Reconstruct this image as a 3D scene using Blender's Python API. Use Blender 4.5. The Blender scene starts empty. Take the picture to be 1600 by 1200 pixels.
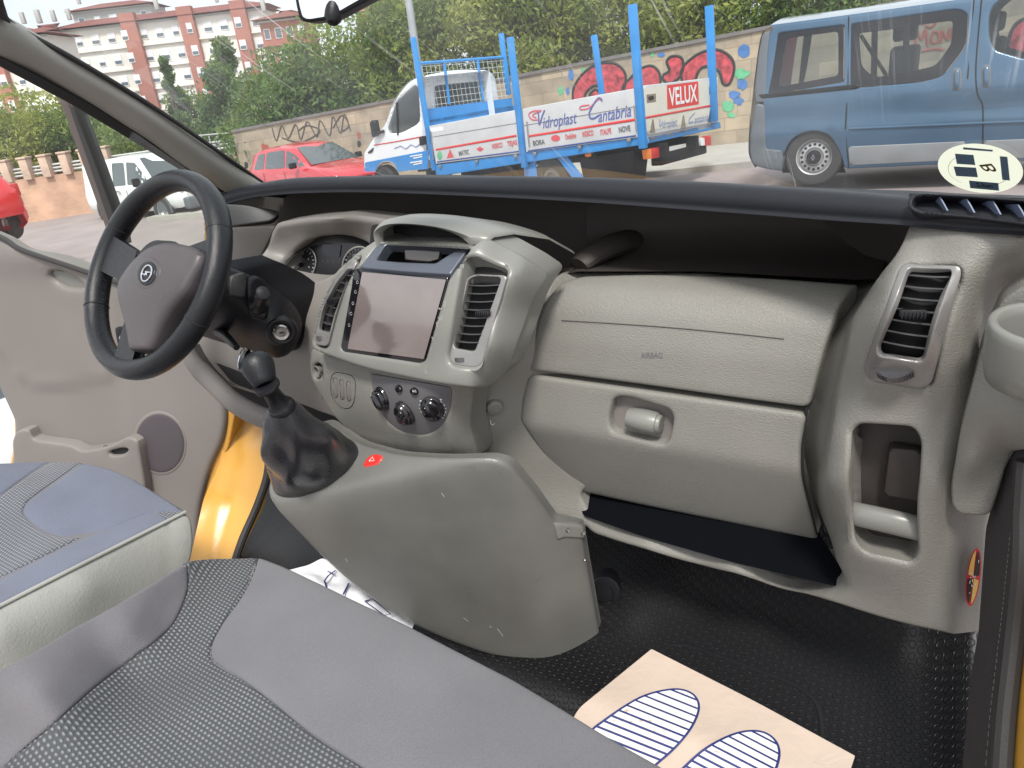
import bpy, bmesh, math, random
import numpy as np
from mathutils import Vector, Matrix
from mathutils.geometry import delaunay_2d_cdt

random.seed(7); rng = np.random.default_rng(7)
SC = bpy.context.scene
COL = SC.collection

# ------------------------------------------------------------------ camera
FPX = 1109.0
dn = np.array([301., 2600., FPX]); dn /= np.linalg.norm(dn)
fw = np.array([744., -559., FPX]); fw -= fw.dot(dn) * dn; fw /= np.linalg.norm(fw)
rt = np.cross(dn, fw)
RC = np.array([rt, fw, -dn])                       # world = RC @ camera(x right, y down, z forward)
cam_d = bpy.data.cameras.new('camera'); cam = bpy.data.objects.new('camera', cam_d); COL.objects.link(cam)
cam_d.sensor_fit = 'HORIZONTAL'; cam_d.sensor_width = 36; cam_d.lens = FPX / 1600 * 36
cam_d.clip_start = .02; cam_d.clip_end = 2000
M = RC @ np.diag([1., -1., -1.])
cam.matrix_world = Matrix([[*M[0], 0], [*M[1], 0], [*M[2], 0], [0, 0, 0, 1]])
SC.camera = cam
SC.render.resolution_x = 1024; SC.render.resolution_y = 768

# ------------------------------------------------------------------ light
SUN_EL, SUN_AZ = math.radians(56), math.radians(152)   # azimuth clockwise from the van's forward (+Y)
w = bpy.data.worlds.new('World'); SC.world = w; w.use_nodes = True
nt = w.node_tree; nt.nodes.clear()
sky = nt.nodes.new('ShaderNodeTexSky'); sky.sky_type = 'NISHITA'; sky.sun_disc = False
sky.sun_elevation = SUN_EL; sky.sun_rotation = SUN_AZ; sky.dust_density = 5; sky.air_density = 1.0; sky.ozone_density = .6
hs = nt.nodes.new('ShaderNodeHueSaturation'); hs.inputs['Saturation'].default_value = .45; hs.inputs['Value'].default_value = 1.0
mixc = nt.nodes.new('ShaderNodeMix'); mixc.data_type = 'RGBA'; mixc.inputs[0].default_value = .62
tc = nt.nodes.new('ShaderNodeTexCoord'); cn = nt.nodes.new('ShaderNodeTexNoise'); cn.inputs['Scale'].default_value = 2.2; cn.inputs['Detail'].default_value = 6
mp = nt.nodes.new('ShaderNodeMapping'); mp.inputs['Scale'].default_value = (1, 1, 2.5)
cr = nt.nodes.new('ShaderNodeValToRGB'); cr.color_ramp.elements[0].color = (8.2, 8.8, 9.6, 1); cr.color_ramp.elements[1].color = (10.5, 10.5, 10.3, 1)
cr.color_ramp.elements[0].position = .35; cr.color_ramp.elements[1].position = .65
bg = nt.nodes.new('ShaderNodeBackground'); bg.inputs['Strength'].default_value = .11
wo = nt.nodes.new('ShaderNodeOutputWorld')
L = nt.links.new
L(sky.outputs[0], hs.inputs['Color']); L(hs.outputs[0], mixc.inputs[6]); L(tc.outputs['Generated'], mp.inputs[0]); L(mp.outputs[0], cn.inputs[0])
L(cn.outputs[0], cr.inputs[0]); L(cr.outputs[0], mixc.inputs[7]); L(mixc.outputs[2], bg.inputs[0]); L(bg.outputs[0], wo.inputs[0])
sd = bpy.data.lights.new('sun', 'SUN'); sd.energy = 2.6; sd.angle = math.radians(10); sd.color = (1, .96, .9)
so = bpy.data.objects.new('sun', sd); COL.objects.link(so)
sv = Vector((math.sin(SUN_AZ) * math.cos(SUN_EL), math.cos(SUN_AZ) * math.cos(SUN_EL), math.sin(SUN_EL)))
so.rotation_euler = sv.to_track_quat('Z', 'Y').to_euler(); so.location = (0, 0, 30)
SC.view_settings.view_transform = 'Standard'; SC.view_settings.look = 'None'
SC.view_settings.exposure = 0.68; SC.view_settings.gamma = 1
SC.render.engine = 'CYCLES'

# ------------------------------------------------------------------ pixel rays and surfaces
def rays(px, py):
    px = np.asarray(px, float); py = np.asarray(py, float)
    c = np.stack([px - 800, py - 600, np.full_like(px, FPX)], -1)
    return c @ RC.T
def at(px, py, **k):
    """point on the ray through a photo pixel with the given world coordinate"""
    r = rays(px, py); (ax, v), = k.items(); i = 'xyz'.index(ax)
    return r * (v / r[..., i])
def inv_of(c):
    r = rays(c[0], c[1])
    if len(c) == 3: return r[1] / c[2]
    i = 'xyz'.index(c[2]); return r[i] / c[3]
def tps(ctrl, lam=0.0):
    P = np.array([[c[0], c[1]] for c in ctrl]) / 400.; v = np.array([inv_of(c) for c in ctrl])
    n = len(P)
    def U(d2): return np.where(d2 > 1e-12, d2 * np.log(d2 + 1e-12), 0)
    K = U(((P[:, None] - P[None]) ** 2).sum(-1)) + lam * np.eye(n)
    Q = np.c_[np.ones(n), P]
    A = np.block([[K, Q], [Q.T, np.zeros((3, 3))]])
    s = np.linalg.solve(A, np.r_[v, 0, 0, 0])
    def f(px, py):
        X = np.stack([px, py], -1) / 400.
        return U(((X[:, None] - P[None]) ** 2).sum(-1)) @ s[:n] + s[n] + X @ s[n + 1:]
    return f
def planew(p, nrm):
    p = np.array(p, float); nrm = np.array(nrm, float); d = p @ nrm
    return lambda px, py: rays(px, py) @ nrm / d
def plane3(a, b, c):
    P = [at(q[0], q[1], **{(q[2] if len(q) == 4 else 'y'): q[-1]}) for q in (a, b, c)]
    return planew(P[0], np.cross(P[1] - P[0], P[2] - P[0]))
def prof(pts, sm=5):
    """surface extruded across the van: list of (z, y) from top to bottom"""
    pts = sorted([(z / y, y) for z, y in pts]); k = np.array([p[0] for p in pts]); Y = np.array([p[1] for p in pts])
    kk = np.linspace(k[0], k[-1], 600); yy = np.interp(kk, k, Y)
    ker = np.hanning(sm * 2 + 3)[1:-1]; ker /= ker.sum(); yp = np.pad(yy, sm, mode='edge'); yy = np.convolve(yp, ker, 'valid')
    def f(px, py):
        r = rays(px, py); return r[:, 1] / np.interp(r[:, 2] / r[:, 1], kk, yy)
    return f
def off(s, d):
    """surface moved towards the camera by d metres"""
    def f(px, py): return 1 / (1 / s(px, py) - d / FPX)
    return f
def S(s, px, py):
    px = np.atleast_1d(np.asarray(px, float)); py = np.atleast_1d(np.asarray(py, float))
    return rays(px, py) / s(px, py)[:, None]
def Sn(s, px, py):
    px = np.atleast_1d(np.asarray(px, float)); py = np.atleast_1d(np.asarray(py, float)); e = 1.5
    a = S(s, px + e, py) - S(s, px - e, py); b = S(s, px, py + e) - S(s, px, py - e)
    n = np.cross(b, a); n /= np.linalg.norm(n, axis=1)[:, None]
    flip = (n * S(s, px, py)).sum(1) > 0; n[flip] *= -1
    return n
def frame(s, px, py):
    o = S(s, px, py)[0]; n = Sn(s, px, py)[0]; x = S(s, px + 2, py)[0] - o; x -= x.dot(n) * n; x /= np.linalg.norm(x); y = np.cross(n, x)
    return o, x, y, n

# ------------------------------------------------------------------ objects
ROOT = {}
def root(name, label, cat, loc=(0, 0, 0), rot=None, group=None, kind=None):
    o = bpy.data.objects.new(name, None); COL.objects.link(o); o.location = loc; o.empty_display_size = .2
    if rot is not None: o.rotation_euler = rot
    o['label'] = label; o['category'] = cat
    if group: o['group'] = group
    if kind: o['kind'] = kind
    ROOT[o.name] = (tuple(loc), rot is None)
    return o
def tag(o, label=None, cat=None, group=None, kind=None):
    for k, v in (('label', label), ('category', cat), ('group', group), ('kind', kind)):
        if v: o[k] = v
    return o
def mk(name, V, F, mat, parent=None, smooth=True, sharp=35, bevel=0, seg=2, uv=None):
    me = bpy.data.meshes.new(name); me.from_pydata([tuple(map(float, v)) for v in V], [], [tuple(int(i) for i in f) for f in F])
    if bevel:
        bm = bmesh.new(); bm.from_mesh(me); bmesh.ops.remove_doubles(bm, verts=bm.verts, dist=1e-6)
        ed = [e for e in bm.edges if len(e.link_faces) == 2 and e.calc_face_angle(0) > .5]
        bmesh.ops.bevel(bm, geom=ed, offset=bevel, segments=seg, affect='EDGES', profile=.5, clamp_overlap=True)
        bm.to_mesh(me); bm.free()
    bm = bmesh.new(); bm.from_mesh(me); bmesh.ops.recalc_face_normals(bm, faces=bm.faces) if smooth != 'keep' else None; bm.to_mesh(me); bm.free()
    if smooth:
        me.shade_smooth(); me.set_sharp_from_angle(angle=math.radians(sharp))
    for m in (mat if isinstance(mat, (list, tuple)) else [mat]): me.materials.append(m)
    o = bpy.data.objects.new(name, me); COL.objects.link(o)
    if parent is not None:
        o.parent = parent
        if parent.name in ROOT and ROOT[parent.name][1]: o.location = -Vector(ROOT[parent.name][0])
    return o
class MB:
    def __init__(s): s.v = []; s.f = []
    def add(s, V, F):
        b = len(s.v); s.v += [tuple(v) for v in V]; s.f += [tuple(i + b for i in f) for f in F]; return s
    def box(s, c, d, rz=0):
        x, y, z = [q / 2 for q in d]; ca, sa = math.cos(rz), math.sin(rz)
        V = [(c[0] + i * x * ca - j * y * sa, c[1] + i * x * sa + j * y * ca, c[2] + k * z) for i in (-1, 1) for j in (-1, 1) for k in (-1, 1)]
        return s.add(V, [(0, 1, 3, 2), (4, 6, 7, 5), (0, 4, 5, 1), (2, 3, 7, 6), (0, 2, 6, 4), (1, 5, 7, 3)])
    def obox(s, o, ax, ay, az, d):
        """oriented box, centre o, unit axes and full sizes"""
        o, ax, ay, az = map(np.array, (o, ax, ay, az))
        V = [o + i * ax * d[0] / 2 + j * ay * d[1] / 2 + k * az * d[2] / 2 for i in (-1, 1) for j in (-1, 1) for k in (-1, 1)]
        return s.add(V, [(0, 1, 3, 2), (4, 6, 7, 5), (0, 4, 5, 1), (2, 3, 7, 6), (0, 2, 6, 4), (1, 5, 7, 3)])
    def tube(s, P, r, n=12, caps=True, closed=False, sq=1.0):
        P = [Vector(p) for p in P]; N = len(P); rr = r if hasattr(r, '__len__') else [r] * N
        b = len(s.v); up = None
        for i, p in enumerate(P):
            t = ((P[(i + 1) % N] if (closed or i < N - 1) else p) - (P[i - 1] if (closed or i > 0) else p)).normalized()
            if up is None:
                a = Vector((0, 0, 1)) if abs(t.z) < .9 else Vector((1, 0, 0)); up = (a - t * a.dot(t)).normalized()
            else: up = (up - t * up.dot(t)).normalized()
            q = t.cross(up)
            for k in range(n):
                a = 2 * math.pi * k / n; s.v.append(tuple(p + (up * math.cos(a) + q * math.sin(a) * sq) * rr[i]))
        for i in range(N if closed else N - 1):
            j = (i + 1) % N
            for k in range(n): s.f.append((b + i * n + k, b + i * n + (k + 1) % n, b + j * n + (k + 1) % n, b + j * n + k))
        if caps and not closed:
            s.f.append(tuple(b + k for k in range(n))[::-1]); s.f.append(tuple(b + (N - 1) * n + k for k in range(n)))
        return s
    def lathe(s, o, n, pr, seg=32, xa=None, sx=1, cap=True):
        """profile (radius, height along n)"""
        o = Vector(o); n = Vector(n).normalized(); a = Vector(xa) if xa is not None else (Vector((0, 0, 1)) if abs(n.z) < .9 else Vector((1, 0, 0)))
        x = (a - n * a.dot(n)).normalized(); y = n.cross(x); b = len(s.v)
        for r, h in pr:
            for k in range(seg):
                t = 2 * math.pi * k / seg; s.v.append(tuple(o + n * h + (x * math.cos(t) * sx + y * math.sin(t)) * r))
        for i in range(len(pr) - 1):
            for k in range(seg): s.f.append((b + i * seg + k, b + i * seg + (k + 1) % seg, b + (i + 1) * seg + (k + 1) % seg, b + (i + 1) * seg + k))
        if cap: s.f.append(tuple(b + (len(pr) - 1) * seg + k for k in range(seg)))
        return s
    def grid(s, R, cu=False, cv=False):
        """rows of points"""
        b = len(s.v); n = len(R); m = len(R[0])
        for r in R: s.v += [tuple(p) for p in r]
        for i in range(n if cu else n - 1):
            for j in range(m if cv else m - 1):
                s.f.append((b + i * m + j, b + i * m + (j + 1) % m, b + ((i + 1) % n) * m + (j + 1) % m, b + ((i + 1) % n) * m + j))
        return s
    def build(s, name, mat, parent=None, **k): return mk(name, s.v, s.f, mat, parent, **k)

def cat(P, n=8, closed=False):
    P = [np.array(p, float) for p in P]; N = len(P); out = []
    for i in range(N if closed else N - 1):
        g = lambda j: P[j % N] if closed else P[min(max(j, 0), N - 1)]
        a, b, c, d = g(i - 1), g(i), g(i + 1), g(i + 2)
        for k in range(n):
            t = k / n; out.append(.5 * (2 * b + (c - a) * t + (2 * a - 5 * b + 4 * c - d) * t * t + (3 * b - a - 3 * c + d) * t ** 3))
    if not closed: out.append(P[-1])
    return out
def rp(pts, r=8):
    """closed polygon with rounded corners; a point may carry its own radius"""
    P = [np.array(p[:2], float) for p in pts]; R = [p[2] if len(p) > 2 else r for p in pts]; N = len(P); out = []
    for i in range(N):
        a, b, c = P[i - 1], P[i], P[(i + 1) % N]; la = np.linalg.norm(a - b); lc = np.linalg.norm(c - b); q = min(R[i], la * .48, lc * .48)
        if q < .3: out.append(b); continue
        p0 = b + (a - b) / la * q; p2 = b + (c - b) / lc * q; n = max(2, int(q / 2.5)) if q < 40 else 16
        for k in range(n + 1):
            t = k / n; out.append((1 - t) ** 2 * p0 + 2 * t * (1 - t) * b + t * t * p2)
    return np.array(out)
def cc(pts, n=8): return np.array(cat(pts, n, True))
def ell(cx, cy, rx, ry, n=40, rot=0):
    t = np.linspace(0, 2 * np.pi, n, endpoint=False); x = rx * np.cos(t); y = ry * np.sin(t); c, s_ = math.cos(rot), math.sin(rot)
    return np.c_[cx + x * c - y * s_, cy + x * s_ + y * c]
def resample(P, d):
    out = []
    for i in range(len(P)):
        a, b = P[i], P[(i + 1) % len(P)]; l = np.linalg.norm(b - a)
        if l < 1e-6: continue
        n = max(1, int(round(l / d)))
        for k in range(n): out.append(a + (b - a) * k / n)
    return np.array(out)
def inside(P, X):
    x, y = X[:, 0], X[:, 1]; c = np.zeros(len(X), bool)
    for i in range(len(P)):
        (x0, y0), (x1, y1) = P[i - 1], P[i]
        m = (y0 > y) != (y1 > y)
        if y1 != y0: c ^= m & (x < (x1 - x0) * (y - y0) / (y1 - y0) + x0)
    return c
def bdist(Ls, X):
    d = np.full(len(X), 1e9)
    for P in Ls:
        for i in range(len(P)):
            a, b = P[i - 1], P[i]; ab = b - a; l = ab @ ab
            if l < 1e-9: continue
            t = np.clip((X - a) @ ab / l, 0, 1); d = np.minimum(d, np.hypot(*(X - a - t[:, None] * ab).T))
    return d
def tri2d(outline, holes=(), step=12, rings=(), bstep=None):
    """triangulated area with holes; returns 2D points, faces and the loops used"""
    Ls = [resample(np.asarray(q, float), bstep or step) for q in (outline, *holes)]
    pts = [p for l in Ls for p in l]; edges = []; b = 0
    for l in Ls: edges += [(b + i, b + (i + 1) % len(l)) for i in range(len(l))]; b += len(l)
    lo = Ls[0].min(0); hi = Ls[0].max(0); extra = []
    for d in rings:
        for li, l in enumerate(Ls):
            t = np.roll(l, -1, 0) - np.roll(l, 1, 0); t /= np.maximum(np.linalg.norm(t, axis=1), 1e-9)[:, None]; n = np.c_[-t[:, 1], t[:, 0]]
            for sg in (1, -1):
                q = l + n * d * sg; ok = inside(Ls[0], q)
                for h in Ls[1:]: ok &= ~inside(h, q)
                q = q[ok]
                if len(q): q = q[bdist(Ls, q) > d * .96]; extra.append(q)
    rm = (max(rings) if len(rings) else 0) + step * .55
    gx, gy = np.meshgrid(np.arange(lo[0], hi[0], step), np.arange(lo[1], hi[1], step)); gx = gx + (np.arange(gx.shape[0]) % 2 * step / 2)[:, None]
    q = np.c_[gx.ravel(), gy.ravel()]; ok = inside(Ls[0], q)
    for h in Ls[1:]: ok &= ~inside(h, q)
    q = q[ok]
    if len(q): extra.append(q[bdist(Ls, q) > rm])
    for e in extra: pts += list(e)
    r = delaunay_2d_cdt([Vector((float(p[0]), float(p[1]))) for p in pts], edges, [], 0, 1e-4)
    V = np.array([tuple(v) for v in r[0]]); F = np.array([f for f in r[2] if len(f) == 3])
    c = V[F].mean(1); ok = inside(Ls[0], c)
    for h in Ls[1:]: ok &= ~inside(h, c)
    return V, F[ok], Ls
def patch(name, outline, surf, mat, parent=None, holes=(), step=14, bev=5, bh=.003, skirt=.02, sdir=None, disp=None, bstep=None, lift=0, **k):
    """a moulded panel: outline in photo pixels laid on a 3D surface, rounded edge, real thickness behind it"""
    if isinstance(outline, list): outline = rp(outline)
    rg = (bev * .2, bev * .55, bev) if bev else ()
    V, F, Ls = tri2d(outline, holes, step, rg, bstep or min(step, 8))
    P = S(surf, V[:, 0], V[:, 1]); N = Sn(surf, V[:, 0], V[:, 1]); o = np.full(len(V), float(lift))
    if bev and bh:
        d = bdist(Ls, V); m = d < bev; o[m] -= bh * (1 - np.sqrt(np.clip(1 - (1 - d[m] / bev) ** 2, 0, 1)))
    if disp is not None: o += disp(V[:, 0], V[:, 1])
    P = P + N * o[:, None]; F = [tuple(f) for f in F]
    if skirt:
        cnt = {}
        for f in F:
            for i in range(3):
                e = (f[i], f[(i + 1) % 3]); cnt[e] = cnt.get(e, 0) + 1
        be = [e for e in cnt if (e[1], e[0]) not in cnt]; idx = {}; P = list(P)
        for e in be:
            for v in e:
                if v not in idx:
                    idx[v] = len(P); d_ = -N[v] if sdir is None else np.array(sdir, float); P.append(P[v] + d_ * skirt)
        F += [(a, b, idx[b], idx[a]) for a, b in be]
    return mk(name, P, F, mat, parent, **k)
def line(px, surf, w, mb, lift=.0008):
    """thin ribbon of width w metres along pixel points on a surface"""
    X = np.array(px, float); P = S(surf, X[:, 0], X[:, 1]); N = Sn(surf, X[:, 0], X[:, 1]); T = np.gradient(P, axis=0); T /= np.maximum(np.linalg.norm(T, axis=1), 1e-9)[:, None]
    B = np.cross(T, N); q = P + N * lift
    mb.grid([q - B * w / 2, q + N * w * .15, q + B * w / 2]); return mb
def text_mesh(txt, size=1, shear=0, bold=0, spacing=1):
    c = bpy.data.curves.new('t', 'FONT'); c.body = txt; c.size = size; c.shear = shear; c.offset = bold; c.space_character = spacing; c.align_x = 'CENTER'; c.align_y = 'CENTER'; c.resolution_u = 3
    o = bpy.data.objects.new('t', c); me = bpy.data.meshes.new_from_object(o)
    V = np.array([v.co[:] for v in me.vertices]).reshape(-1, 3); F = [tuple(p.vertices) for p in me.polygons]
    bpy.data.objects.remove(o); bpy.data.meshes.remove(me); bpy.data.curves.remove(c)
    return V, F
def text_on(txt, px, py, h, surf, mb, ang=0, lift=.001, sx=1, **k):
    """text laid on a surface at a photo pixel, h = letter size in metres"""
    V, F = text_mesh(txt, **k); o, x, y, n = frame(surf, px, py); c, s_ = math.cos(ang), math.sin(ang)
    xx = x * c + y * s_; yy = y * c - x * s_
    mb.add([o + xx * v[0] * h * sx + yy * v[1] * h + n * lift for v in V], F); return mb

def smin(fs, k=.12):
    """convex body bounded by several faces, edges rounded"""
    def f(px, py):
        v = np.array([g(px, py) for g in fs]); m0 = v.min(0); return m0 - np.log(np.exp(-k * (v - m0)).sum(0)) / k
    return f
# ------------------------------------------------------------------ materials
def mat(name, col, rough=.5, metal=0, spec=.5, coat=0, bump=None, mottle=None, trans=0, alpha=1, emis=None, sheen=0):
    """bump = (scale, strength[, stretch]); mottle = (scale, amount)"""
    m = bpy.data.materials.new(name); m.use_nodes = True; n = m.node_tree; b = n.nodes['Principled BSDF']; lk = n.links.new
    b.inputs['Base Color'].default_value = (*col, 1); b.inputs['Roughness'].default_value = rough; b.inputs['Metallic'].default_value = metal
    b.inputs['Specular IOR Level'].default_value = spec; b.inputs['Coat Weight'].default_value = coat; b.inputs['Transmission Weight'].default_value = trans
    b.inputs['Coat Roughness'].default_value = .08; b.inputs['Sheen Weight'].default_value = sheen
    if emis: b.inputs['Emission Color'].default_value = (*emis[0], 1); b.inputs['Emission Strength'].default_value = emis[1]
    if bump or mottle:
        t = n.nodes.new('ShaderNodeTexCoord')
    if mottle:
        q = n.nodes.new('ShaderNodeTexNoise'); q.inputs['Scale'].default_value = mottle[0]; q.inputs['Detail'].default_value = 5; lk(t.outputs['Object'], q.inputs[0])
        r = n.nodes.new('ShaderNodeMapRange'); r.inputs[1].default_value = .3; r.inputs[2].default_value = .7; r.inputs[3].default_value = 1 - mottle[1]; r.inputs[4].default_value = 1 + mottle[1]; lk(q.outputs[0], r.inputs[0])
        h = n.nodes.new('ShaderNodeHueSaturation'); h.inputs['Color'].default_value = (*col, 1); lk(r.outputs[0], h.inputs['Value']); lk(h.outputs[0], b.inputs['Base Color'])
        rr = n.nodes.new('ShaderNodeMapRange'); rr.inputs[1].default_value = .3; rr.inputs[2].default_value = .7; rr.inputs[3].default_value = max(0.02, rough - .07); rr.inputs[4].default_value = min(1, rough + .07); lk(q.outputs[0], rr.inputs[0]); lk(rr.outputs[0], b.inputs['Roughness'])
    if bump:
        mp_ = n.nodes.new('ShaderNodeMapping'); lk(t.outputs['Object'], mp_.inputs[0])
        if len(bump) > 2: mp_.inputs['Scale'].default_value = bump[2]
        q = n.nodes.new('ShaderNodeTexNoise'); q.inputs['Scale'].default_value = bump[0]; q.inputs['Detail'].default_value = 3; q.inputs['Distortion'].default_value = .6; lk(mp_.outputs[0], q.inputs[0])
        u = n.nodes.new('ShaderNodeBump'); u.inputs['Strength'].default_value = bump[1]; u.inputs['Distance'].default_value = .0014 if bump[0] > 40 else .02; lk(q.outputs[0], u.inputs['Height']); lk(u.outputs[0], b.inputs['Normal'])
    return m
def N_(m, t, **k):
    q = m.node_tree.nodes.new(t)
    for a, v in k.items(): setattr(q, a, v)
    return q
def mth(m, op, a, b=None, c=None):
    q = N_(m, 'ShaderNodeMath', operation=op); lk = m.node_tree.links.new
    for i, v in enumerate((a, b, c)):
        if v is None: continue
        if isinstance(v, (int, float)): q.inputs[i].default_value = v
        else: lk(v, q.inputs[i])
    return q.outputs[0]
def dots(name, col, hi, sx, sy, rough, depth, kind='dot', sheen=0, ang=0, spec=.4):
    """fabric or rubber with a regular raised pattern, in object x,y metres"""
    m = mat(name, col, rough, sheen=sheen, spec=spec); b = m.node_tree.nodes['Principled BSDF']; lk = m.node_tree.links.new
    t = N_(m, 'ShaderNodeTexCoord'); mp_ = N_(m, 'ShaderNodeMapping'); mp_.inputs['Rotation'].default_value = (0, 0, ang); mp_.inputs['Scale'].default_value = (sx, sy, 0); lk(t.outputs['Object'], mp_.inputs[0])
    sp = N_(m, 'ShaderNodeSeparateXYZ'); lk(mp_.outputs[0], sp.inputs[0])
    row = mth(m, 'FLOOR', sp.outputs[1]); x = mth(m, 'ADD', sp.outputs[0], mth(m, 'MULTIPLY', row, .5))
    fx = mth(m, 'SUBTRACT', mth(m, 'FRACT', x), .5); fy = mth(m, 'SUBTRACT', mth(m, 'FRACT', sp.outputs[1]), .5)
    d = mth(m, 'SQRT', mth(m, 'ADD', mth(m, 'MULTIPLY', fx, fx), mth(m, 'MULTIPLY', fy, fy)))
    r = N_(m, 'ShaderNodeMapRange'); r.interpolation_type = 'SMOOTHSTEP'; lk(d, r.inputs[0])
    if kind == 'dot':
        r.inputs[1].default_value = .46; r.inputs[2].default_value = .1; h = r.outputs[0]
    else:
        r.inputs[1].default_value = .42; r.inputs[2].default_value = .36; r2 = N_(m, 'ShaderNodeMapRange'); lk(d, r2.inputs[0]); r2.inputs[1].default_value = .33; r2.inputs[2].default_value = .27; r2.inputs[4].default_value = .6
        h = mth(m, 'SUBTRACT', r.outputs[0], r2.outputs[0])
    nz = N_(m, 'ShaderNodeTexNoise'); nz.inputs['Scale'].default_value = 900; lk(t.outputs['Object'], nz.inputs[0])
    n2 = N_(m, 'ShaderNodeTexNoise'); n2.inputs['Scale'].default_value = 9; lk(t.outputs['Object'], n2.inputs[0])
    hh = mth(m, 'ADD', h, mth(m, 'MULTIPLY', nz.outputs[0], .25))
    u = N_(m, 'ShaderNodeBump'); u.inputs['Strength'].default_value = 1; u.inputs['Distance'].default_value = depth; lk(hh, u.inputs['Height']); lk(u.outputs[0], b.inputs['Normal'])
    mx = N_(m, 'ShaderNodeMix', data_type='RGBA'); mx.inputs[6].default_value = (*col, 1); mx.inputs[7].default_value = (*hi, 1)
    lk(mth(m, 'MULTIPLY', h, mth(m, 'ADD', n2.outputs[0], .3)), mx.inputs[0]); lk(mx.outputs[2], b.inputs['Base Color'])
    return m
def twill(name, col, hi, sc, ang, amt=.5):
    """plain woven cloth: fine diagonal lines and fuzz"""
    m = mat(name, col, .92, sheen=.08, spec=.2); b = m.node_tree.nodes['Principled BSDF']; lk = m.node_tree.links.new
    t = N_(m, 'ShaderNodeTexCoord'); mp_ = N_(m, 'ShaderNodeMapping'); mp_.inputs['Rotation'].default_value = (0, 0, ang); lk(t.outputs['Object'], mp_.inputs[0])
    wv = N_(m, 'ShaderNodeTexWave'); wv.inputs['Scale'].default_value = sc; wv.inputs['Distortion'].default_value = 1.2; wv.inputs['Detail'].default_value = 2; wv.inputs['Detail Scale'].default_value = 3; lk(mp_.outputs[0], wv.inputs[0])
    nz = N_(m, 'ShaderNodeTexNoise'); nz.inputs['Scale'].default_value = 700; nz.inputs['Detail'].default_value = 3; lk(t.outputs['Object'], nz.inputs[0])
    n2 = N_(m, 'ShaderNodeTexNoise'); n2.inputs['Scale'].default_value = 7; lk(t.outputs['Object'], n2.inputs[0])
    h = mth(m, 'ADD', mth(m, 'MULTIPLY', wv.outputs[1], amt), mth(m, 'MULTIPLY', nz.outputs[0], 1.1))
    f = mth(m, 'MULTIPLY', mth(m, 'SUBTRACT', h, .35), mth(m, 'ADD', n2.outputs[0], .35))
    mx = N_(m, 'ShaderNodeMix', data_type='RGBA'); mx.inputs[6].default_value = (*col, 1); mx.inputs[7].default_value = (*hi, 1); lk(f, mx.inputs[0]); lk(mx.outputs[2], b.inputs['Base Color'])
    u = N_(m, 'ShaderNodeBump'); u.inputs['Strength'].default_value = .7; u.inputs['Distance'].default_value = .0006; lk(h, u.inputs['Height']); lk(u.outputs[0], b.inputs['Normal'])
    return m
def glass(name, tint=(.9, .95, .93), dirt=.0, streak=0, refl=1.0):
    m = bpy.data.materials.new(name); m.use_nodes = True; n = m.node_tree; n.nodes.clear(); lk = n.links.new
    o = N_(m, 'ShaderNodeOutputMaterial'); tr = N_(m, 'ShaderNodeBsdfTransparent'); tr.inputs[0].default_value = (*tint, 1)
    gl = N_(m, 'ShaderNodeBsdfGlossy'); gl.inputs['Roughness'].default_value = .01; lw = N_(m, 'ShaderNodeLayerWeight'); lw.inputs[0].default_value = .5
    fac = mth(m, 'ADD', mth(m, 'MULTIPLY', mth(m, 'POWER', lw.outputs[1], 5), .85), .04)
    mx = N_(m, 'ShaderNodeMixShader'); lk(mth(m, 'MULTIPLY', fac, refl), mx.inputs[0]); lk(tr.outputs[0], mx.inputs[1]); lk(gl.outputs[0], mx.inputs[2]); last = mx
    if dirt:
        df = N_(m, 'ShaderNodeBsdfDiffuse'); df.inputs[0].default_value = (.8, .82, .84, 1); tl = N_(m, 'ShaderNodeBsdfTranslucent'); tl.inputs[0].default_value = (.8, .82, .84, 1)
        ad = N_(m, 'ShaderNodeMixShader'); lk(df.outputs[0], ad.inputs[1]); lk(tl.outputs[0], ad.inputs[2])
        t = N_(m, 'ShaderNodeTexCoord'); nz = N_(m, 'ShaderNodeTexNoise'); nz.inputs['Scale'].default_value = 4; nz.inputs['Detail'].default_value = 8; lk(t.outputs['Object'], nz.inputs[0])
        f = mth(m, 'MULTIPLY', mth(m, 'POWER', nz.outputs[0], 2), dirt * 3)
        if streak:
            mp_ = N_(m, 'ShaderNodeMapping'); mp_.inputs['Rotation'].default_value = (0, 0, -.5); mp_.inputs['Scale'].default_value = (170, 2.2, 2.2); lk(t.outputs['Object'], mp_.inputs[0])
            s2 = N_(m, 'ShaderNodeTexNoise'); s2.inputs['Scale'].default_value = 1; s2.inputs['Detail'].default_value = 3; s2.inputs['Distortion'].default_value = .3; lk(mp_.outputs[0], s2.inputs[0])
            r = N_(m, 'ShaderNodeMapRange'); r.inputs[1].default_value = .6; r.inputs[2].default_value = .8; r.inputs[4].default_value = streak; lk(s2.outputs[0], r.inputs[0])
            s3 = N_(m, 'ShaderNodeTexNoise'); s3.inputs['Scale'].default_value = 3.5; lk(t.outputs['Object'], s3.inputs[0])
            r3 = N_(m, 'ShaderNodeMapRange'); r3.inputs[1].default_value = .45; r3.inputs[2].default_value = .65; lk(s3.outputs[0], r3.inputs[0])
            f = mth(m, 'ADD', f, mth(m, 'MULTIPLY', r.outputs[0], r3.outputs[0]))
        m2 = N_(m, 'ShaderNodeMixShader'); lk(f, m2.inputs[0]); lk(mx.outputs[0], m2.inputs[1]); lk(ad.outputs[0], m2.inputs[2]); last = m2
    lk(last.outputs[0], o.inputs[0]); return m

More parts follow.
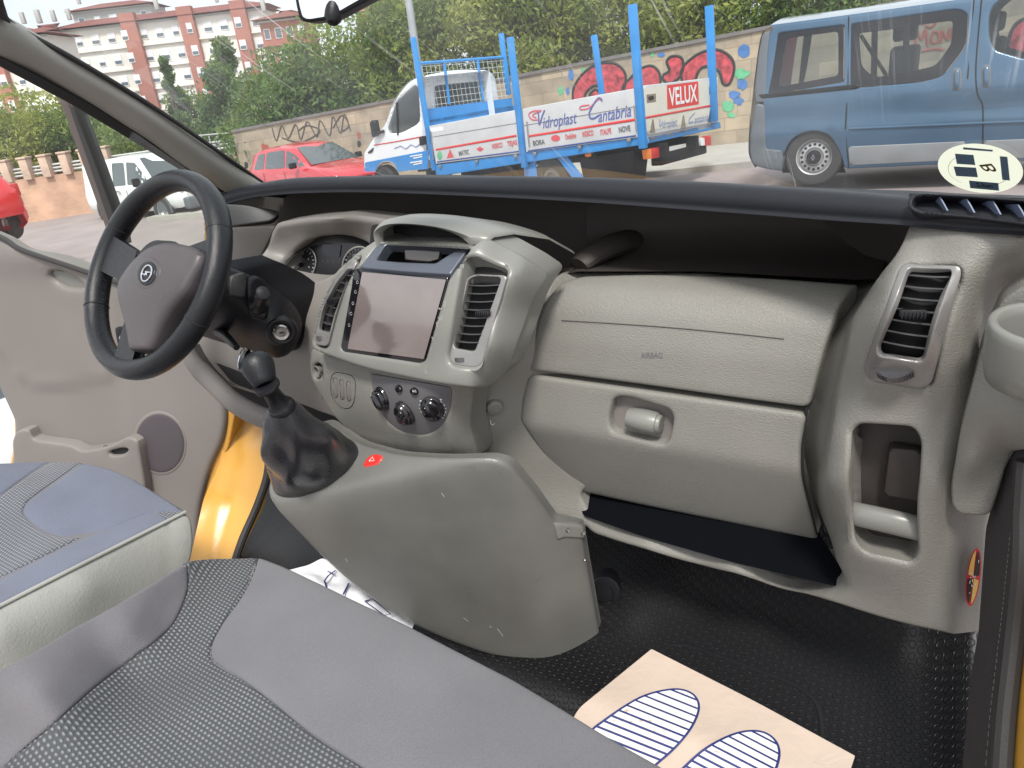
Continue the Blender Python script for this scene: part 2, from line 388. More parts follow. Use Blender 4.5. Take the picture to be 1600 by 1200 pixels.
M_ = {}
PL = (.178, .174, .157)
M_['trim'] = mat('grey_trim', PL, .42, spec=.45, bump=(360, .85, (.8, .42, 1.5)), mottle=(6, .05))
M_['trim_smooth'] = mat('grey_trim_smooth', (.162, .164, .150), .34, spec=.5, bump=(500, .12), mottle=(8, .04))
M_['trim_door'] = mat('door_trim', (.172, .158, .147), .5, spec=.35, bump=(350, .3), mottle=(4, .04))
M_['console'] = mat('console_plastic', (.122, .121, .113), .33, spec=.5, bump=(420, .3, (1, 1, .3)), mottle=(9, .09))
M_['trim_dark'] = mat('dark_trim', (.025, .024, .025), .5, bump=(400, .3), mottle=(5, .08))
M_['brown'] = mat('shadow_trim', (.045, .039, .036), .55, spec=.3, bump=(300, .3), mottle=(5, .08))  # shade inside the dash recess and pocket put into a darker brown
M_['cowl'] = mat('cowl_black', (.012, .013, .017), .42, spec=.28, bump=(700, .5), mottle=(9, .06))
M_['black'] = mat('black_plastic', (.007, .007, .009), .38, spec=.3, bump=(500, .25))
M_['deep'] = mat('deep_black', (.006, .006, .007), .8)
M_['gloss'] = mat('gloss_black', (.008, .008, .01), .08, spec=.6)
M_['vent'] = mat('vent_grey', (.20, .195, .19), .3, spec=.6, metal=.35, bump=(600, .1), mottle=(30, .06))
M_['slat'] = mat('vent_slat', (.05, .05, .055), .25, spec=.6)
M_['blue_trim'] = mat('clock_trim', (.075, .085, .108), .3, spec=.6, metal=.3)
M_['leather'] = mat('black_leather', (.007, .008, .010), .27, spec=.34, bump=(650, .45), mottle=(10, .1))
M_['pad'] = mat('airbag_pad', (.048, .042, .045), .42, spec=.45, bump=(260, .3), mottle=(12, .12))
M_['chrome'] = mat('chrome', (.6, .62, .66), .15, metal=1)
M_['metal'] = mat('metal', (.45, .44, .42), .3, metal=1, mottle=(60, .1))
M_['white'] = mat('white_print', (.75, .76, .76), .6)
M_['print'] = mat('grey_print', (.55, .56, .58), .6)
M_['red'] = mat('red_switch', (.62, .03, .025), .25, spec=.6)
M_['yellow'] = mat('yellow_paint', (.56, .29, .045), .32, coat=.4, mottle=(3, .04))
M_['seal'] = mat('rubber_seal', (.02, .019, .019), .65, bump=(300, .4))
M_['speaker'] = mat('speaker_cloth', (.06, .052, .06), .8, bump=(900, .6))
M_['climate'] = mat('climate_panel', (.10, .097, .102), .5, bump=(500, .1))
M_['vinyl'] = mat('pale_vinyl', (.30, .305, .28), .42, spec=.45, bump=(260, .5), mottle=(6, .04))
M_['cushion'] = twill('woven_grey', (.088, .088, .098), (.185, .185, .20), 520, .9)
M_['cushion2'] = twill('woven_side', (.085, .083, .092), (.18, .174, .188), 360, .25, .9)
M_['mesh'] = dots('mesh_fabric', (.042, .045, .050), (.20, .212, .222), 125, 170, .7, .0018, sheen=.08, ang=.08)
M_['rubber'] = dots('coin_rubber', (.005, .005, .006), (.008, .008, .009), 62, 62, .36, .0015, kind='ring', ang=.4, spec=.32)
M_['paper'] = mat('kraft_paper', (.47, .385, .32), .8, bump=(20, .15), mottle=(8, .04))
M_['paper_w'] = mat('white_paper', (.78, .79, .82), .8, mottle=(10, .05))
M_['navy'] = mat('navy_ink', (.012, .022, .13), .6)
M_['screen'] = mat('lcd_glass', (.30, .25, .24), .12, spec=.8, mottle=(9, .06))
M_['glass_w'] = glass('windscreen_glass', (.92, .95, .96), .085, .65, refl=1.0)
M_['glass'] = glass('side_glass', (.93, .96, .95), .02)
# =================================================================== THE VAN WE SIT IN
VAN = root('van', 'yellow van we look into through its open passenger door, grey dashboard and cloth seats', 'van', (-.83, .3, -1.75))
T, TS = M_['trim'], M_['trim_smooth']
# ---- dashboard body
dash = MB()
S_face = prof([(-.30, 1.27), (-.322, 1.20), (-.335, 1.15), (-.352, 1.112), (-.385, 1.085), (-.44, 1.068), (-.505, 1.06), (-.62, 1.05), (-.79, 1.108), (-.85, 1.13), (-.95, 1.16)], 20)
S_body = tps([(735, 600, .985), (740, 700, .99), (800, 560, 1.03), (850, 440, 1.12), (800, 720, 1.04), (870, 810, 1.06), (830, 600, 1.065), (905, 424, 1.19), (1000, 640, 1.09), (1240, 640, 1.085), (1100, 430, 1.19), (1330, 440, 1.13), (1265, 560, 1.08), (1240, 740, 1.08), (1000, 790, 1.115), (1262, 835, 1.105), (868, 775, 1.075), (900, 835, 1.06), (1010, 845, 1.056), (1100, 890, 1.048), (1150, 876, 1.046), (1300, 912, 1.020), (1300, 945, 1.012),
   (1420, 350, .99), (1395, 400, .965), (1367, 440, .965), (1345, 480, .965), (1325, 563, .96), (1303, 680, .957), (1290, 756, .955), (1314, 860, .98), (1345, 920, .995),
   (1450, 400, .945), (1440, 620, .938), (1390, 640, .94), (1380, 760, .942), (1460, 750, .930), (1440, 900, .965), (1420, 970, .985), (1492, 990, .985), (1528, 995, 1.015),
   (1530, 430, .93), (1508, 500, .928), (1495, 600, .930), (1600, 370, .93), (1570, 450, .985), (1540, 805, 1.01), (1500, 780, .955), (1425, 335, 1.0), (1600, 350, .95)], .0002)
pocket = rp([(1326, 672), (1340, 662), (1428, 668), (1440, 690), (1432, 780), (1437, 868), (1425, 884), (1350, 868), (1330, 845), (1326, 780)], 14)
tray = rp([(922, 801, 5), (906, 772, 8), (930, 748, 8), (1000, 752, 3), (1246, 800, 8), (1264, 830, 3), (1284, 850, 12), (1310, 900, 8), (1302, 909, 8), (1150, 872, 30), (1010, 832, 20)], 10)
vent_r = rp([(1410, 410), (1500, 415), (1505, 440), (1455, 604), (1440, 610), (1358, 596), (1350, 580)], 14)
body_out = rp([(905, 424, 20), (1100, 426, 0), (1335, 438, 4), (1352, 436, 12), (1400, 395, 30), (1420, 346, 10), (1600, 360, 0), (1640, 380), (1640, 500, 30), (1562, 560), (1560, 800, 4), (1553, 830, 4), (1541, 996, 3), (1492, 994, 10), (1390, 972, 60), (1230, 918, 60), (1060, 875, 60), (925, 832, 30), (915, 822, 4), (872, 815, 6), (800, 735, 10), (790, 722, 10), (735, 716, 6), (722, 640), (740, 590), (800, 570), (860, 440), (880, 424)], 6)
def bcr(px, py):
    xc = np.interp(py, [343, 397, 440, 493, 563, 613, 680, 756, 877, 915], [1417, 1400, 1367, 1335, 1323, 1310, 1300, 1287, 1308, 1330]); xr = np.interp(py, [380, 430, 500, 600, 700, 750, 990], [1548, 1530, 1510, 1496, 1474, 1462, 1492])
    L1 = np.clip(xc - px, 0, 42) * np.clip((px - 1180) / 60, 0, 1) * np.clip((930 - py) / 30, 0, 1); L2 = np.clip(px - xr, 0, 40) * (py > 400)
    return -.00075 * L1 - .00022 * L2 * np.clip((py - 400) / 60, 0, 1)
dashb = patch('dashboard', body_out, S_body, T, VAN, [pocket, tray, vent_r], disp=bcr, step=9, bev=7, bh=.006, skirt=.10, sdir=(0, 1, -.05))
tag(dashb, 'grained grey plastic dashboard with glovebox, vents and a black padded top')
D = dashb
# pocket inside and its cross bar
S_pk = off(S_body, -.075)
patch('pocket_back', [(1310, 655), (1450, 655), (1450, 900), (1310, 890)], S_pk, M_['brown'], D, bev=0, skirt=0, step=30)  # brown instead of trim grey: the pocket's shade is in the colour
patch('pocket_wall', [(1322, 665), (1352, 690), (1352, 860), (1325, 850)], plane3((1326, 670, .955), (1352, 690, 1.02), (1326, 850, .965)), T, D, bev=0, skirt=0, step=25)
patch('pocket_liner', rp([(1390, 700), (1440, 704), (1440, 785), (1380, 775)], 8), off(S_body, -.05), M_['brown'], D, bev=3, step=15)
m = MB(); m.tube(cat([at(1322, 800, y=.985), at(1350, 806, y=.975), at(1400, 817, y=.97), at(1444, 828, y=.975)], 6), .0185, 20, sq=.75); m.build('pocket_bar', TS, D)
S_bar = tps([(1328, 790, .975), (1435, 812, .965), (1328, 805, .95), (1435, 830, .945), (1328, 825, .985), (1435, 850, .975)])

# lower tray
S_tr = off(S_body, -.11)
TF = mat('tray_felt', (.003, .0035, .005), .95, spec=.05, bump=(500, .8))
patch('tray_felt', rp([(912, 806), (895, 765), (925, 738), (1250, 785), (1322, 900), (1306, 916), (1150, 880), (1010, 840)], 4), plane3((925, 805, 1.078), (1300, 905, 1.036), (1100, 790, 1.135)), TF, D, bev=0, skirt=0, step=16)
# panel over the airbag
pan = [(909, 429, 12), (876, 439, 12), (853, 466, 14), (836, 511, 10), (824, 575, 5), (826, 579, 4), (990, 600, 60), (1158, 624, 60), (1257, 637, 5), (1266, 632, 5), (1290, 540, 20), (1314, 474, 20), (1333, 449, 8), (1342, 442, 8), (1180, 430, 60), (1010, 426, 40)]
def groove(px, py):
    t = (px - 877) / 348; yl = 501 + t * 29 - 3 * np.sin(np.pi * np.clip(t, 0, 1)); d = np.abs(py - yl); return np.where((t > 0) & (t < 1), -.003 * np.exp(-(d / 1.6) ** 2), 0)
patch('airbag_cover', pan, off(S_face, .004), T, D, step=11, bev=7, bh=.006, skirt=.05)
m = MB(); xs = np.linspace(877, 1225, 30); tt = (xs - 877) / 348
line(np.c_[xs, 501 + tt * 29 - 3 * np.sin(np.pi * tt)], off(S_face, .004), .0022, m, .0002); m.build('score_line', M_['brown'], D)
m = MB(); line(np.c_[xs, 503 + tt * 29 - 3 * np.sin(np.pi * tt)], off(S_face, .004), .001, m, .0003); m.build('score_line', TS, D)
m = MB(); text_on('AIRBAG', 1018, 556, .014, off(S_face, .004), m, ang=0, lift=.0006, shear=.15, bold=.01, sx=.8); m.build('lettering', M_['climate'], D)
# glovebox door with handle recess
gl = [(824, 586, 6), (990, 609, 60), (1158, 633, 60), (1250, 646, 5), (1259, 652, 5), (1250, 700, 10), (1250, 742, 14), (1277, 846, 5), (1268, 845, 5), (1000, 791, 60), (884, 765, 6), (874, 757, 8), (842, 706, 20), (812, 658, 6), (814, 628, 10)]
hole = rp([(958, 621), (980, 620, 20), (1046, 640, 10), (1052, 655, 14), (1044, 692), (1030, 696), (955, 676), (950, 655)], 14)
def gcr(px, py):
    yl = np.interp(px, [811, 875, 955, 1095, 1245], [660, 674, 692, 713, 741]); d = py - yl
    return np.where(d > 0, -.00042 * d, 0) * np.clip(d / 8, 0, 1)
S_gl = off(S_face, .002)
gb = patch('glovebox_door', gl, S_gl, T, D, [hole], step=8, bev=7, bh=.006, skirt=.03)
patch('handle_recess', rp([(945, 610), (1060, 630), (1060, 700), (945, 690)], 20), off(S_face, -.026), M_['trim_door'], gb, bev=0, skirt=0, step=20)
def sl(px, py, d0): return off(S_face, d0)
m = MB(); A_ = S(off(S_face, -.004), 981, 652)[0]; B_ = S(off(S_face, -.004), 1034, 663)[0]; ax = (B_ - A_) / np.linalg.norm(B_ - A_)
prv = [(0, 0), (.014, 0), (.0175, .001), (.019, .006), (.0205, .02), (.021, .033), (.020, .046), (.0185, .050), (.0165, .0505), (.0165, .054), (.014, .057), (0, .0575)]
sc_ = np.linalg.norm(B_ - A_) / .0575; m.lathe(A_, ax, [(r, h * sc_) for r, h in prv], 28); m.build('release_handle', TS, gb, sharp=50)
# passenger airbag lock knob and the mark under it
def button(px, py, surf, r, h, mt, name, par, prf=None, xs_=1, lift=0):
    o, x, y, n = frame(surf, px, py); q = prf or [(r * 1.0, -.004), (r, h * .6), (r * .93, h * .9), (r * .8, h), (0.0001, h)]
    return MB().lathe(o + n * lift, n, q, 36, xa=x, sx=xs_).build(name, mt, par, sharp=40)
o, x, y, n = frame(S_body, 772, 634)
kb = button(772, 634, S_body, .0165, .008, TS, 'lock_knob', D, [(.0185, -.002), (.0188, .0), (.017, .001), (.0165, .007), (.0150, .0105), (.011, .0125), (.0001, .0132)])
m = MB(); t = np.linspace(-.4, 1.9, 14); P_ = [o + n * .0125 + (x * math.cos(a) + y * math.sin(a)) * .0075 for a in t]; m.tube(P_ + [P_[-1] - x * .004 - y * .004], .0011, 8); m.build('marker', M_['trim_door'], kb)
m = MB(); line([(766, 656), (767, 662), (770, 664), (773, 661)], S_body, .0012, m); m.build('switch_mark', M_['white'], D)
m = MB(); line(cat([(1268, 628), (1260, 642), (1255, 700), (1255, 742), (1264, 785), (1276, 836)], 4), off(S_face, -.004), .005, m, 0); m.build('panel_gap', M_['deep'], D, smooth=False)
# ---- padded black top: lip, underside and shelf behind
st = [(352, 303, 1.20, 350, 322), (372, 293, 1.215, 376, 314), (408, 286, 1.22, 417, 306), (462, 279, 1.22, 485, 301), (560, 276.5, 1.21, 580, 300), (700, 276.5, 1.185, 700, 304), (900, 279, 1.15, 900, 314), (1100, 287, 1.095, 1100, 328), (1300, 300, 1.03, 1300, 343), (1420, 310, .99, 1418, 351), (1500, 318, .965, 1500, 359), (1600, 329, .935, 1600, 366), (1700, 340, .91, 1700, 378)]
st = [q for q in np.array(cat(st, 6))]
rows = [[] for _ in range(8)]
for cx, cy, yy, lx, ly in st:
    c = at(cx, cy, y=yy); l = at(lx, ly, y=yy - .012)
    rows[0].append(c + np.array([0, .40, -.10])); rows[1].append(c + np.array([0, .12, -.028])); rows[2].append(c + np.array([0, .035, -.004])); rows[3].append(c)
    rows[4].append(c * .55 + l * .45 + np.array([0, -.012, .003])); rows[5].append(l + np.array([0, -.006, .006])); rows[6].append(l + np.array([0, .004, 0])); rows[7].append(l + np.array([0, .16, .012]))
R2 = []
for j in range(len(rows[0])): R2.append(cat([rows[i][j] for i in range(8)], 4))
m = MB(); m.grid(R2); cw = m.build('padded_top', M_['cowl'], D, sharp=80)
tag(cw, 'black padded top of the dashboard under the windscreen')
S_bk = tps([(340, 330, 1.24), (345, 420, 1.20), (420, 330, 1.36), (500, 330, 1.40), (700, 340, 1.40), (900, 340, 1.38), (1100, 350, 1.35), (1300, 370, 1.34), (1420, 380, 1.24), (900, 430, 1.36), (1300, 440, 1.34), (700, 440, 1.38), (420, 430, 1.3)])
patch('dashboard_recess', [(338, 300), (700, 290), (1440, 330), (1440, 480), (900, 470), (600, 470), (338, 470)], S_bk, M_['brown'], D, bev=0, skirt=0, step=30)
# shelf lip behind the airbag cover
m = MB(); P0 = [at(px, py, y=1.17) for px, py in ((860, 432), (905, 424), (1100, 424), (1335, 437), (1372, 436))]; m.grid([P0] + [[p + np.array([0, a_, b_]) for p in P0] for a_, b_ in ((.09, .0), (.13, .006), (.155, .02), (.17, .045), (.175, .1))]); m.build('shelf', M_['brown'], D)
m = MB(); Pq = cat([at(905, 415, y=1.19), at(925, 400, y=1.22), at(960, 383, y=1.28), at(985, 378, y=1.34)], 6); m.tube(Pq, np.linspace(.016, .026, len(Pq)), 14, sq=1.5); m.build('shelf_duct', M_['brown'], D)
# cowl vent at the windscreen end
S_cv = tps([(1420, 318, .972), (1500, 315, .955), (1600, 322, .925), (1420, 330, .965), (1500, 345, .945), (1600, 352, .915), (1700, 345, .89)])
cvh = rp([(1426, 309, 5), (1440, 305, 8), (1500, 308, 20), (1640, 318), (1640, 352), (1500, 334, 20), (1438, 329, 10), (1424, 320, 6)], 6)
cv = patch('windscreen_vent', rp([(1418, 308, 6), (1438, 301, 12), (1500, 304, 20), (1650, 315), (1650, 358), (1500, 339, 20), (1434, 334, 12), (1418, 324, 8)], 8), off(S_cv, .010), M_['cowl'], D, [cvh], step=8, bev=2, bh=.002, skirt=.03)
patch('duct', rp([(1420, 302), (1650, 312), (1650, 360), (1420, 335)], 3), off(S_cv, -.02), M_['deep'], cv, bev=0, skirt=0, step=30)
for bx, by in ((1470, 308), (1512, 311), (1553, 314), (1592, 319)):
    m = MB(); a = S(off(S_cv, .006), bx, by)[0]; b = S(off(S_cv, .006), bx + 6, by + 10)[0]; c = S(off(S_cv, .006), bx + 12, by + 21)[0]; dd = np.array([-.011, .03, -.006])
    m.grid([[a, b, c], [a + dd, b + dd, c + dd], [a + dd + np.array([-.001, 0, 0]), b + dd + np.array([-.001, 0, 0]), c + dd + np.array([-.001, 0, 0])], [a - np.array([.0015, 0, 0]), b - np.array([.0015, 0, 0]), c - np.array([.0015, 0, 0])]], cu=True); m.build('fin', mat('fin_blue', (.10, .13, .2), .4) if bx == 1470 else bpy.data.materials['fin_blue'], cv)

# ---- air vents
def vent(name, outer, inner, surf, n, L_, R_, par, wheel, depth=.016, mt=None, tab=None):
    f = patch(name, outer, off(surf, .004), mt or M_['vent'], par, [inner], step=5, bstep=3, bev=1.8, bh=.0015, skirt=.006)
    c = inner.mean(0); patch('duct', c + (inner - c) * 1.25, off(surf, -.022), M_['deep'], f, bev=0, skirt=0, step=30)
    for i in range(n):
        t = (i + .6) / n; l = np.array(L_[0]) * (1 - t) + np.array(L_[1]) * t; r = np.array(R_[0]) * (1 - t) + np.array(R_[1]) * t; l, r = l - (r - l) * .10, r + (r - l) * .10
        a = S(off(surf, -.004), *l)[0]; b = S(off(surf, -.004), *r)[0]; mid = S(off(surf, -.001), *((l + r) / 2 + np.array([0, 1.5])))[0]; dd = np.array([0, depth, -depth * .30]); th = np.array([0, -.0003, -.0019])
        row = cat([a, mid, b], 6); m = MB(); m.grid([row, [p + dd for p in row], [p + dd + th for p in row], [p + th for p in row]], cu=True); m.build('vane', M_['slat'], f, sharp=30)
    if tab:
        o, x, y, nn = frame(off(surf, .001), *tab); m = MB(); m.obox(o, x, y, nn, (.026, .008, .014))
        for k in range(7): m.obox(o + x * (-.0115 + k * .0038) - y * .002 + nn * .0075, x, y, nn, (.0016, .008, .003))
        m.build('vane_tab', M_['black'], f, bevel=.0006)
    o, x, y, nn = frame(off(surf, -.006), *wheel[:2]); m = MB(); rw = wheel[2]
    for k in range(15):
        a = -1.1 + k * .157; m.obox(o + x * math.sin(a) * rw + nn * math.cos(a) * rw * .75, x * math.cos(a) - nn * math.sin(a), y, nn * math.cos(a) + x * math.sin(a), (.0018, wheel[3], .004))
    m.lathe(o - y * wheel[3] * .45, y, [(.001, 0), (rw * .9, 0), (rw * .9, wheel[3] * .9), (.001, wheel[3] * .9)], 24, xa=x, sx=1); m.build('thumbwheel', M_['slat'], f, sharp=30)
    return f
vi = rp([(1419, 417), (1486, 421), (1487, 428), (1444, 563), (1436, 567), (1372, 557), (1368, 545)], 8)
vo = rp([(1408, 410, 14), (1500, 415, 10), (1503, 428, 8), (1456, 600, 14), (1440, 608, 8), (1355, 594, 10), (1350, 575, 14)], 12)
vent('air_vent', vo, vi, S_body, 8, ((1419, 417), (1369, 556)), ((1487, 420), (1442, 570)), D, (1400, 577, .021, .010), tab=(1426, 489))
m = MB(); o, x, y, nn = frame(off(S_body, .0045), 1400, 577)

# ---- centre console bezel with screen, vents and clock hood
S_hd = tps([(557, 420, .905), (700, 430, .905), (660, 565, .868), (533, 548, .868), (740, 608, .872), (640, 592, .862), (488, 547, .876), (484, 535, .882), (506, 459, .902), (528, 415, .922), (561, 391, .935), (600, 376, .95), (759, 371, .955), (790, 395, .965), (829, 408, .99), (858, 426, 1.02), (828, 485, .985), (792, 584, .935), (770, 606, .925), (800, 440, .935), (770, 540, .885), (812, 420, .955), (745, 400, .925), (720, 560, .868), (745, 470, .895)], .0001)
scr = rp([(559, 419, 3), (697, 431, 3), (699, 437, 3), (663, 563, 4), (655, 567, 4), (536, 549, 4), (532, 543, 4), (553, 425, 3)], 4)
scr_ck = rp([(553, 425, 3), (532, 543, 3), (536, 549, 3), (655, 567, 3), (663, 563, 3), (699, 437, 3), (706, 427, 3), (728, 397, 3), (735, 387, 3), (600, 380, 2), (592, 382, 3), (564, 414, 3)], 3)
vri = rp([(724, 402, 16), (742, 398, 16), (792, 416, 8), (795, 424, 8), (752, 572, 10), (742, 578, 10), (705, 572, 10), (698, 560, 10), (705, 510)], 12)
vli = rp([(549, 408, 12), (563, 397, 8), (562, 404, 4), (541, 440, 20), (525, 490), (512, 540, 6), (506, 545), (492, 541, 6), (489, 530, 6), (500, 480, 20), (520, 438, 20)], 8)
bz_out = rp([(588, 372, 6), (600, 377, 3), (738, 383, 3), (757, 370, 6), (768, 372, 8), (829, 403, 20), (857, 424, 8), (860, 432, 6), (836, 470, 20), (797, 580, 20), (770, 606, 20), (738, 608, 10), (675, 599, 30), (568, 577, 30), (490, 548, 8), (484, 536, 6), (496, 480, 20), (520, 425, 20), (560, 390, 20), (585, 374, 8)], 8)
BZ = patch('centre_bezel', bz_out, S_hd, TS, D, [scr_ck, vri, vli], step=9, bev=6, bh=.006, skirt=.055, sdir=(0, 1, 0))
tag(BZ, 'scuffed pale grey surround of the touch screen between two upright vents')
# scuffs on the bezel edge
m = MB()
for k in range(26):
    t = rng.random(); px = 707 - 45 * t + rng.normal() * 1.8; py = 436 + 150 * t + rng.normal() * 4
    q = rp([(px + rng.normal() * 2.5, py + rng.normal() * 3.5) for _ in range(5)], 1); c = q.mean(0); an = np.arctan2(q[:, 1] - c[1], q[:, 0] - c[0]); q = q[np.argsort(an)]
    P_ = S(off(S_hd, .0006), q[:, 0], q[:, 1]); m.add(P_, [tuple(range(len(P_)))])
m.build('scuff_marks', mat('scuff', (.2, .2, .18), .7), BZ)
# screen unit
su = patch('touch_screen', scr + (scr - scr.mean(0)) * .012, off(S_hd, -.004), M_['gloss'], BZ, bev=2, bh=.001, skirt=.02, step=14)
patch('display', rp([(566, 425, 2), (697, 437, 2), (662, 561, 2), (543, 545, 2)], 2), off(S_hd, .0012), mat('lcd', (.13, .108, .104), .13, spec=1.0, coat=1.0, mottle=(16, .10)), su, bev=0, skirt=0, step=30)  # pinkish base colour stands in for a bright reflection on the glass
m = MB()
for px, py in ((559, 441), (556, 456), (552, 474), (549, 490), (546, 508)): line(ell(px, py, 1.6, 2.2, 10), off(S_hd, -.0034), .0005, m)
m.build('touch_keys', M_['print'], su)
# clock surround in blue grey
ck_out = rp([(560, 417, 4), (577, 392, 8), (594, 383, 4), (606, 388, 3), (710, 398, 3), (735, 384, 3), (728, 395, 8), (704, 427, 3), (698, 430, 3), (640, 424), (566, 419)], 3)
ck_in = rp([(588, 406, 3), (600, 386, 4), (620, 378), (700, 390, 4), (688, 400, 4), (674, 412, 4), (630, 409)], 4)
S_ck = tps([(560, 418, .902), (700, 430, .900), (594, 383, .945), (730, 385, .95), (640, 424, .90), (640, 395, .935)])
patch('clock_surround', rp([(561, 418, 3), (585, 386, 6), (594, 378, 2), (603, 379, 2), (728, 383, 2), (733, 385, 2), (726, 396, 6), (703, 428, 3), (640, 424)], 3), S_ck, M_['blue_trim'], BZ, [rp([(587, 406, 4), (601, 383, 6), (607, 380, 2), (722, 386, 2), (700, 398, 8), (680, 411, 4), (630, 409)], 4)], step=7, bev=2.5, bh=.002, skirt=.02)
patch('clock_recess', [(580, 350), (745, 360), (745, 425), (575, 415)], plane3((600, 400, 1.0), (720, 400, 1.0), (650, 360, 1.01)), M_['deep'], BZ, bev=0, skirt=0, step=30)
patch('clock_display', rp([(631, 382, 3), (688, 385, 3), (684, 405, 3), (671, 409, 2), (632, 406, 3)], 3), plane3((600, 400, .955), (720, 400, .955), (650, 360, .975)), mat('clock_glass', (.055, .045, .042), .15, spec=.9), BZ, bev=2, bh=.001, skirt=.01, step=12)
# hood over the clock: loft of an arch going back into the dash
front = [(590, 385), (583.5, 366), (590, 354), (606, 347), (640, 345.5), (690, 350), (730, 360), (757, 370), (764, 377)]
inner = [(592, 385), (589, 368), (596, 358), (612, 352), (640, 352), (684, 358), (716, 370), (732, 384)]
F1 = [at(a[0], a[1], y=v) for a, v in zip(cat(front, 5), np.linspace(.945, .955, 41))]
def hoodrow(dy, dz, sc):
    out = []; c = np.mean(F1, 0)
    for p in F1: q = c + (p - c) * sc; out.append(q + np.array([0, dy, dz]))
    return out
I1 = [at(a[0], a[1], y=v) for a, v in zip(cat(inner, 5), np.linspace(.942, .945, 36))]
t0 = np.linspace(0, 1, 41); ti = np.linspace(0, 1, 36); I1 = np.array(I1); I1 = np.stack([np.interp(t0, ti, I1[:, k]) for k in range(3)], 1)
m = MB(); m.grid([list(I1 + np.array([0, .016, -.002])), list(I1 + np.array([0, .004, 0])), list((I1 + np.array(F1)) / 2 + np.array([0, -.004, .0])), F1, hoodrow(.012, .004, 1.02), hoodrow(.06, -.0005, 1.08), hoodrow(.15, -.028, 1.2), hoodrow(.22, -.07, 1.3)]); m.build('clock_hood', TS, BZ, sharp=60)
# right part of hood flowing to the shelf
S_h2 = tps([(735, 362, .96), (760, 372, .965), (800, 393, 1.0), (840, 412, 1.05), (790, 385, 1.02), (762, 366, 1.0)])
# recessed walls around right vent + vent itself
vri2 = rp([(728, 434, 6), (742, 428, 8), (786, 430, 5), (792, 433, 5), (752, 570, 8), (742, 575, 8), (706, 569, 8), (701, 557, 8), (710, 505)], 8)
vrh = rp([(731, 437, 5), (744, 431, 4), (781, 433, 5), (782, 438, 4), (743, 547, 5), (738, 549, 4), (710, 544, 4), (708, 538, 4)], 5)
patch('vent_well', vri + (vri - vri.mean(0)) * .03, tps([(724, 402, .935), (795, 418, .945), (742, 432, .955), (790, 434, .955), (705, 570, .87), (750, 575, .875), (710, 505, .91), (780, 500, .915)]), TS, BZ, [vrh], bev=0, skirt=0, step=12)
S_vr = tps([(724, 434, .925), (790, 434, .930), (705, 570, .872), (750, 575, .878), (712, 500, .898), (778, 500, .905)])
vent('air_vent', vri2, vrh, S_vr, 9, ((731, 437), (707, 549)), ((783, 436), (741, 552)), BZ, (722, 562, .0125, .007), tab=(757, 490))
vlo = rp([(545, 412, 8), (554, 404, 4), (558, 408, 4), (540, 440, 20), (524, 490), (512, 538, 5), (508, 541, 4), (493, 538, 5), (490, 530, 5), (500, 482, 20), (522, 438, 20)], 6)
vlh = rp([(541, 421, 3), (552, 420, 3), (540, 441, 10), (522, 490, 10), (514, 520, 3), (497, 516, 3), (503, 482, 10), (524, 442, 10)], 4)
vent('air_vent', vlo, vlh, S_hd, 8, ((541, 420), (497, 520)), ((554, 421), (513, 524)), BZ, (503, 528, .010, .007), tab=(523, 470))

# ---- lower controls
S_lo = tps([(483, 553, .93), (487, 600, .935), (497, 640, .955), (520, 655, .93), (560, 690, .93), (640, 712, .93), (745, 715, .96), (735, 620, .93), (578, 580, .895), (705, 608, .895), (640, 650, .88), (530, 600, .905), (730, 680, .94), (700, 690, .915), (600, 680, .905)], .0001)
lo_out = rp([(484, 546, 4), (570, 570, 10), (680, 594, 10), (742, 600, 4), (741, 625, 10), (736, 660, 16), (750, 716, 4), (738, 714, 6), (640, 712, 60), (575, 698, 50), (520, 655, 30), (484, 592, 14), (482, 570)], 6)
cl = rp([(580, 585, 3), (610, 590), (706, 607, 5), (704, 640, 24), (690, 668, 16), (665, 680, 16), (630, 677, 20), (600, 655, 26), (583, 620, 26)], 5)
sock = ell(495, 580, 7.5, 12, 24)
LO = patch('control_panel', lo_out, S_lo, T, D, [cl, sock], step=10, bev=6, bh=.005, skirt=.05, sdir=(0, 1, 0))
tag(LO, 'lower centre panel with heater knobs, switch blanks and power socket')
cp = patch('climate_panel', cl + (cl - cl.mean(0)) * .01, off(S_lo, -.002), M_['climate'], LO, bev=2, bh=.001, skirt=.01, step=10)
for (px, py, r, a) in ((597, 623, .0155, .45), (633, 645, .0165, -.75), (676, 638, .0178, .5)):
    o, x, y, n = frame(off(S_lo, -.0015), px, py); m = MB(); r *= 1.06; m.lathe(o, n, [(r * 1.12, 0), (r * 1.12, .002), (r * 1.02, .0035), (r * .98, .006), (r * .9, .012), (r * .82, .0135), (.0001, .0125)], 36, xa=y, sx=1.32)
    kn = m.build('heater_knob', M_['gloss'], cp, sharp=50)
    ax_ = y * math.cos(a) - x * math.sin(a); bx_ = np.cross(n, ax_)
    m = MB(); rowz = []
    for t, h, w_ in ((-.9, .0125, .25), (-.6, .019, .32), (0, .0205, .34), (.6, .0195, .3), (.92, .0125, .2)):
        c_ = o + (ax_ + y * .30 * float(ax_ @ y)) * r * t; rowz.append([c_ + bx_ * r * w_ + n * .0115, c_ + bx_ * r * w_ * .5 + n * h, c_ - bx_ * r * w_ * .5 + n * h, c_ - bx_ * r * w_ + n * .0115])
    m.grid(rowz); m.build('grip', M_['gloss'], kn, sharp=60)
    if True:
        m = MB(); m.obox(o + ax_ * r * .75 + n * .0172, ax_, bx_, n, (r * .35, .0012, .0006)); m.build('pointer', M_['white'], kn)
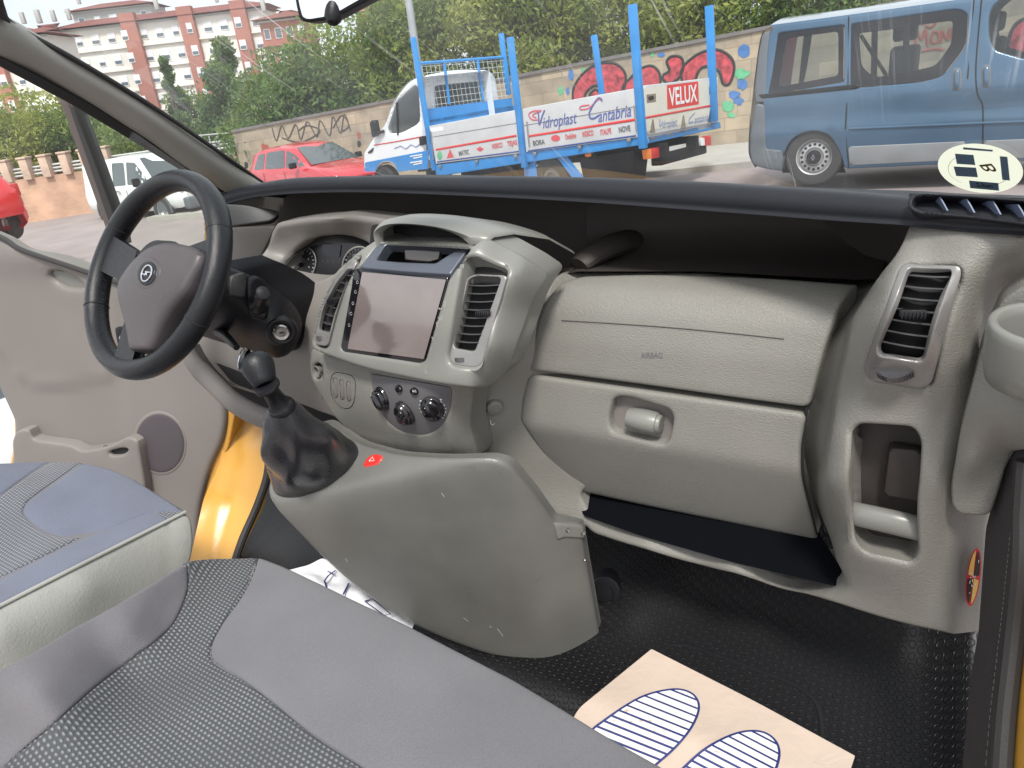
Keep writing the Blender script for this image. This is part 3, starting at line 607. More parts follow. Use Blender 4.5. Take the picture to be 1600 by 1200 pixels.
for px, py, s_ in ((624, 607, 'o'), (648, 611, 'A.C')):
    b_ = button(px, py, off(S_lo, -.0015), .0072, .005, M_['gloss'], 'push_button', cp, xs_=1.15)
    m = MB(); text_on(s_ if s_ != 'o' else '=O', px, py, .006, off(S_lo, .0042), m, lift=.001, bold=.01); m.build('lettering', M_['white'], b_)
m = MB(); kx, ky = 676, 638
for k in range(18):
    a = k / 18 * 2 * math.pi
    if k in (3, 7, 12): continue
    o, x, y, n = frame(off(S_lo, -.0015), kx, ky); R_ = .0245
    m.obox(o + (x * math.cos(a) + y * math.sin(a)) * R_ + n * .0005, -x * math.sin(a) + y * math.cos(a), x * math.cos(a) + y * math.sin(a), n, (.0045 if k % 3 else .0025, .0009, .0003))
for k, (dx, dy) in enumerate(((-.018, .017), (.018, .02), (-.015, -.02), (.014, -.021))): m.obox(o + x * dx * 1.05 + y * dy * 1.05 + n * .0005, x, y, n, (.0035, .0025, .0004))
for k, tx in enumerate('01234'):
    a = 3.9 - k * .62; o, x, y, n = frame(off(S_lo, -.0015), 633, 645); text_on(tx, 633, 645, .0045, off(S_lo, -.0015), mm := MB(), lift=.0006, bold=.01)
    d_ = (x * math.cos(a) + y * math.sin(a)) * .0225; m.add([np.array(v) + d_ for v in mm.v], mm.f)
m.build('dial_marks', M_['print'], cp)
for col_, a0, a1 in (((.5, .03, .03), 1.4, 3.4), ((.04, .12, .4), 3.4, 4.6)):
    m = MB(); o, x, y, n = frame(off(S_lo, -.0015), 597, 623); q = [o + (x * math.cos(a) + y * math.sin(a)) * .0192 + n * .0004 for a in np.linspace(a0, a1, 14)]
    m.tube(q, .0007, 6); m.build('temperature_band', mat('band', col_, .5), cp)
# switch blanks
sb = rp([(517, 588, 8), (524, 581, 6), (550, 586, 8), (556, 596, 8), (554, 628, 12), (546, 640, 8), (530, 636, 14), (517, 618, 14)], 8)
m = MB(); line(np.vstack([sb, sb[:1]]), off(S_lo, .0002), .0016, m, .0002); sbo = m.build('switch_frame', M_['black'], LO)
for px in (523.5, 534, 544.5):
    py = 607 + (px - 523) * .25; h_ = rp([(px - 3.4, py - 17, 3), (px + 3.2, py - 16, 3), (px + 3.8, py + 14, 3), (px - 1.5, py + 15, 3)], 3)
    patch('switch_blank', h_, off(S_lo, .0016), M_['trim_door'], LO, bev=1.8, bh=.0012, skirt=.004, step=6); m = MB(); line(np.vstack([h_, h_[:1]]), off(S_lo, .0002), .0013, m, .0002); m.build('switch_gap', M_['black'], LO)
m = MB(); line([(504, 566), (505, 590), (503.5, 625)], S_lo, .0012, m, .0002); m.build('panel_joint', M_['black'], LO)
o, x, y, n = frame(S_lo, 495, 580); m = MB(); m.lathe(o, n, [(.0125, -.001), (.0122, .002), (.0098, .0015), (.0092, -.002), (.0085, -.02)], 28, xa=y, sx=1.0, cap=False); so_ = m.build('power_socket', M_['vent'], LO); MB().lathe(o - n * .012, n, [(.0001, 0), (.009, 0)], 20, cap=False).build('socket_well', M_['deep'], LO)
# seam strip right of the control panel
m = MB(); line([(741, 612), (739, 640), (738, 662), (748, 700), (756, 718)], off(S_body, .002), .006, m, .001); m.build('joint_strip', TS, D)

# ---- instrument cluster
S_cl = tps([(430, 352, 1.17), (520, 343, 1.16), (620, 345, 1.16), (403, 408, 1.13), (400, 432, 1.08), (640, 380, 1.17), (449, 397, 1.19), (474, 379, 1.20), (507, 370, 1.21), (552, 372, 1.21), (580, 384, 1.20), (474, 441, 1.10), (507, 440, 1.08), (600, 430, 1.1), (425, 430, 1.12)])
gh = rp([(424, 434, 12), (436, 412, 20), (456, 392, 20), (480, 376, 20), (520, 369, 20), (556, 372, 20), (585, 386, 14), (600, 440), (560, 452, 5), (500, 440, 20), (474, 442, 12)], 8)
CL = patch('instrument_binnacle', rp([(432, 352, 6), (480, 344, 20), (560, 342, 30), (640, 350), (640, 460), (560, 470), (484, 452), (440, 440), (396, 434, 5), (403, 408, 10)], 6), S_cl, mat('binnacle_trim', (.19, .175, .16), .45, bump=(300, .3), mottle=(6, .05)), D, [gh], step=9, bev=7, bh=.010, skirt=.06, sdir=(0, 1, 0))
patch('binnacle_inner', rp([(415, 430), (436, 395), (480, 362), (560, 358), (620, 380), (620, 470), (420, 455)], 8), tps([(424, 434, 1.16), (456, 392, 1.21), (520, 369, 1.235), (600, 384, 1.24), (474, 442, 1.12), (560, 445, 1.12), (500, 410, 1.22)]), M_['trim_dark'], CL, [rp([(442, 424, 8), (455, 402, 14), (480, 386, 12), (520, 379, 12), (556, 380), (600, 395), (600, 440), (500, 434, 10), (462, 438, 10)], 8)], bev=0, skirt=0, step=14)
S_ga = plane3((440, 420, 1.235), (600, 420, 1.235), (500, 380, 1.245))
gf = patch('gauge_face', [(430, 370), (620, 360), (620, 460), (430, 455)], S_ga, mat('gauge_black', (.02, .021, .026), .3, spec=.6), CL, bev=0, skirt=0, step=30)
for gx, gy in ((471, 412), (560, 413)):
    m = MB(); q = ell(gx, gy, 23, 28, 40, .35); line(np.vstack([q, q[:1]]), S_ga, .0045, m, .003); g_ = m.build('gauge_ring', mat('ring_metal' + str(gx), (.42, .40, .36), .3, metal=.7), CL)
    m = MB()
    for k in range(19):
        a = 2.4 + k * .26; p0 = np.array([gx, gy]) + np.array([math.cos(a) * 18, math.sin(a) * 22]); p1 = np.array([gx, gy]) + np.array([math.cos(a) * 21, math.sin(a) * 25.5]); line([p0, p1], S_ga, .001 if k % 2 else .002, m, .001)
    for k, s_ in enumerate(('1', '2', '3', '4', '5', '6')) if gx == 471 else enumerate(('20', '60', '100', '140', '180')):
        a = 2.6 + k * .8; text_on(s_, gx + math.cos(a) * 13, gy + math.sin(a) * 16, .008, S_ga, m, bold=.01)
    m.build('gauge_scale', M_['print'], g_)
    m = MB(); line([(gx - 2, gy + 3), (gx - 18, gy + 19)], S_ga, .0018, m, .004); m.build('needle', M_['print'], g_); o, x, y, n = frame(S_ga, gx - 1, gy + 2); MB().lathe(o, n, [(.006, 0), (.005, .006), (.0001, .007)], 20).build('needle_hub', M_['black'], g_)
patch('trip_display', rp([(504, 381, 2), (533, 383, 2), (530, 402, 2), (503, 400, 2)], 2), off(S_ga, .003), mat('trip_lcd', (.012, .016, .03), .15), CL, bev=0, skirt=.003, step=20)
m = MB()
for k in range(4): line(ell(506 + k * 8, 408 + k * .5, 1.5, 1.5, 8), S_ga, .0008, m, .002)
m.build('warning_lamps', M_['climate'], CL)
# dark left end of the recess and its small vent
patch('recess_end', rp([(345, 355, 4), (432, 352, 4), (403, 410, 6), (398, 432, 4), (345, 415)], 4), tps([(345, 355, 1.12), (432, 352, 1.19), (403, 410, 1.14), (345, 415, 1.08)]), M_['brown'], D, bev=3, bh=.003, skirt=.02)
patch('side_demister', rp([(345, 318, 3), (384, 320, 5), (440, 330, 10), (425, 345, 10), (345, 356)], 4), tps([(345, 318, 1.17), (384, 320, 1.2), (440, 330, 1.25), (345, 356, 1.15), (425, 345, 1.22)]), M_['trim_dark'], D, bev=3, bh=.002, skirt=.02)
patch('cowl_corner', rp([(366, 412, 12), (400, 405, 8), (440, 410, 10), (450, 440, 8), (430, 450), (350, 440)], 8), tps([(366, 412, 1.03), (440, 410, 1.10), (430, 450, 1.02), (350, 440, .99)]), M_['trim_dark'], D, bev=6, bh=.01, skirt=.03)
# pale band under the cluster, running down to the knee panel
S_kn = tps([(393, 431, 1.02), (417, 431, 1.03), (485, 441, 1.04), (519, 430, 1.05), (560, 400, 1.08), (500, 480, 1.01), (488, 560, .985), (490, 600, .985), (545, 660, 1.0), (480, 640, .99), (420, 600, .99), (373, 560, .985), (320, 535, .98), (340, 590, .97), (400, 640, .98), (440, 520, .99), (380, 480, .99)])
KN = patch('knee_panel', rp([(393, 430, 4), (420, 430, 20), (455, 438, 20), (490, 441, 20), (517, 431, 20), (545, 408, 10), (575, 395), (575, 480), (560, 600), (545, 660, 8), (500, 645, 30), (470, 632, 20), (420, 622, 20), (380, 612, 20), (345, 590, 20), (318, 555, 10), (306, 530, 4), (370, 470)], 6), S_kn, M_['trim_door'], D, step=12, bev=5, bh=.005, skirt=.06, sdir=(0, 1, 0))
patch('coin_tray', rp([(337, 567, 4), (392, 588, 4), (420, 612, 8), (395, 610, 8), (362, 598, 8)], 5), off(S_kn, .003), M_['deep'], KN, bev=2, bh=.001, skirt=.004, step=12)
m = MB(); q = rp([(334, 564, 4), (392, 585, 4), (425, 615, 8), (395, 613, 8), (360, 601, 8)], 5); line(np.vstack([q, q[:1]]), off(S_kn, .004), .003, m); m.build('tray_rim', M_['trim_door'], KN)
# big rounded roll under the knee panel
Pq = [at(*a, y=v) for *a, v in ((288, 540, .935), (305, 570, .935), (335, 600, .93), (365, 628, .925), (400, 648, .925), (440, 662, .94), (490, 672, .96))]
m = MB(); Pq = cat(Pq, 6); m.tube(Pq, np.concatenate([np.linspace(.018, .024, 8), np.full(len(Pq) - 8, .026)]), 18, sq=.8); m.build('knee_roll', M_['trim_door'], D, sharp=80)
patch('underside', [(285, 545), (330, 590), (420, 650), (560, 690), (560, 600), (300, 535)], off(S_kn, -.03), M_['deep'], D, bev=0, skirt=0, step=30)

# ---- steering column
S_co = tps([(350, 420, .83), (384, 422, .87), (430, 442, .93), (464, 470, .965), (478, 501, .985), (474, 531, .975), (457, 558, .955), (434, 566, .935), (391, 553, .90), (345, 540, .86), (307, 527, .84), (330, 470, .80), (400, 490, .865), (440, 516, .895), (370, 510, .84)], .0001)
CO = patch('steering_column', rp([(340, 410, 6), (384, 424, 10), (430, 443, 16), (464, 470, 20), (480, 503, 20), (474, 533, 16), (457, 558, 16), (434, 567, 16), (391, 553, 16), (345, 541, 16), (305, 528, 10), (300, 480)], 8), S_co, M_['black'], VAN, step=9, bev=10, bh=.015, skirt=.10, sdir=(0, 1, -.1))
tag(CO, 'black steering column cover with ignition lock')
m = MB(); line([(425, 478), (450, 492), (478, 505)], off(S_co, .0002), .0014, m, .0004); m.build('cover_joint', M_['deep'], CO)
patch('stalk_block', rp([(361, 431, 4), (384, 425, 4), (386, 440), (384, 466, 4), (356, 462, 4)], 4), off(S_co, .012), M_['trim_dark'], CO, bev=3, bh=.003, skirt=.03, step=8)
patch('stalk_boss', rp([(385, 440, 8), (400, 428, 10), (424, 440, 12), (424, 480, 10), (415, 505, 12), (390, 500, 10)], 8), off(S_co, .008), M_['black'], CO, bev=7, bh=.010, skirt=.03, step=7)
o, x, y, n = frame(off(S_co, .008), 404, 474); tip = at(410, 458, y=.835); d_ = tip - o; ln = np.linalg.norm(d_); m = MB()
m.lathe(o, d_, [(.021, -.01), (.020, .012), (.013, .02), (.0115, ln - .018), (.0135, ln - .016), (.0145, ln - .004), (.012, ln + .002), (.006, ln + .004), (.0001, ln + .0043)], 28); m.build('wiper_stalk', M_['black'], CO, sharp=40)
m = MB(); m.tube(cat([at(342, 518, y=.84), at(352, 525, y=.82), at(362, 535, y=.80), at(370, 543, y=.79)], 5), np.linspace(.011, .006, 16), 12); m.build('stalk', M_['black'], CO)
o, x, y, n = frame(off(S_co, .003), 440, 518); n2 = n * .6 + np.array([.3, -.7, .25]); n2 /= np.linalg.norm(n2)
m = MB(); m.lathe(o, n2, [(.031, -.012), (.030, .003), (.026, .006), (.020, .0045), (.018, .002), (.0001, .002)], 36); ig = m.build('ignition_bezel', M_['black'], CO, sharp=60)
m = MB(); m.lathe(o + n2 * .001, n2, [(.0165, 0), (.0165, .006), (.0145, .0085), (.010, .0075), (.0098, .0055), (.0001, .0055)], 32); m.build('key_barrel', M_['metal'], ig, sharp=30)
m = MB(); xx = np.cross(n2, [0, 0, 1]); xx /= np.linalg.norm(xx); m.obox(o + n2 * .0068, xx, np.cross(n2, xx), n2, (.008, .003, .001)); m.build('key_slot', M_['deep'], ig)

# ---- steering wheel
Cw = np.array([-1.2435, .736, -.252]); tl = .593; nw = np.array([-.0292 * math.cos(tl), -math.cos(tl), math.sin(tl)]); nw /= np.linalg.norm(nw)
uw = np.cross([0, 0, 1], nw); uw /= np.linalg.norm(uw); vw = np.cross(nw, uw)
def wp(a, r, h=0): return Cw + (uw * math.cos(a) + vw * math.sin(a)) * r + nw * h
RW, RT = .1795, .0195
m = MB(); rowz = []
for k in range(144):
    a = 2 * math.pi * k / 144; c = wp(a, RW); er = (uw * math.cos(a) + vw * math.sin(a)); bulge = 1 + .03 * math.sin(k * 1.9) * .4
    rr_ = RT * (1 + .05 * (math.exp(-((math.degrees(a) % 360 - 40) / 14) ** 2) + math.exp(-((math.degrees(a) % 360 - 140) / 14) ** 2)))
    ring = []
    for j in range(24):
        b = 2 * math.pi * j / 24; sc = 1.0
        if 2.4 < b < 3.9: sc = 1 - .05 * (k % 2) - .03 * rng.random()      # puckered stitched inner side
        ring.append(c + (er * math.cos(b) * 1.0 + nw * math.sin(b) * 1.12) * rr_ * sc)
    rowz.append(ring)
m.grid(rowz, True, True); WH = m.build('steering_wheel', M_['leather'], VAN, sharp=80); tag(WH, 'black leather covered steering wheel with a dark grey airbag pad')
WR = WH
m = MB()
for k in range(150):
    a = 2 * math.pi * k / 150; p = wp(a, RW - RT * .93, .004); q = wp(a + .015, RW - RT * .93, -.004); m.tube([p, q], .0009, 5)
m.build('stitching', M_['trim_dark'], WR)
for a in (math.radians(205), math.radians(335), math.radians(152), math.radians(28)):
    m = MB(); m.tube([wp(a, RW) + ((uw * math.cos(a) + vw * math.sin(a)) * math.cos(b) + nw * math.sin(b) * 1.12) * RT * 1.012 for b in np.linspace(0, 2 * math.pi, 25)], .0009, 6); m.build('seam', M_['deep'], WR)
S_w = planew(Cw + nw * .028, nw)
hub = rp([(181, 462, 8), (183, 439, 10), (205, 410, 14), (232, 384, 14), (262, 376, 14), (296, 383, 10), (313, 394, 5), (310, 410, 10), (299, 433, 10), (288, 457, 10), (262, 490, 16), (247, 512, 16), (229, 546, 4), (197, 547, 4), (193, 515, 10), (186, 482, 8)], 8)
def dome(px, py): return .012 * np.exp(-(((px - 240) / 55) ** 2 + ((py - 440) / 60) ** 2))
HB = patch('airbag_pad', hub, S_w, M_['pad'], WR, step=8, bev=8, bh=.012, skirt=.03, disp=dome)
def polypl(nm, pts, h0, h1, mt, bev=.006):
    """plate in the wheel's plane, pts in (angle deg, radius)"""
    P = [(math.radians(a), r) for a, r in pts]; n_ = len(P); V = [wp(a, r, h0) for a, r in P] + [wp(a, r, h1) for a, r in P]
    F = [tuple(range(n_)), tuple(range(2 * n_ - 1, n_ - 1, -1))] + [(i, (i + 1) % n_, n_ + (i + 1) % n_, n_ + i) for i in range(n_)]
    return mk(nm, V, F, mt, WR, bevel=bev, seg=3)
# in this frame angle 0 = the driver's right, 90 = up
for a0 in (12, 168):
    s_ = 1 if a0 < 90 else -1
    polypl('spoke', [(a0 - 12 * s_, .165), (a0 + 9 * s_, .165), (a0 + 16 * s_, .07), (a0 - 34 * s_, .06)], -.006, .012, M_['leather'])
polypl('spoke', [(262, .168), (278, .168), (292, .06), (248, .06)], -.006, .014, M_['leather'])
m = MB(); m.lathe(Cw - nw * .075, nw, [(.05, 0), (.062, .02), (.068, .06), (.06, .085), (.02, .09), (.0001, .09)], 32); m.build('hub_shroud', M_['black'], WR)
# badge
Sb = off(S_w, .012); o, x, y, n = frame(Sb, 229, 426); m = MB()
S_bd = planew(Cw + nw * .040, nw)
q = ell(229, 427, 21, 27, 36, .25); bd = patch('badge_plate', q, S_bd, M_['pad'], WR, bev=5, bh=.005, skirt=.012, step=8)
q = ell(229, 427, 15, 19.5, 30, .25); patch('badge_disc', q, planew(Cw + nw * .0415, nw), M_['black'], WR, bev=3, bh=.002, skirt=.004, step=8)
Sq = planew(Cw + nw * .0425, nw); m = MB(); c0 = S(Sq, 229, 427)[0]; m.tube([c0 + (uw * math.cos(a) + vw * math.sin(a)) * .0145 for a in np.linspace(0, 2 * np.pi, 33)[:-1]], .0016, 8, closed=True)
zz = [(-.019, -.0025), (-.002, -.0005), (-.005, .0035), (.019, .0025), (.002, .0005), (.005, -.0035)]
m.add([c0 + uw * a + vw * b + nw * .001 for a, b in zz] + [c0 + uw * a + vw * b - nw * .001 for a, b in zz], [(0, 1, 5), (1, 2, 4, 5), (2, 3, 4), (6, 11, 7), (7, 11, 10, 8), (8, 10, 9)] + [(i, (i + 1) % 6, 6 + (i + 1) % 6, 6 + i) for i in range(6)])
m.build('badge', M_['chrome'], WR, sharp=30)
m = MB(); text_on('AIRBAG', 215, 494, .010, off(S_w, .0035), m, lift=.0005, ang=.0, sx=.8); m.build('lettering', M_['black'], WR)

# ---- gear console
S_cn = smin([plane3((430, 785, .752), (795, 740, .905), (870, 1040, .972)), plane3((795, 740, .905), (862, 1040, .970), (943, 1000, 1.085)), plane3((430, 790, .752), (640, 742, .839), (520, 672, .90))], .09)
boot_ring = rp([(426, 768, 14), (424, 740, 14), (440, 705, 16), (470, 675, 20), (520, 672, 16), (555, 690, 14), (562, 708, 14), (545, 736, 20), (505, 765, 20), (465, 778, 16), (438, 777, 12)], 12)
CN = patch('gear_console', rp([(415, 770, 14), (420, 745, 12), (440, 700, 16), (475, 665, 14), (510, 655, 10), (560, 690, 16), (620, 707, 20), (700, 713, 20), (770, 716, 20), (800, 726, 14), (838, 770, 14), (868, 812, 4), (912, 822, 5), (916, 850, 4), (920, 875, 10), (943, 1008, 6), (925, 1030, 14), (880, 1048, 20), (820, 1042, 40), (740, 1020, 60), (650, 984, 60), (560, 926, 60), (490, 862, 60), (430, 798, 20)], 8), S_cn, M_['console'], VAN, step=9, bev=9, bh=.010, skirt=.015, sdir=(0, 1, 0))
tag(CN, 'smooth grey gear lever console between the footwells')
patch('hazard_switch', rp([(566, 730, 4), (570, 717, 10), (580, 709, 10), (594, 709, 6), (599, 715, 4), (590, 726, 10)], 5), off(S_cn, .003), M_['red'], CN, bev=3, bh=.003, skirt=.006, step=6)
m = MB(); line([(577, 720), (582, 714), (585, 720), (577, 720.5)], off(S_cn, .0032), .0012, m, .0006); m.build('hazard_mark', M_['white'], CN)
for px, py, r in ((906, 1016, .009),): o, x, y, n = frame(S_cn, px, py); MB().lathe(o, n, [(r, .0005), (r * .7, .0005), (r * .6, -.002), (.0001, -.0025)], 20).build('screw_well', M_['trim_door'], CN)
cb = patch('bracket', rp([(866, 818, 3), (912, 822, 3), (915, 842, 3), (880, 840, 4), (872, 846, 4)], 3), off(S_cn, .006), M_['trim_smooth'], CN, bev=3, bh=.003, skirt=.012, step=8)
for px, py in ((887, 828), (911, 833)): o, x, y, n = frame(off(S_cn, .0065), px, py); MB().lathe(o, n, [(.005, 0), (.005, .001), (.002, -.001), (.0001, -.001)], 16).build('screw', M_['metal'], cb)
o, x, y, n = frame(off(S_cn, .0005), 913, 874); MB().lathe(o, n, [(.004, 0), (.004, .001), (.002, -.001), (.0001, -.001)], 16).build('screw', M_['metal'], CN)
m = MB()
for a in ((724, 965, 732, 971), (777, 982, 786, 994), (765, 978, 768, 981), (826, 1034, 829, 1036), (690, 770, 694, 776), (540, 872, 543, 878)): line([a[:2], a[2:]], S_cn, .0009, m, .0002)
m.build('scratches', M_['print'], CN)
# gear lever boot: rings from console opening up to the neck, with folds
base = S(off(S_cn, .001), boot_ring[:, 0], boot_ring[:, 1]); NB = 72
u_ = np.linspace(0, len(base), NB, endpoint=False); bi = np.array([base[int(q) % len(base)] * (1 - q % 1) + base[(int(q) + 1) % len(base)] * (q % 1) for q in u_]); bc = bi.mean(0)
nk = at(437, 632, y=.72); kt = at(404, 585, y=.69); dk = (kt - nk) / np.linalg.norm(kt - nk)
e1 = np.cross(dk, [0, 1, 0]); e1 /= np.linalg.norm(e1); e2 = np.cross(dk, e1)
mid = at(462, 700, y=.76)
an = np.array([math.atan2((p - bc) @ e2, (p - bc) @ e1) for p in bi]); m = MB(); rowz = []
for s_ in np.linspace(0, 1, 26):
    cen = (1 - s_) ** 2 * bc + 2 * s_ * (1 - s_) * (mid + np.array([0, 0, .0])) + s_ * s_ * nk; w_ = (1 - s_) ** 1.25; ring = []
    for k in range(NB):
        rb = (bi[k] - bc); a = an[k]; rn = (e1 * math.cos(a) + e2 * math.sin(a)) * (.021 + .032 * s_ * (1 - s_) * 4 * .5)
        fold = math.sin(a * 3 + s_ * 7) * .012 + math.sin(a * 5 - s_ * 9 + 1) * .007 + abs(math.sin(a * 2 + s_ * 4)) * .010; env = math.sin(math.pi * min(1, s_ * 1.02)) ** .8
        d = rb * w_ + rn * (1 - w_); ring.append(cen + d * (1 + fold * env / .05 * .38) + dk * fold * env * .6)
    rowz.append(ring)
m.grid(rowz, cv=True); bt = m.build('gear_boot', mat('boot_leather', (.022, .022, .025), .27, spec=.6, bump=(160, .25), mottle=(14, .05)), CN, sharp=85)
m = MB(); m.lathe(nk - dk * .012, dk, [(.024, 0), (.0245, .006), (.020, .012), (.0175, .016), (.015, .03), (.0145, .048), (.018, .053), (.022, .056), (.0225, .060), (.019, .064), (.021, .066)], 28); m.build('lever_collar', M_['black'], CN, sharp=50)
kb0 = nk + dk * .050; KT = at(394, 552, y=.715); kd = (KT - kb0); kl = np.linalg.norm(kd); kd /= kl
ks = kl / .0815; m = MB(); m.lathe(kb0, kd, [(a_ * .86, b_ * ks) for a_, b_ in [(.018, 0), (.022, .004), (.024, .012), (.0275, .024), (.0315, .040), (.0325, .052), (.031, .062), (.026, .071), (.017, .078), (.007, .081), (.0001, .0815)]], 36); kn = m.build('gear_knob', M_['leather'], CN, sharp=60)
m = MB(); s1 = np.cross(kd, [0, 0, 1]); s1 /= np.linalg.norm(s1)
cdir = np.array([-.80, -.45, .35]); cdir = cdir / np.linalg.norm(cdir); m.lathe(kb0 + kd * .058 * ks + cdir * .0205, cdir, [(.019, -.004), (.0185, .002), (.017, .005), (.011, .007), (.0001, .0078)], 28); m.build('shift_plate', M_['gloss'], CN)
m = MB(); m.lathe(kb0 + kd * .058 * ks + cdir * .0205, cdir, [(.0185, .0005), (.0200, .002), (.0185, .0040)], 28, cap=False); m.build('chrome_ring', M_['chrome'], CN)
# pedals tunnel parts at the firewall
m = MB(); m.lathe(at(945, 925, y=1.16), [0.2, -.9, .3], [(.035, -.06), (.036, 0), (.033, .004), (.022, .005), (.02, .012), (.0001, .013)], 30); m.tube(cat([at(952, 935, y=1.17), at(960, 980, y=1.17), at(958, 1010, y=1.15)], 5), .018, 12); m.build('heater_pipe', M_['black'], CN)
# ---- windscreen, pillar, door
S_ws = tps([(409, 285, 'x', -1.67), (0, 12, 'x', -1.56), (225, 158, 'x', -1.62), (700, 285, 1.60), (1000, 285, 1.60), (1500, 300, 1.36), (1800, 330, 1.15), (500, 0, .93), (1000, 0, 1.05), (1600, 0, 1.02), (1800, 0, .95), (750, 140, 1.22), (1200, 150, 1.28)])
wsc = patch('windscreen', rp([(2, 6), (22, 39), (112, 88), (225, 156), (409, 284), (409, 330), (1000, 330), (1500, 360), (1800, 400), (1800, -120), (0, -120)], 2), S_ws, M_['glass_w'], VAN, bev=0, skirt=0, step=50, smooth='keep')
m = MB(); q = cat([(-6, -30), (3, 12), (22, 40), (112, 90), (225, 158), (320, 222), (409, 285), (430, 300)], 6); m.tube(S(off(S_ws, .012), np.array(q)[:, 0], np.array(q)[:, 1]), .0055, 8); m.build('windscreen_seal', M_['seal'], VAN)
S_pi = tps([(409, 286, 'x', -1.665), (0, 12, 'x', -1.545), (0, 95, 'x', -1.60), (354, 301, 'x', -1.71), (227, 216, 'x', -1.67), (225, 158, 'x', -1.62)], .01)
ue = np.array([(-60, -44), (-20, -8), (5, 25), (40, 46), (112, 91), (225, 159), (320, 223), (409, 286), (440, 312)], float); le = np.array([(-60, 60), (-25, 78), (0, 91), (22, 103), (57, 120), (142, 165), (227, 216), (283, 256), (354, 301)], float)
uu = cat(ue, 5); ll = cat(le, 5); m = MB(); rowz = []
for k, (a, b) in enumerate(zip(uu, ll)):
    t = k / (len(uu) - 1); row = []
    for s_ in np.linspace(-.06, 1.06, 15):
        p = a * (1 - s_) + b * s_; x = (-1.535 - .13 * t) * (1 - s_) + (-1.595 - .115 * t) * s_ + .03 * math.sin(math.pi * min(max(s_, 0), 1)) ** .8 - (.03 if s_ < 0 or s_ > 1 else 0); row.append(at(p[0], p[1], x=x))
    rowz.append(row)
m.grid(rowz); pil = m.build('windscreen_pillar', mat('pillar_trim', (.25, .245, .225), .5, bump=(500, .4), mottle=(5, .03)), VAN, sharp=80)
patch('door_seal', rp([(-60, 58), (0, 89), (57, 118), (142, 163), (227, 214), (283, 254), (358, 302), (350, 312), (278, 264), (184, 207), (108, 162), (0, 105), (-60, 75)], 3), off(S_pi, -.012), M_['seal'], VAN, step=12, bev=3, bh=.004, skirt=.02)
patch('headliner', rp([(-60, -60), (10, -60), (7, -4, 10), (4, 14, 10), (20, 40, 6), (-60, 0)], 4), tps([(0, 12, 'x', -1.53), (-60, -60, 'x', -1.5), (10, -60, 'x', -1.48)]), M_['seal'], VAN, step=14, bev=3, skirt=.03)
# interior mirror
S_mi = plane3((460, 0, .70), (560, 0, .735), (500, 60, .71))
mo = rp([(452, -70), (462, 8, 10), (468, 32, 8), (480, 35, 6), (520, 30, 10), (560, 8, 20), (660, -45), (640, -90)], 10)
mi = patch('interior_mirror', mo, S_mi, M_['black'], VAN, step=10, bev=3, bh=.003, skirt=.03)
patch('mirror_glass', rp([(457, -66), (467, 4, 10), (473, 27, 6), (482, 30, 6), (518, 24, 10), (556, 2, 20), (650, -48), (632, -86)], 8), off(S_mi, .0012), mat('mirror_face', (.75, .8, .85), .02, metal=1), mi, bev=0, skirt=0, step=30)
m = MB(); m.lathe(at(521, 22, y=.722), (.1, -.5, -.8), [(.011, -.01), (.0105, .006), (.006, .012), (.0001, .013)], 18); m.build('dipping_tab', M_['black'], mi)
# sticker on the glass
S_st = off(S_ws, .006); STK = mat('sticker_paper', (.80, .80, .66), .6); _t = N_(STK, 'ShaderNodeBsdfTranslucent'); _t.inputs[0].default_value = (.85, .85, .68, 1); _m = N_(STK, 'ShaderNodeMixShader'); _m.inputs[0].default_value = .7
STK.node_tree.links.new(STK.node_tree.nodes['Principled BSDF'].outputs[0], _m.inputs[1]); STK.node_tree.links.new(_t.outputs[0], _m.inputs[2]); STK.node_tree.links.new(_m.outputs[0], STK.node_tree.nodes['Material Output'].inputs[0])
stk = patch('windscreen_sticker', ell(1532, 263, 67, 38, 48, .13), S_st, STK, VAN, bev=0, skirt=0, step=20)
tag(stk, 'oval cream inspection sticker seen from behind on the windscreen')
m = MB(); blk = []
for q in ([(1492, 240), (1521, 242), (1524, 258), (1495, 256)], [(1490, 260), (1525, 262), (1528, 277), (1494, 275)], [(1562, 244), (1574, 245), (1578, 282), (1566, 281)], [(1505, 230), (1551, 234), (1551, 237), (1505, 233.5)], [(1514, 282), (1560, 286), (1561, 298), (1516, 294)]):
    q = np.array(q, float); P_ = S(off(S_ws, .0075), q[:, 0], q[:, 1]); MB().add(P_, [(0, 1, 2, 3)]).build('printed_block', mat('block', (.16, .24, .33), .6) if 'block' not in bpy.data.materials else bpy.data.materials['block'], stk, smooth=False)
def mtext(txt, px, py, h, surf, mt, par, lift, ang=0, sx=1, mirror=False, name='lettering', **k):
    m = MB(); text_on(txt, px, py, h, surf, m, ang=ang, lift=lift, sx=-sx if mirror else sx, **k); return m.build(name, mt, par, smooth=False)
mtext('B', 1545, 262, .034, off(S_ws, .0075), mat('brown_ink', (.17, .08, .015), .6), stk, 0, ang=-1.45 + math.pi, mirror=True, bold=.01)
mtext('rad-2', 1538, 290, .013, off(S_ws, .0085), M_['deep'], stk, 0, ang=-.1, mirror=True, bold=.01)
m = MB()
for a0, a1, rx, ry in ((2.2, 3.9, 50, 27), (.6, 1.6, 52, 28)):
    t = np.linspace(a0, a1, 16); line(np.c_[1532 + rx * np.cos(t), 263 + ry * np.sin(t)], off(S_ws, .007), .0006, m)
m.build('printed_lines', M_['climate'], stk)

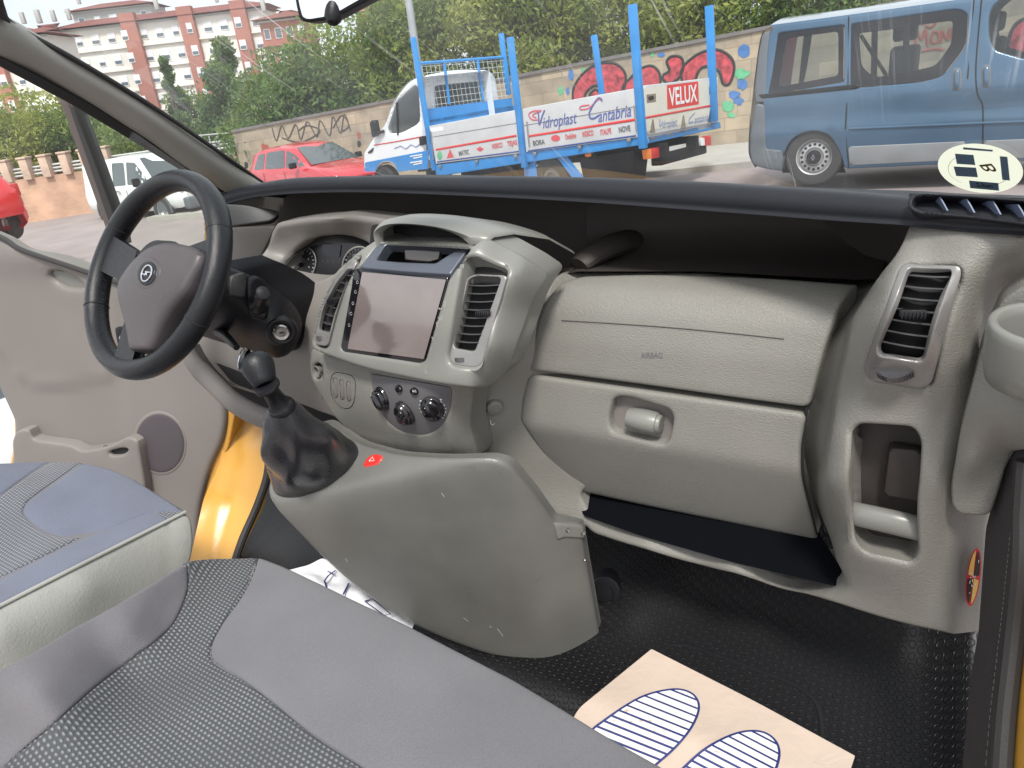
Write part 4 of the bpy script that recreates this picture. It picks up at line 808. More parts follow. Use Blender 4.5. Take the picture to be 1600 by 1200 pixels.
# ---- driver's door, swung open
hp = np.array([-1.68, 1.04, 0]); th = math.radians(78); dd_ = np.array([-math.sin(th), -math.cos(th), 0]); nd = np.cross(dd_, [0, 0, 1]); 
if nd @ hp > 0: nd = -nd
S_d0 = planew(hp, nd)
def soft(base, ctrl, d=1):
    """add smooth bumps (px, py, rx, ry, height) to a surface"""
    def f(px, py):
        h = 0
        for cx, cy, rx, ry, hh in ctrl: h = h + hh * np.exp(-((px - cx) / rx) ** 2 - ((py - cy) / ry) ** 2)
        return 1 / (1 / base(px, py) - h / FPX)
    return f
S_d = soft(S_d0, [(80, 400, 140, 25, .02), (250, 700, 80, 90, .02)])
door_shell = patch('door', rp([(-80, 345), (0, 380), (33, 400), (100, 423), (153, 440), (260, 470), (350, 500), (368, 640), (356, 700), (335, 745), (322, 800), (310, 880), (-20, 900), (22, 690), (22, 640), (-30, 520)], 10), off(S_d0, -.02), M_['yellow'], VAN, step=30, bev=4, skirt=.05)
tag(door_shell, "driver's door standing open, grey card with speaker and pocket")
DR = door_shell
def dcr(px, py):
    q = np.array(cat([(-20, 540), (10, 558), (25, 585), (50, 598), (80, 600), (150, 593), (187, 578)], 5)); yl = np.interp(px, q[:, 0], q[:, 1]); d = py - yl
    return np.where(px < 187, .0035 * np.exp(-(d / 3.5) ** 2) - np.where(d > 0, .006 * np.clip(d / 6, 0, 1), 0), -.006 * np.exp(-((px - 193) / 4) ** 2))
ring = ell(249, 693, 39, 47, 40, -.15)
card = patch('door_card', rp([(-80, 345), (0, 372), (33, 391), (100, 414), (153, 432), (260, 470), (320, 520), (345, 600, 40), (352, 655, 30), (346, 690, 20), (325, 735, 20), (308, 800, 30), (300, 900), (-20, 900), (18, 700), (18, 660), (-10, 600), (-80, 500)], 8), S_d, M_['trim_door'], DR, [rp([(74, 426, 8), (90, 424, 8), (118, 435, 10), (132, 452, 6), (100, 450, 10), (82, 440, 6)], 6)], step=11, bev=8, bh=.012, skirt=.03, disp=dcr)
patch('lock_recess', rp([(66, 418), (140, 432), (140, 462), (70, 452)], 6), off(S_d, -.02), M_['trim_smooth'], card, bev=0, skirt=0, step=20)
m = MB(); q = cat([(-10, 398), (20, 401), (60, 407), (100, 420), (130, 437), (146, 454)], 6); 
sp = patch('speaker', ring + (ring - ring.mean(0)) * .1, off(S_d, .003), M_['trim_door'], DR, bev=5, bh=.005, skirt=.01, step=8)
patch('speaker_grille', ring, off(S_d, .006), M_['speaker'], sp, bev=6, bh=.004, skirt=.006, step=8)
S_po = off(S_d, .05)
po = patch('door_pocket', rp([(18, 690, 6), (24, 674, 8), (42, 670, 8), (50, 688, 8), (110, 696, 20), (125, 706, 10), (165, 700, 20), (200, 682, 6), (214, 690, 6), (226, 760), (226, 900), (24, 900), (20, 720)], 6), S_po, M_['trim_door'], DR, [rp([(168, 706, 10), (190, 700, 10), (202, 702, 6), (192, 712, 8), (172, 713, 6)], 6)], step=12, bev=4, bh=.006, skirt=.045)
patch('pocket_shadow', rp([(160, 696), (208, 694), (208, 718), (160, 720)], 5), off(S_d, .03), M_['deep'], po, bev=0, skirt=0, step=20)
m = MB(); q = np.array(cat([(-80, 340), (0, 370), (33, 390), (100, 413), (153, 431), (200, 446), (260, 462)], 6)); m.tube(S(off(S_d, .006), q[:, 0], q[:, 1]), .007, 8); m.build('window_seal', M_['seal'], DR)
fr_ = patch('window_bar', rp([(90, 150), (104, 156), (178, 358), (186, 384), (175, 386)], 2), off(S_d0, .012), mat('bar_brown', (.075, .06, .055), .5), DR, bev=2, bh=.004, skirt=.03, step=10)
patch('bar_seal', rp([(103, 155), (113, 166), (150, 262), (186, 362), (190, 384), (182, 384)], 2), off(S_d0, .016), M_['seal'], DR, bev=1.5, bh=.003, skirt=.03, step=10)
patch('quarter_glass', [(100, 140), (200, 200), (330, 290), (330, 500), (190, 440), (180, 370)], S_d0, glass('door_glass_dull', (.80, .86, .82), .05), DR, bev=0, skirt=0, step=60)
patch('window_glass', [(-80, 40), (0, 85), (100, 140), (182, 372), (180, 440), (0, 380), (-80, 345)], off(S_d0, -.004), M_['glass'], DR, bev=0, skirt=0, step=60)
m = MB(); m.lathe(at(190, 520, x=-1.80) * 1.0, nd * -1, [(.001, 0), (.001, 0)], 4)
patch('door_handle', rp([(184, 524, 4), (192, 522, 3), (199, 540, 3), (200, 552, 3), (194, 552, 4), (186, 538, 4)], 3), off(S_d, .02), M_['chrome'], DR, bev=2, bh=.004, skirt=.02, step=6)
patch('handle_surround', rp([(178, 512, 4), (200, 512, 4), (206, 560, 4), (186, 556, 4)], 4), off(S_d, .01), M_['black'], DR, bev=2, bh=.004, skirt=.01, step=8)

# ---- yellow door opening and sills
S_jb = tps([(318, 640, 'x', -1.70), (350, 640, 'x', -1.69), (420, 690, 'x', -1.60), (330, 860, 'x', -1.66), (410, 800, 'x', -1.55), (365, 870, 'x', -1.58), (360, 720, 'x', -1.69), (370, 780, 'x', -1.655), (395, 720, 'x', -1.62), (395, 760, 'x', -1.60)])
def jcr(px, py):
    py = np.asarray(py, float); g = lambda y, v: np.polyval(np.polyfit(np.array(y) / 100., v, 3), py / 100.); a = g([600, 680, 740, 800, 870], [356, 366, 360, 341, 326]); b = g([600, 680, 720, 780, 870], [420, 408, 390, 368, 350])
    return .0035 * np.exp(-((px - a) / 10) ** 2) - .0035 * np.exp(-((px - a - 16) / 10) ** 2) - .004 * np.exp(-((px - b) / 13) ** 2)
patch('door_jamb', rp([(335, 560), (440, 600), (430, 690), (416, 740), (400, 790), (375, 840), (362, 880), (290, 900), (300, 860), (318, 780), (345, 720), (350, 660)], 10), S_jb, M_['yellow'], VAN, step=7, bev=0, skirt=.03, disp=jcr)
patch('front_pillar', rp([(308, 290, 4), (318, 300, 6), (322, 400), (330, 480), (312, 480), (318, 370), (316, 330)], 4), tps([(310, 290, 'x', -1.72), (320, 400, 'x', -1.72), (330, 480, 'x', -1.70), (312, 480, 'x', -1.74)]), M_['yellow'], VAN, step=8, bev=3, bh=.006, skirt=.04)
m = MB(); q = np.array(cat([(425, 640), (421, 690), (418, 740), (402, 790), (380, 840), (366, 880), (350, 920)], 6)); S_sl = tps([(425, 640, 'x', -1.56), (420, 740, 'x', -1.54), (365, 880, 'x', -1.54), (400, 640, 'x', -1.57)]); m.tube(S(S_sl, q[:, 0], q[:, 1]), .011, 10); m.build('opening_seal', M_['seal'], VAN)

# ---- passenger side: grab handle, cup ring, seal, sill
S_gr = tps([(1600, 470, .90), (1532, 540, .915), (1492, 700, .922), (1500, 800, .94), (1548, 800, .945), (1578, 708, .935), (1600, 600, .895), (1560, 655, .893), (1600, 655, .880), (1600, 690, .888), (1518, 720, .912), (1535, 748, .935), (1565, 735, .935), (1700, 640, .85), (1700, 500, .88)], .0001)
GR = patch('grab_handle_trim', rp([(1640, 440), (1600, 444, 20), (1562, 470, 16), (1534, 536, 20), (1505, 640, 30), (1492, 700, 20), (1485, 764, 16), (1487, 793, 8), (1500, 806, 8), (1536, 808, 4), (1549, 804, 6), (1562, 762, 10), (1579, 708, 3), (1700, 690), (1700, 440)], 4), S_gr, T, VAN, step=10, bev=6, bh=.006, skirt=.04, sdir=(0, 1, 0))
cpx = at(1640, 508, y=.85); m = MB(); m.lathe(cpx, (.05, -.12, 1), [(.030, -.075), (.044, -.066), (.050, -.045), (.053, -.01), (.053, -.002), (.051, .002), (.047, .003), (.044, 0), (.042, -.01), (.040, -.05), (.0001, -.052)], 48); m.build('cup_holder', TS, GR, sharp=60)
S_rs = tps([(1548, 804, .97), (1600, 700, .93), (1538, 940, .97), (1600, 900, .88), (1520, 1050, .93), (1575, 1050, .86), (1505, 1200, .86), (1560, 1200, .80), (1640, 700, .9)])
patch('sill_carpet', rp([(1570, 700), (1660, 660), (1640, 760), (1600, 860), (1594, 900), (1580, 1040), (1566, 1180), (1560, 1290), (1485, 1290), (1502, 1200), (1514, 1060), (1527, 985), (1538, 830)], 4), S_rs, mat('sill_carpet', (.035, .031, .031), .95, bump=(420, 1.0), mottle=(40, .15)), VAN, step=16, bev=3, skirt=.03)
m = MB(); q = np.array(cat([(1604, 720), (1598, 800), (1596, 880), (1584, 1000), (1570, 1130), (1560, 1290)], 6)); m.tube(S(off(S_rs, .01), q[:, 0], q[:, 1]), .012, 10); m.build('opening_seal', M_['seal'], VAN)
m = MB(); q = np.array(cat([(1590, 740), (1582, 800), (1572, 900), (1561, 1000), (1546, 1130), (1534, 1290)], 12))
for i in range(0, len(q) - 1): m.tube(S(off(S_rs, .001), np.array([q[i][0], (q[i][0] * .4 + q[i + 1][0] * .6)]), np.array([q[i][1], (q[i][1] * .4 + q[i + 1][1] * .6)])), .0007, 5)
m.build('stitching', M_['trim_door'], VAN)
patch('sill', rp([(1604, 880), (1720, 880), (1720, 1300), (1560, 1300), (1574, 1160), (1590, 1010)], 6), off(S_rs, -.012), M_['yellow'], VAN, step=20, bev=4, bh=.004, skirt=.05)
# warning sticker on the dashboard end
S_ws2 = off(S_body, .0015)
ws_ = patch('warning_sticker', ell(1521, 902, 11, 46, 40, .13), S_ws2, mat('sticker_red', (.55, .02, .03), .5), dashb, bev=0, skirt=0, step=8)
tag(ws_, 'oval red, yellow and black warning sticker on the dashboard end')
e1_ = ell(1521, 902, 9, 43, 40, .13)
def clip(poly, f): return np.array([p for p in poly if f(p)])
yl_ = mat('sticker_yellow', (.75, .48, .10), .5); bk_ = M_['black']
cA = np.array([1521., 902.]); ax1 = np.array([-math.sin(.13), math.cos(.13)]); ax2 = np.array([math.cos(.13), math.sin(.13)])
for k, (s1_, s2_) in enumerate(((1, 1), (1, -1), (-1, 1), (-1, -1))):
    t = np.linspace(.06, math.pi / 2 - .06, 10); q = np.array([cA + ax2 * s2_ * (.8 + 8 * math.cos(a)) + ax1 * s1_ * (1.5 + 40 * math.sin(a)) for a in t] + [cA + ax2 * s2_ * .8 + ax1 * s1_ * 1.5])
    MB().add(S(off(S_body, .0025), q[:, 0], q[:, 1]), [tuple(range(len(q)))]).build('sticker_quarter', bk_ if s1_ * s2_ > 0 and False or (s1_ > 0) == (s2_ < 0) and True else yl_, ws_, smooth=False)
m = MB()
for a in range(14):
    p = cA + ax2 * rng.uniform(-5, 5) + ax1 * rng.uniform(-30, 30); line([p, p + ax1 * rng.uniform(2, 5) + ax2 * rng.uniform(-2, 2)], off(S_body, .0032), .0012, m, .0002)
m.build('pictogram', M_['white'], ws_)

# ---- floor covering
S_fl = prof([(-.35, 1.62), (-.75, 1.50), (-1.0, 1.32), (-1.09, 1.22), (-1.12, 1.10), (-1.12, .9), (-1.12, .5), (-1.12, .3)], 9)
fl = patch('floor_covering', rp([(330, 740), (600, 740), (860, 760), (1000, 800), (1560, 800), (1570, 1290), (330, 1290)], 5), soft(S_fl, [(1520, 1100, 45, 400, .05), (990, 930, 60, 60, .03), (440, 880, 50, 40, .05)]), M_['rubber'], VAN, step=16, bev=0, skirt=0)
tag(fl, 'black rubber floor covering with a raised coin pattern')
m = MB(); q = np.array(cat([(1035, 1015), (1050, 1008), (1080, 1010), (1150, 1035), (1230, 1065), (1268, 1090), (1282, 1120), (1285, 1180)], 6)); m.tube(S(off(S_fl, -.001), q[:, 0], q[:, 1]), .0035, 8, sq=1.6); m.build('moulded_rib', M_['black'], fl)
m = MB(); m.grid([[np.array([x, y, z]) for x in (-1.78, -.8, .16)] for y, z in ((1.42, -1.2), (1.62, -.8), (1.72, -.46), (1.66, -.42))]); m.build('bulkhead', M_['deep'], VAN)  # out of view; added to keep light from the front off the floor
m = MB(); m.grid([[np.array([x, y, z - abs(x + .83) ** 2 * .06]) for x in np.linspace(-1.74, .10, 9)] for y, z in ((1.64, -.45), (1.9, -.52), (2.2, -.62), (2.45, -.8), (2.5, -1.3))]); m.build('bonnet', M_['yellow'], VAN)  # out of view; added with the bulkhead to block light from ahead

# ---- seats
S_be = tps([(0, 1045, 'z', -.615), (150, 962, 'z', -.635), (290, 882, 'z', -.665), (60, 1090, 'z', -.635), (200, 985, 'z', -.655), (0, 1180, 'z', -.690), (190, 1040, 'z', -.695), (260, 985, 'z', -.695), (300, 900, 'z', -.685), (300, 1100, 'z', -.700), (600, 1100, 'z', -.688), (400, 868, 'z', -.715), (640, 975, 'z', -.715), (800, 1058, 'z', -.715), (1040, 1200, 'z', -.722), (450, 930, 'z', -.690), (700, 1080, 'z', -.686), (850, 1200, 'z', -.688), (0, 1300, 'z', -.69), (600, 1400, 'z', -.70), (1100, 1400, 'z', -.71)], .0002)
bench = patch('passenger_bench', rp([(-80, 1092, 10), (0, 1043, 30), (150, 958, 30), (285, 882, 30), (340, 869, 30), (400, 867, 24), (440, 880, 10), (640, 974, 30), (800, 1057, 30), (1048, 1203, 30), (1180, 1300), (1180, 1500), (-80, 1500)], 10), off(S_be, -.006), M_['cushion'], VAN, step=20, bev=14, bh=.03, skirt=.36, sdir=(0, .1, -1))
tag(bench, 'dark grey cloth passenger bench cushion nearest the camera')
seam1 = [(293, 876), (296, 905), (290, 935), (272, 972), (245, 1000), (205, 1030), (150, 1072), (90, 1125), (40, 1165), (0, 1200)]
seam2 = [(403, 868), (390, 905), (372, 938), (348, 972), (332, 1000), (328, 1022), (340, 1038), (380, 1062), (430, 1100), (480, 1140), (540, 1180), (600, 1222), (700, 1300)]
s1c = np.array(cat(seam1, 5)); s2c = np.array(cat(seam2, 5))
bol = np.vstack([[(-80, 1094), (0, 1045), (150, 960), (270, 891), (284, 884)], s1c[1:], [(-80, 1260)]])
ins = np.vstack([s1c, [(-80, 1280), (-80, 1500), (700, 1500)], s2c[::-1], [(395, 868), (340, 870), (310, 873)]])
fro = np.vstack([s2c, [(700, 1500), (1170, 1500), (1170, 1300), (1046, 1204), (800, 1059), (640, 976), (440, 882), (415, 872)]])
def pk(amp, L, f=S_be): return None
und = lambda px, py: .0014 * np.sin(px * .021 + py * .013 + 1) * np.sin(py * .024 - px * .008) + .0005 * np.sin(px * .05 - py * .03)
b1 = patch('bolster', bol, S_be, M_['cushion2'], bench, step=14, bev=7, bh=.005, skirt=.012, disp=und)
b2 = patch('ribbed_insert', ins, S_be, M_['mesh'], bench, step=14, bev=7, bh=.005, skirt=.012, disp=und)
b3 = patch('front_panel', fro, S_be, M_['cushion'], bench, step=14, bev=7, bh=.005, skirt=.012, disp=und)
m = MB()
for cv_ in (s1c[2:], s2c[2:]):
    q = resample(cv_, 4.5)[:-1]; q = q[:len(q) // 2 + 400]
    for i in range(0, len(q) - 1, 2):
        if np.linalg.norm(q[i] - q[i + 1]) > 8: continue
        P_ = S(off(S_be, -.004), q[i:i + 2, 0] + 2, q[i:i + 2, 1]); m.tube(P_, .0006, 5)
m.build('stitching', M_['trim_dark'], bench)
# driver's seat
S_dr = tps([(0, 722, 'z', -.650), (60, 719, 'z', -.675), (130, 720, 'z', -.685), (210, 745, 'z', -.69), (288, 795, 'z', -.70), (160, 790, 'z', -.68), (80, 800, 'z', -.68), (0, 850, 'z', -.69), (137, 837, 'z', -.685), (0, 904, 'z', -.690), (0, 942, 'z', -.665), (137, 872, 'z', -.672), (250, 815, 'z', -.69), (-60, 980, 'z', -.66), (-60, 730, 'z', -.64), (-60, 850, 'z', -.69)], .0002)
dro = rp([(-90, 735), (0, 722, 20), (60, 718, 20), (130, 720, 20), (208, 745, 20), (267, 782, 20), (292, 797, 10), (267, 810, 10), (137, 874, 20), (0, 944), (-90, 992)], 10)
drv = patch('driver_seat', dro, off(S_dr, -.005), M_['cushion'], VAN, step=16, bev=9, bh=.006, skirt=.05, sdir=(-.3, 0, -1))
tag(drv, "driver's seat cushion in blue grey cloth with a pale vinyl side")
CB = twill('woven_blue', (.075, .085, .12), (.18, .20, .26), 480, .8)
MB_ = dots('mesh_blue', (.032, .036, .048), (.18, .195, .235), 125, 170, .7, .0018, sheen=.3, ang=.08)
frp = rp([(33, 800, 8), (42, 783, 10), (131, 722, 4), (170, 731), (208, 747, 20), (267, 784, 20), (288, 797, 4), (262, 800, 10), (229, 802, 10), (167, 827, 20), (96, 838, 10), (60, 826, 16)], 8)
patch('front_panel', frp, S_dr, CB, drv, step=12, bev=5, bh=.004, skirt=.01)
sd1 = np.vstack([[(-90, 950), (0, 904)], cat([(60, 874), (137, 837), (190, 816), (229, 800), (250, 798)], 3), [(289, 799), (267, 809), (137, 873), (0, 943), (-90, 990)]])
patch('side_band', rp([tuple(p) for p in sd1], 4), S_dr, CB, drv, step=12, bev=5, bh=.004, skirt=.01)
patch('ribbed_insert', rp([(0, 775, 2), (52, 738), (80, 721, 4), (128, 721, 3), (42, 781, 10), (32, 800, 10), (58, 828, 14), (96, 840, 10), (128, 838, 6), (60, 872), (0, 902), (-90, 946), (-90, 820)], 4), S_dr, MB_, drv, step=12, bev=4, bh=.003, skirt=.01)
patch('outer_bolster', rp([(-90, 735), (0, 723), (76, 720, 4), (48, 738), (0, 772), (-90, 815)], 3), S_dr, CB, drv, step=12, bev=4, bh=.003, skirt=.01)
patch('ribbed_corner', rp([(240, 799, 3), (262, 799, 10), (291, 797, 4), (288, 803, 4), (262, 812, 3)], 3), off(S_dr, .002), MB_, drv, step=8, bev=2, bh=.001, skirt=.006)
S_vs = tps([(292, 799, 'x', -1.190), (137, 876, 'x', -1.175), (0, 946, 'x', -1.165), (-90, 995, 'x', -1.165), (300, 815, 'x', -1.178), (304, 860, 'x', -1.165), (290, 900, 'x', -1.16), (0, 1040, 'x', -1.135), (150, 960, 'x', -1.145), (-90, 1130, 'x', -1.135), (0, 985, 'x', -1.14), (137, 915, 'x', -1.15)], .0002)
sp_ = patch('vinyl_side', rp([(-90, 995), (0, 946), (137, 876, 20), (262, 813, 20), (292, 799, 8), (300, 812, 10), (304, 845, 10), (300, 875, 10), (280, 930), (0, 1090), (-90, 1130)], 6), S_vs, M_['vinyl'], drv, step=12, bev=5, bh=.008, skirt=.03, disp=lambda px, py: -.004 * np.exp(-((px - 262) / 2.2) ** 2))
m = MB(); q = np.array(cat([(-90, 996), (0, 947), (137, 877), (262, 814), (290, 800)], 10)); m.tube(S(off(S_vs, .001), q[:, 0], q[:, 1]), .0035, 8); m.build('piping', M_['vinyl'], drv)

# ---- paper mats (they lie loose)
S_pm = soft(off(S_fl, .006), [(1000, 1050, 30, 40, .004), (1200, 1130, 60, 40, .003)])
pa = patch('paper_floor_mat', rp([(1018, 1014, 2), (1180, 1096, 30), (1336, 1181, 2), (1300, 1290, 2), (800, 1290, 2), (905, 1106, 10)], 4), S_pm, M_['paper'], None, step=16, bev=0, skirt=.0008)
tag(pa, 'brown paper mat printed with two shoe soles on the passenger floor', 'paper mat')
def sole(outl, sp, slope, par):
    o_ = cc(outl, 6); m = MB(); line(np.vstack([o_, o_[:1]]), off(S_pm, .001), .0042, m, .0003); m.build('sole_outline', M_['navy'], par)
    patch('sole_fill', o_, off(S_pm, .0007), mat('sole_white', (.66, .65, .63), .8) if 'sole_white' not in bpy.data.materials else bpy.data.materials['sole_white'], par, bev=0, skirt=0, step=14)
    d = np.array([math.cos(slope), math.sin(slope)]); n_ = np.array([-d[1], d[0]]); c = o_.mean(0); m = MB(); s_ = (o_ - c) @ n_
    for h in np.arange(s_.min() + sp * .6, s_.max() - 2, sp):
        xs_ = []
        for i in range(len(o_)):
            a, b = s_[i - 1] - h, s_[i] - h
            if a * b < 0: p = o_[i - 1] + (o_[i] - o_[i - 1]) * (a / (a - b)); xs_.append((p - c) @ d)
        if len(xs_) >= 2: line([c + n_ * h + d * min(xs_), c + n_ * h + d * max(xs_)], off(S_pm, .0014), .0040, m, .0003)
    m.build('sole_stripes', M_['navy'], par)
sole([(918, 1150), (945, 1125), (1000, 1090), (1050, 1077), (1080, 1083), (1092, 1102), (1085, 1128), (1065, 1157), (1035, 1186), (990, 1220), (930, 1240), (900, 1200)], 12, .38, pa)
sole([(1045, 1225), (1070, 1198), (1105, 1168), (1150, 1146), (1188, 1143), (1212, 1158), (1217, 1185), (1200, 1225), (1160, 1270), (1080, 1290), (1030, 1260)], 12, .48, pa)
S_p2 = tps([(455, 890, 'z', -1.02), (520, 880, 'z', -1.04), (640, 975, 'z', -1.09), (560, 980, 'z', -1.0), (480, 920, 'z', -1.0), (600, 1010, 'z', -1.05)])
def crk(px, py): return .006 * np.sin(px * .11 + py * .05) * np.sin(py * .13) + .005 * np.sin(px * .05 - py * .17)
pb = patch('crumpled_paper_mat', rp([(450, 890, 4), (480, 884, 10), (505, 872, 4), (560, 910), (648, 974, 2), (640, 990), (600, 1030), (470, 960)], 5), S_p2, M_['paper_w'], None, step=7, bev=0, skirt=.001, disp=crk)
tag(pb, 'crumpled white paper mat with blue lines between the seat and the gear console', 'paper mat')
m = MB(); 
for q in ([(524, 892), (513, 900), (507, 908), (514, 930)], [(545, 912), (536, 930)], [(570, 940), (600, 962), (610, 960), (582, 936), (570, 940)], [(512, 893), (522, 898)]): line(q, off(S_p2, .012), .004, m, .001)
m.build('printed_lines', M_['navy'], pb)
# =================================================================== OUTSIDE
G_ = fw * 0; f_ = RC @ np.array([0, 0, 1.]); G_ = np.array([f_[0], f_[1], 0]); G_ /= np.linalg.norm(G_); H_ = np.array([G_[1], -G_[0], 0]); UP = np.array([0, 0, 1.])
def gz(X, R):
    X = np.clip(X, -30, 14); R_ = np.clip(R, 0, 60)
    return -(2.046 - .0417 * X - .0034 * R_) + .19 * np.exp(-((X - 4.5) ** 2 / 9 + (R - 8) ** 2 / 14)) + .3 * np.exp(-(X ** 2 + R ** 2) / 12)
def gp(X, R, dz=0): return H_ * X + G_ * R + UP * (gz(X, R) + dz)
def atR(px, py, R):
    r = rays(px, py); return r * R / (r @ G_)
def ground_hit(px, py):
    r = rays(px, py); t = np.linspace(.5, 120, 6000); P = r[None] * t[:, None] / (r @ G_); d = P[:, 2] - gz(P @ H_, P @ G_); i = np.argmax(d < 0); return P[i]
# ground, road tint, pavement
def sheet(name, xs, rs, mt, dz=0, **k):
    m = MB(); m.grid([[gp(x, r, dz) for x in xs] for r in rs]); o = m.build(name, mt); tag(o, kind='structure'); return o
asph = mat('asphalt', (.25, .212, .207), .85, bump=(60, .6), mottle=(1.2, .12))
gl_ = np.r_[-400, -200, -100, -60, np.arange(-40, 21, 2), 40, 80, 160, 400]; gr = np.r_[-60, -20, -6, np.arange(-4, 61, 2), 100, 200, 400]
sheet('ground', gl_, gr, asph)
conc = mat('pavement_concrete', (.36, .345, .31), .85, bump=(30, .4), mottle=(2, .1))
wx = lambda x: 15.6 - .80 * (x - 4.0) if x < 4 else 15.6 - .8 * (x - 4)
WA, WB = atR(375, 205, 21.5), atR(1180, 50, 15.2)            # two points on the wall's top edge
wd = WB - WA; wd[2] = 0; wl_ = np.linalg.norm(wd); wd /= wl_; wn = np.cross(wd, UP); wn = wn if wn @ G_ < 0 else -wn
def wl(s, z=0, o=0): return np.array([WA[0], WA[1], 0]) + wd * s + wn * o + UP * z
m = MB(); rowz = []
for o in (0.0, 3.0):
    rowz.append([(lambda p: p + UP * (gz(p @ H_, p @ G_) + .10))(wl(s, 0, o)) for s in np.linspace(-1, 40, 42)])
rowz.append([p - UP * .12 for p in rowz[-1]]); m.grid(rowz); tag(m.build('pavement', conc), kind='structure')
# block wall
def wtop(s): return WA[2] + (WB[2] - WA[2]) / wl_ * s
wm = mat('sandstone_blocks', (.40, .32, .215), .9); 
b = wm.node_tree.nodes['Principled BSDF']; tcn = N_(wm, 'ShaderNodeTexCoord'); bk = N_(wm, 'ShaderNodeTexBrick'); mpn = N_(wm, 'ShaderNodeMapping'); lk = wm.node_tree.links.new
mpn.vector_type = 'POINT'; lk(tcn.outputs['UV'], mpn.inputs[0]); lk(mpn.outputs[0], bk.inputs[0])
bk.inputs['Scale'].default_value = 1; bk.inputs['Brick Width'].default_value = .5; bk.inputs['Row Height'].default_value = .26; bk.inputs['Mortar Size'].default_value = .008
bk.inputs['Color1'].default_value = (.42, .34, .24, 1); bk.inputs['Color2'].default_value = (.30, .25, .19, 1); bk.inputs['Mortar'].default_value = (.30, .25, .18, 1)
nz = N_(wm, 'ShaderNodeTexNoise'); nz.inputs['Scale'].default_value = 2.2; nz.inputs['Detail'].default_value = 8; lk(tcn.outputs['UV'], nz.inputs[0])
hsv = N_(wm, 'ShaderNodeHueSaturation'); lk(bk.outputs[0], hsv.inputs['Color']); lk(mth(wm, 'ADD', mth(wm, 'MULTIPLY', nz.outputs[0], 1.1), .45), hsv.inputs['Value']); lk(hsv.outputs[0], b.inputs['Base Color'])
bu = N_(wm, 'ShaderNodeBump'); bu.inputs['Distance'].default_value = .02; bu.inputs['Strength'].default_value = .6; lk(mth(wm, 'ADD', bk.outputs[1], nz.outputs[0]), bu.inputs['Height']); lk(bu.outputs[0], b.inputs['Normal'])
def uvmap(o, fn):
    me = o.data; uv = me.uv_layers.new(name='UVMap')
    for l in me.loops: uv.data[l.index].uv = fn(o.matrix_world @ me.vertices[l.vertex_index].co if False else me.vertices[l.vertex_index].co)
wa_ = WA - UP * WA[2]
WALL = root('block_wall', 'long sandstone block wall with red and black graffiti behind the parked vehicles', 'wall', tuple(wl(wl_ / 2, -2)))
m = MB(); ss = np.linspace(-.3, 45, 40); T_ = [wl(s, wtop(s)) for s in ss]; B_ = [wl(s, wtop(s) - 3.2) for s in ss]; m.grid([B_, T_, [p - wn * .3 for p in T_], [p - wn * .3 for p in B_]])
wo_ = m.build('wall_face', wm, WALL, smooth=False); uvmap(wo_, lambda v: ((np.array(v) - wa_) @ wd, v[2] - .05 * ((np.array(v) - wa_) @ wd)))
m = MB(); m.grid([[p + wn * .04 + UP * .002 for p in T_], [p + wn * .04 + UP * .07 for p in T_], [p - wn * .34 + UP * .07 for p in T_], [p - wn * .34 + UP * .002 for p in T_]], cu=True); m.build('coping', mat('coping', (.17, .155, .15), .9, mottle=(3, .2)), WALL, smooth=False)
S_wl = planew(wl(0, 0, .012), wn); WS = lambda d: planew(wl(0, 0, .012 + d), wn)
gred = mat('spray_red', (.42, .055, .07), .7, mottle=(9, .55)); gblk = mat('spray_black', (.025, .022, .022), .6); gblu = mat('spray_blue', (.06, .17, .42), .6, mottle=(6, .2)); ggrn = mat('spray_green', (.12, .42, .22), .6, mottle=(6, .2)); gbrn = mat('spray_brown', (.35, .09, .06), .6)
def gsh(name, pts, mt, d, par=WALL, ring=.0):
    q = cc(pts, 6); V, F, Ls = tri2d(q, (), 20); mk(name, S(WS(d), V[:, 0], V[:, 1]), F, mt, par, smooth=False)
    if ring: m = MB(); line(np.vstack([q, q[:1]]), WS(d + .001), ring, m, .001); m.build('graffiti_outline', gblk, par, smooth=False)
A_ = [(895, 156), (897, 136), (912, 114), (935, 100), (962, 100), (977, 116), (975, 140), (966, 160), (925, 170), (921, 150), (930, 140), (938, 146), (944, 152), (940, 138), (928, 134), (915, 146), (911, 165), (895, 172)]
gsh('graffiti_letter', A_, gred, 0, ring=.055)
gsh('graffiti_letter', [(973, 138), (985, 122), (1000, 108), (1018, 103), (1030, 114), (1031, 135), (1020, 150), (985, 156)], gred, 0, ring=.055)
gsh('graffiti_letter', [(1036, 118), (1046, 110), (1042, 96), (1050, 88), (1064, 90), (1068, 104), (1062, 120), (1048, 130), (1038, 126)], gred, 0, ring=.055)
gsh('graffiti_letter', [(1066, 126), (1064, 112), (1074, 97), (1096, 82), (1122, 78), (1142, 90), (1147, 108), (1140, 130), (1130, 130), (1124, 112), (1110, 104), (1096, 106), (1088, 120), (1086, 140), (1068, 142)], gred, 0, ring=.055)
for px, py, rx, ry, c_ in ((1162, 80, 9, 11, gblu), (1157, 115, 13, 9, ggrn), (1160, 132, 8, 9, gblu), (1148, 148, 9, 7, gblu), (1137, 166, 9, 9, ggrn), (892, 117, 5, 8, gblu), (876, 142, 4, 7, ggrn), (887, 142, 3, 6, gblu), (1019, 84, 3, 5, ggrn), (911, 109, 3, 4, ggrn), (1033, 86, 6, 4, gblu), (1154, 158, 8, 6, gblu), (1143, 180, 6, 4, ggrn)):
    q = ell(px, py, rx, ry, 12) + rng.normal(size=(12, 2)) * rx * .12; gsh('paint_blot', q, c_, -.003)
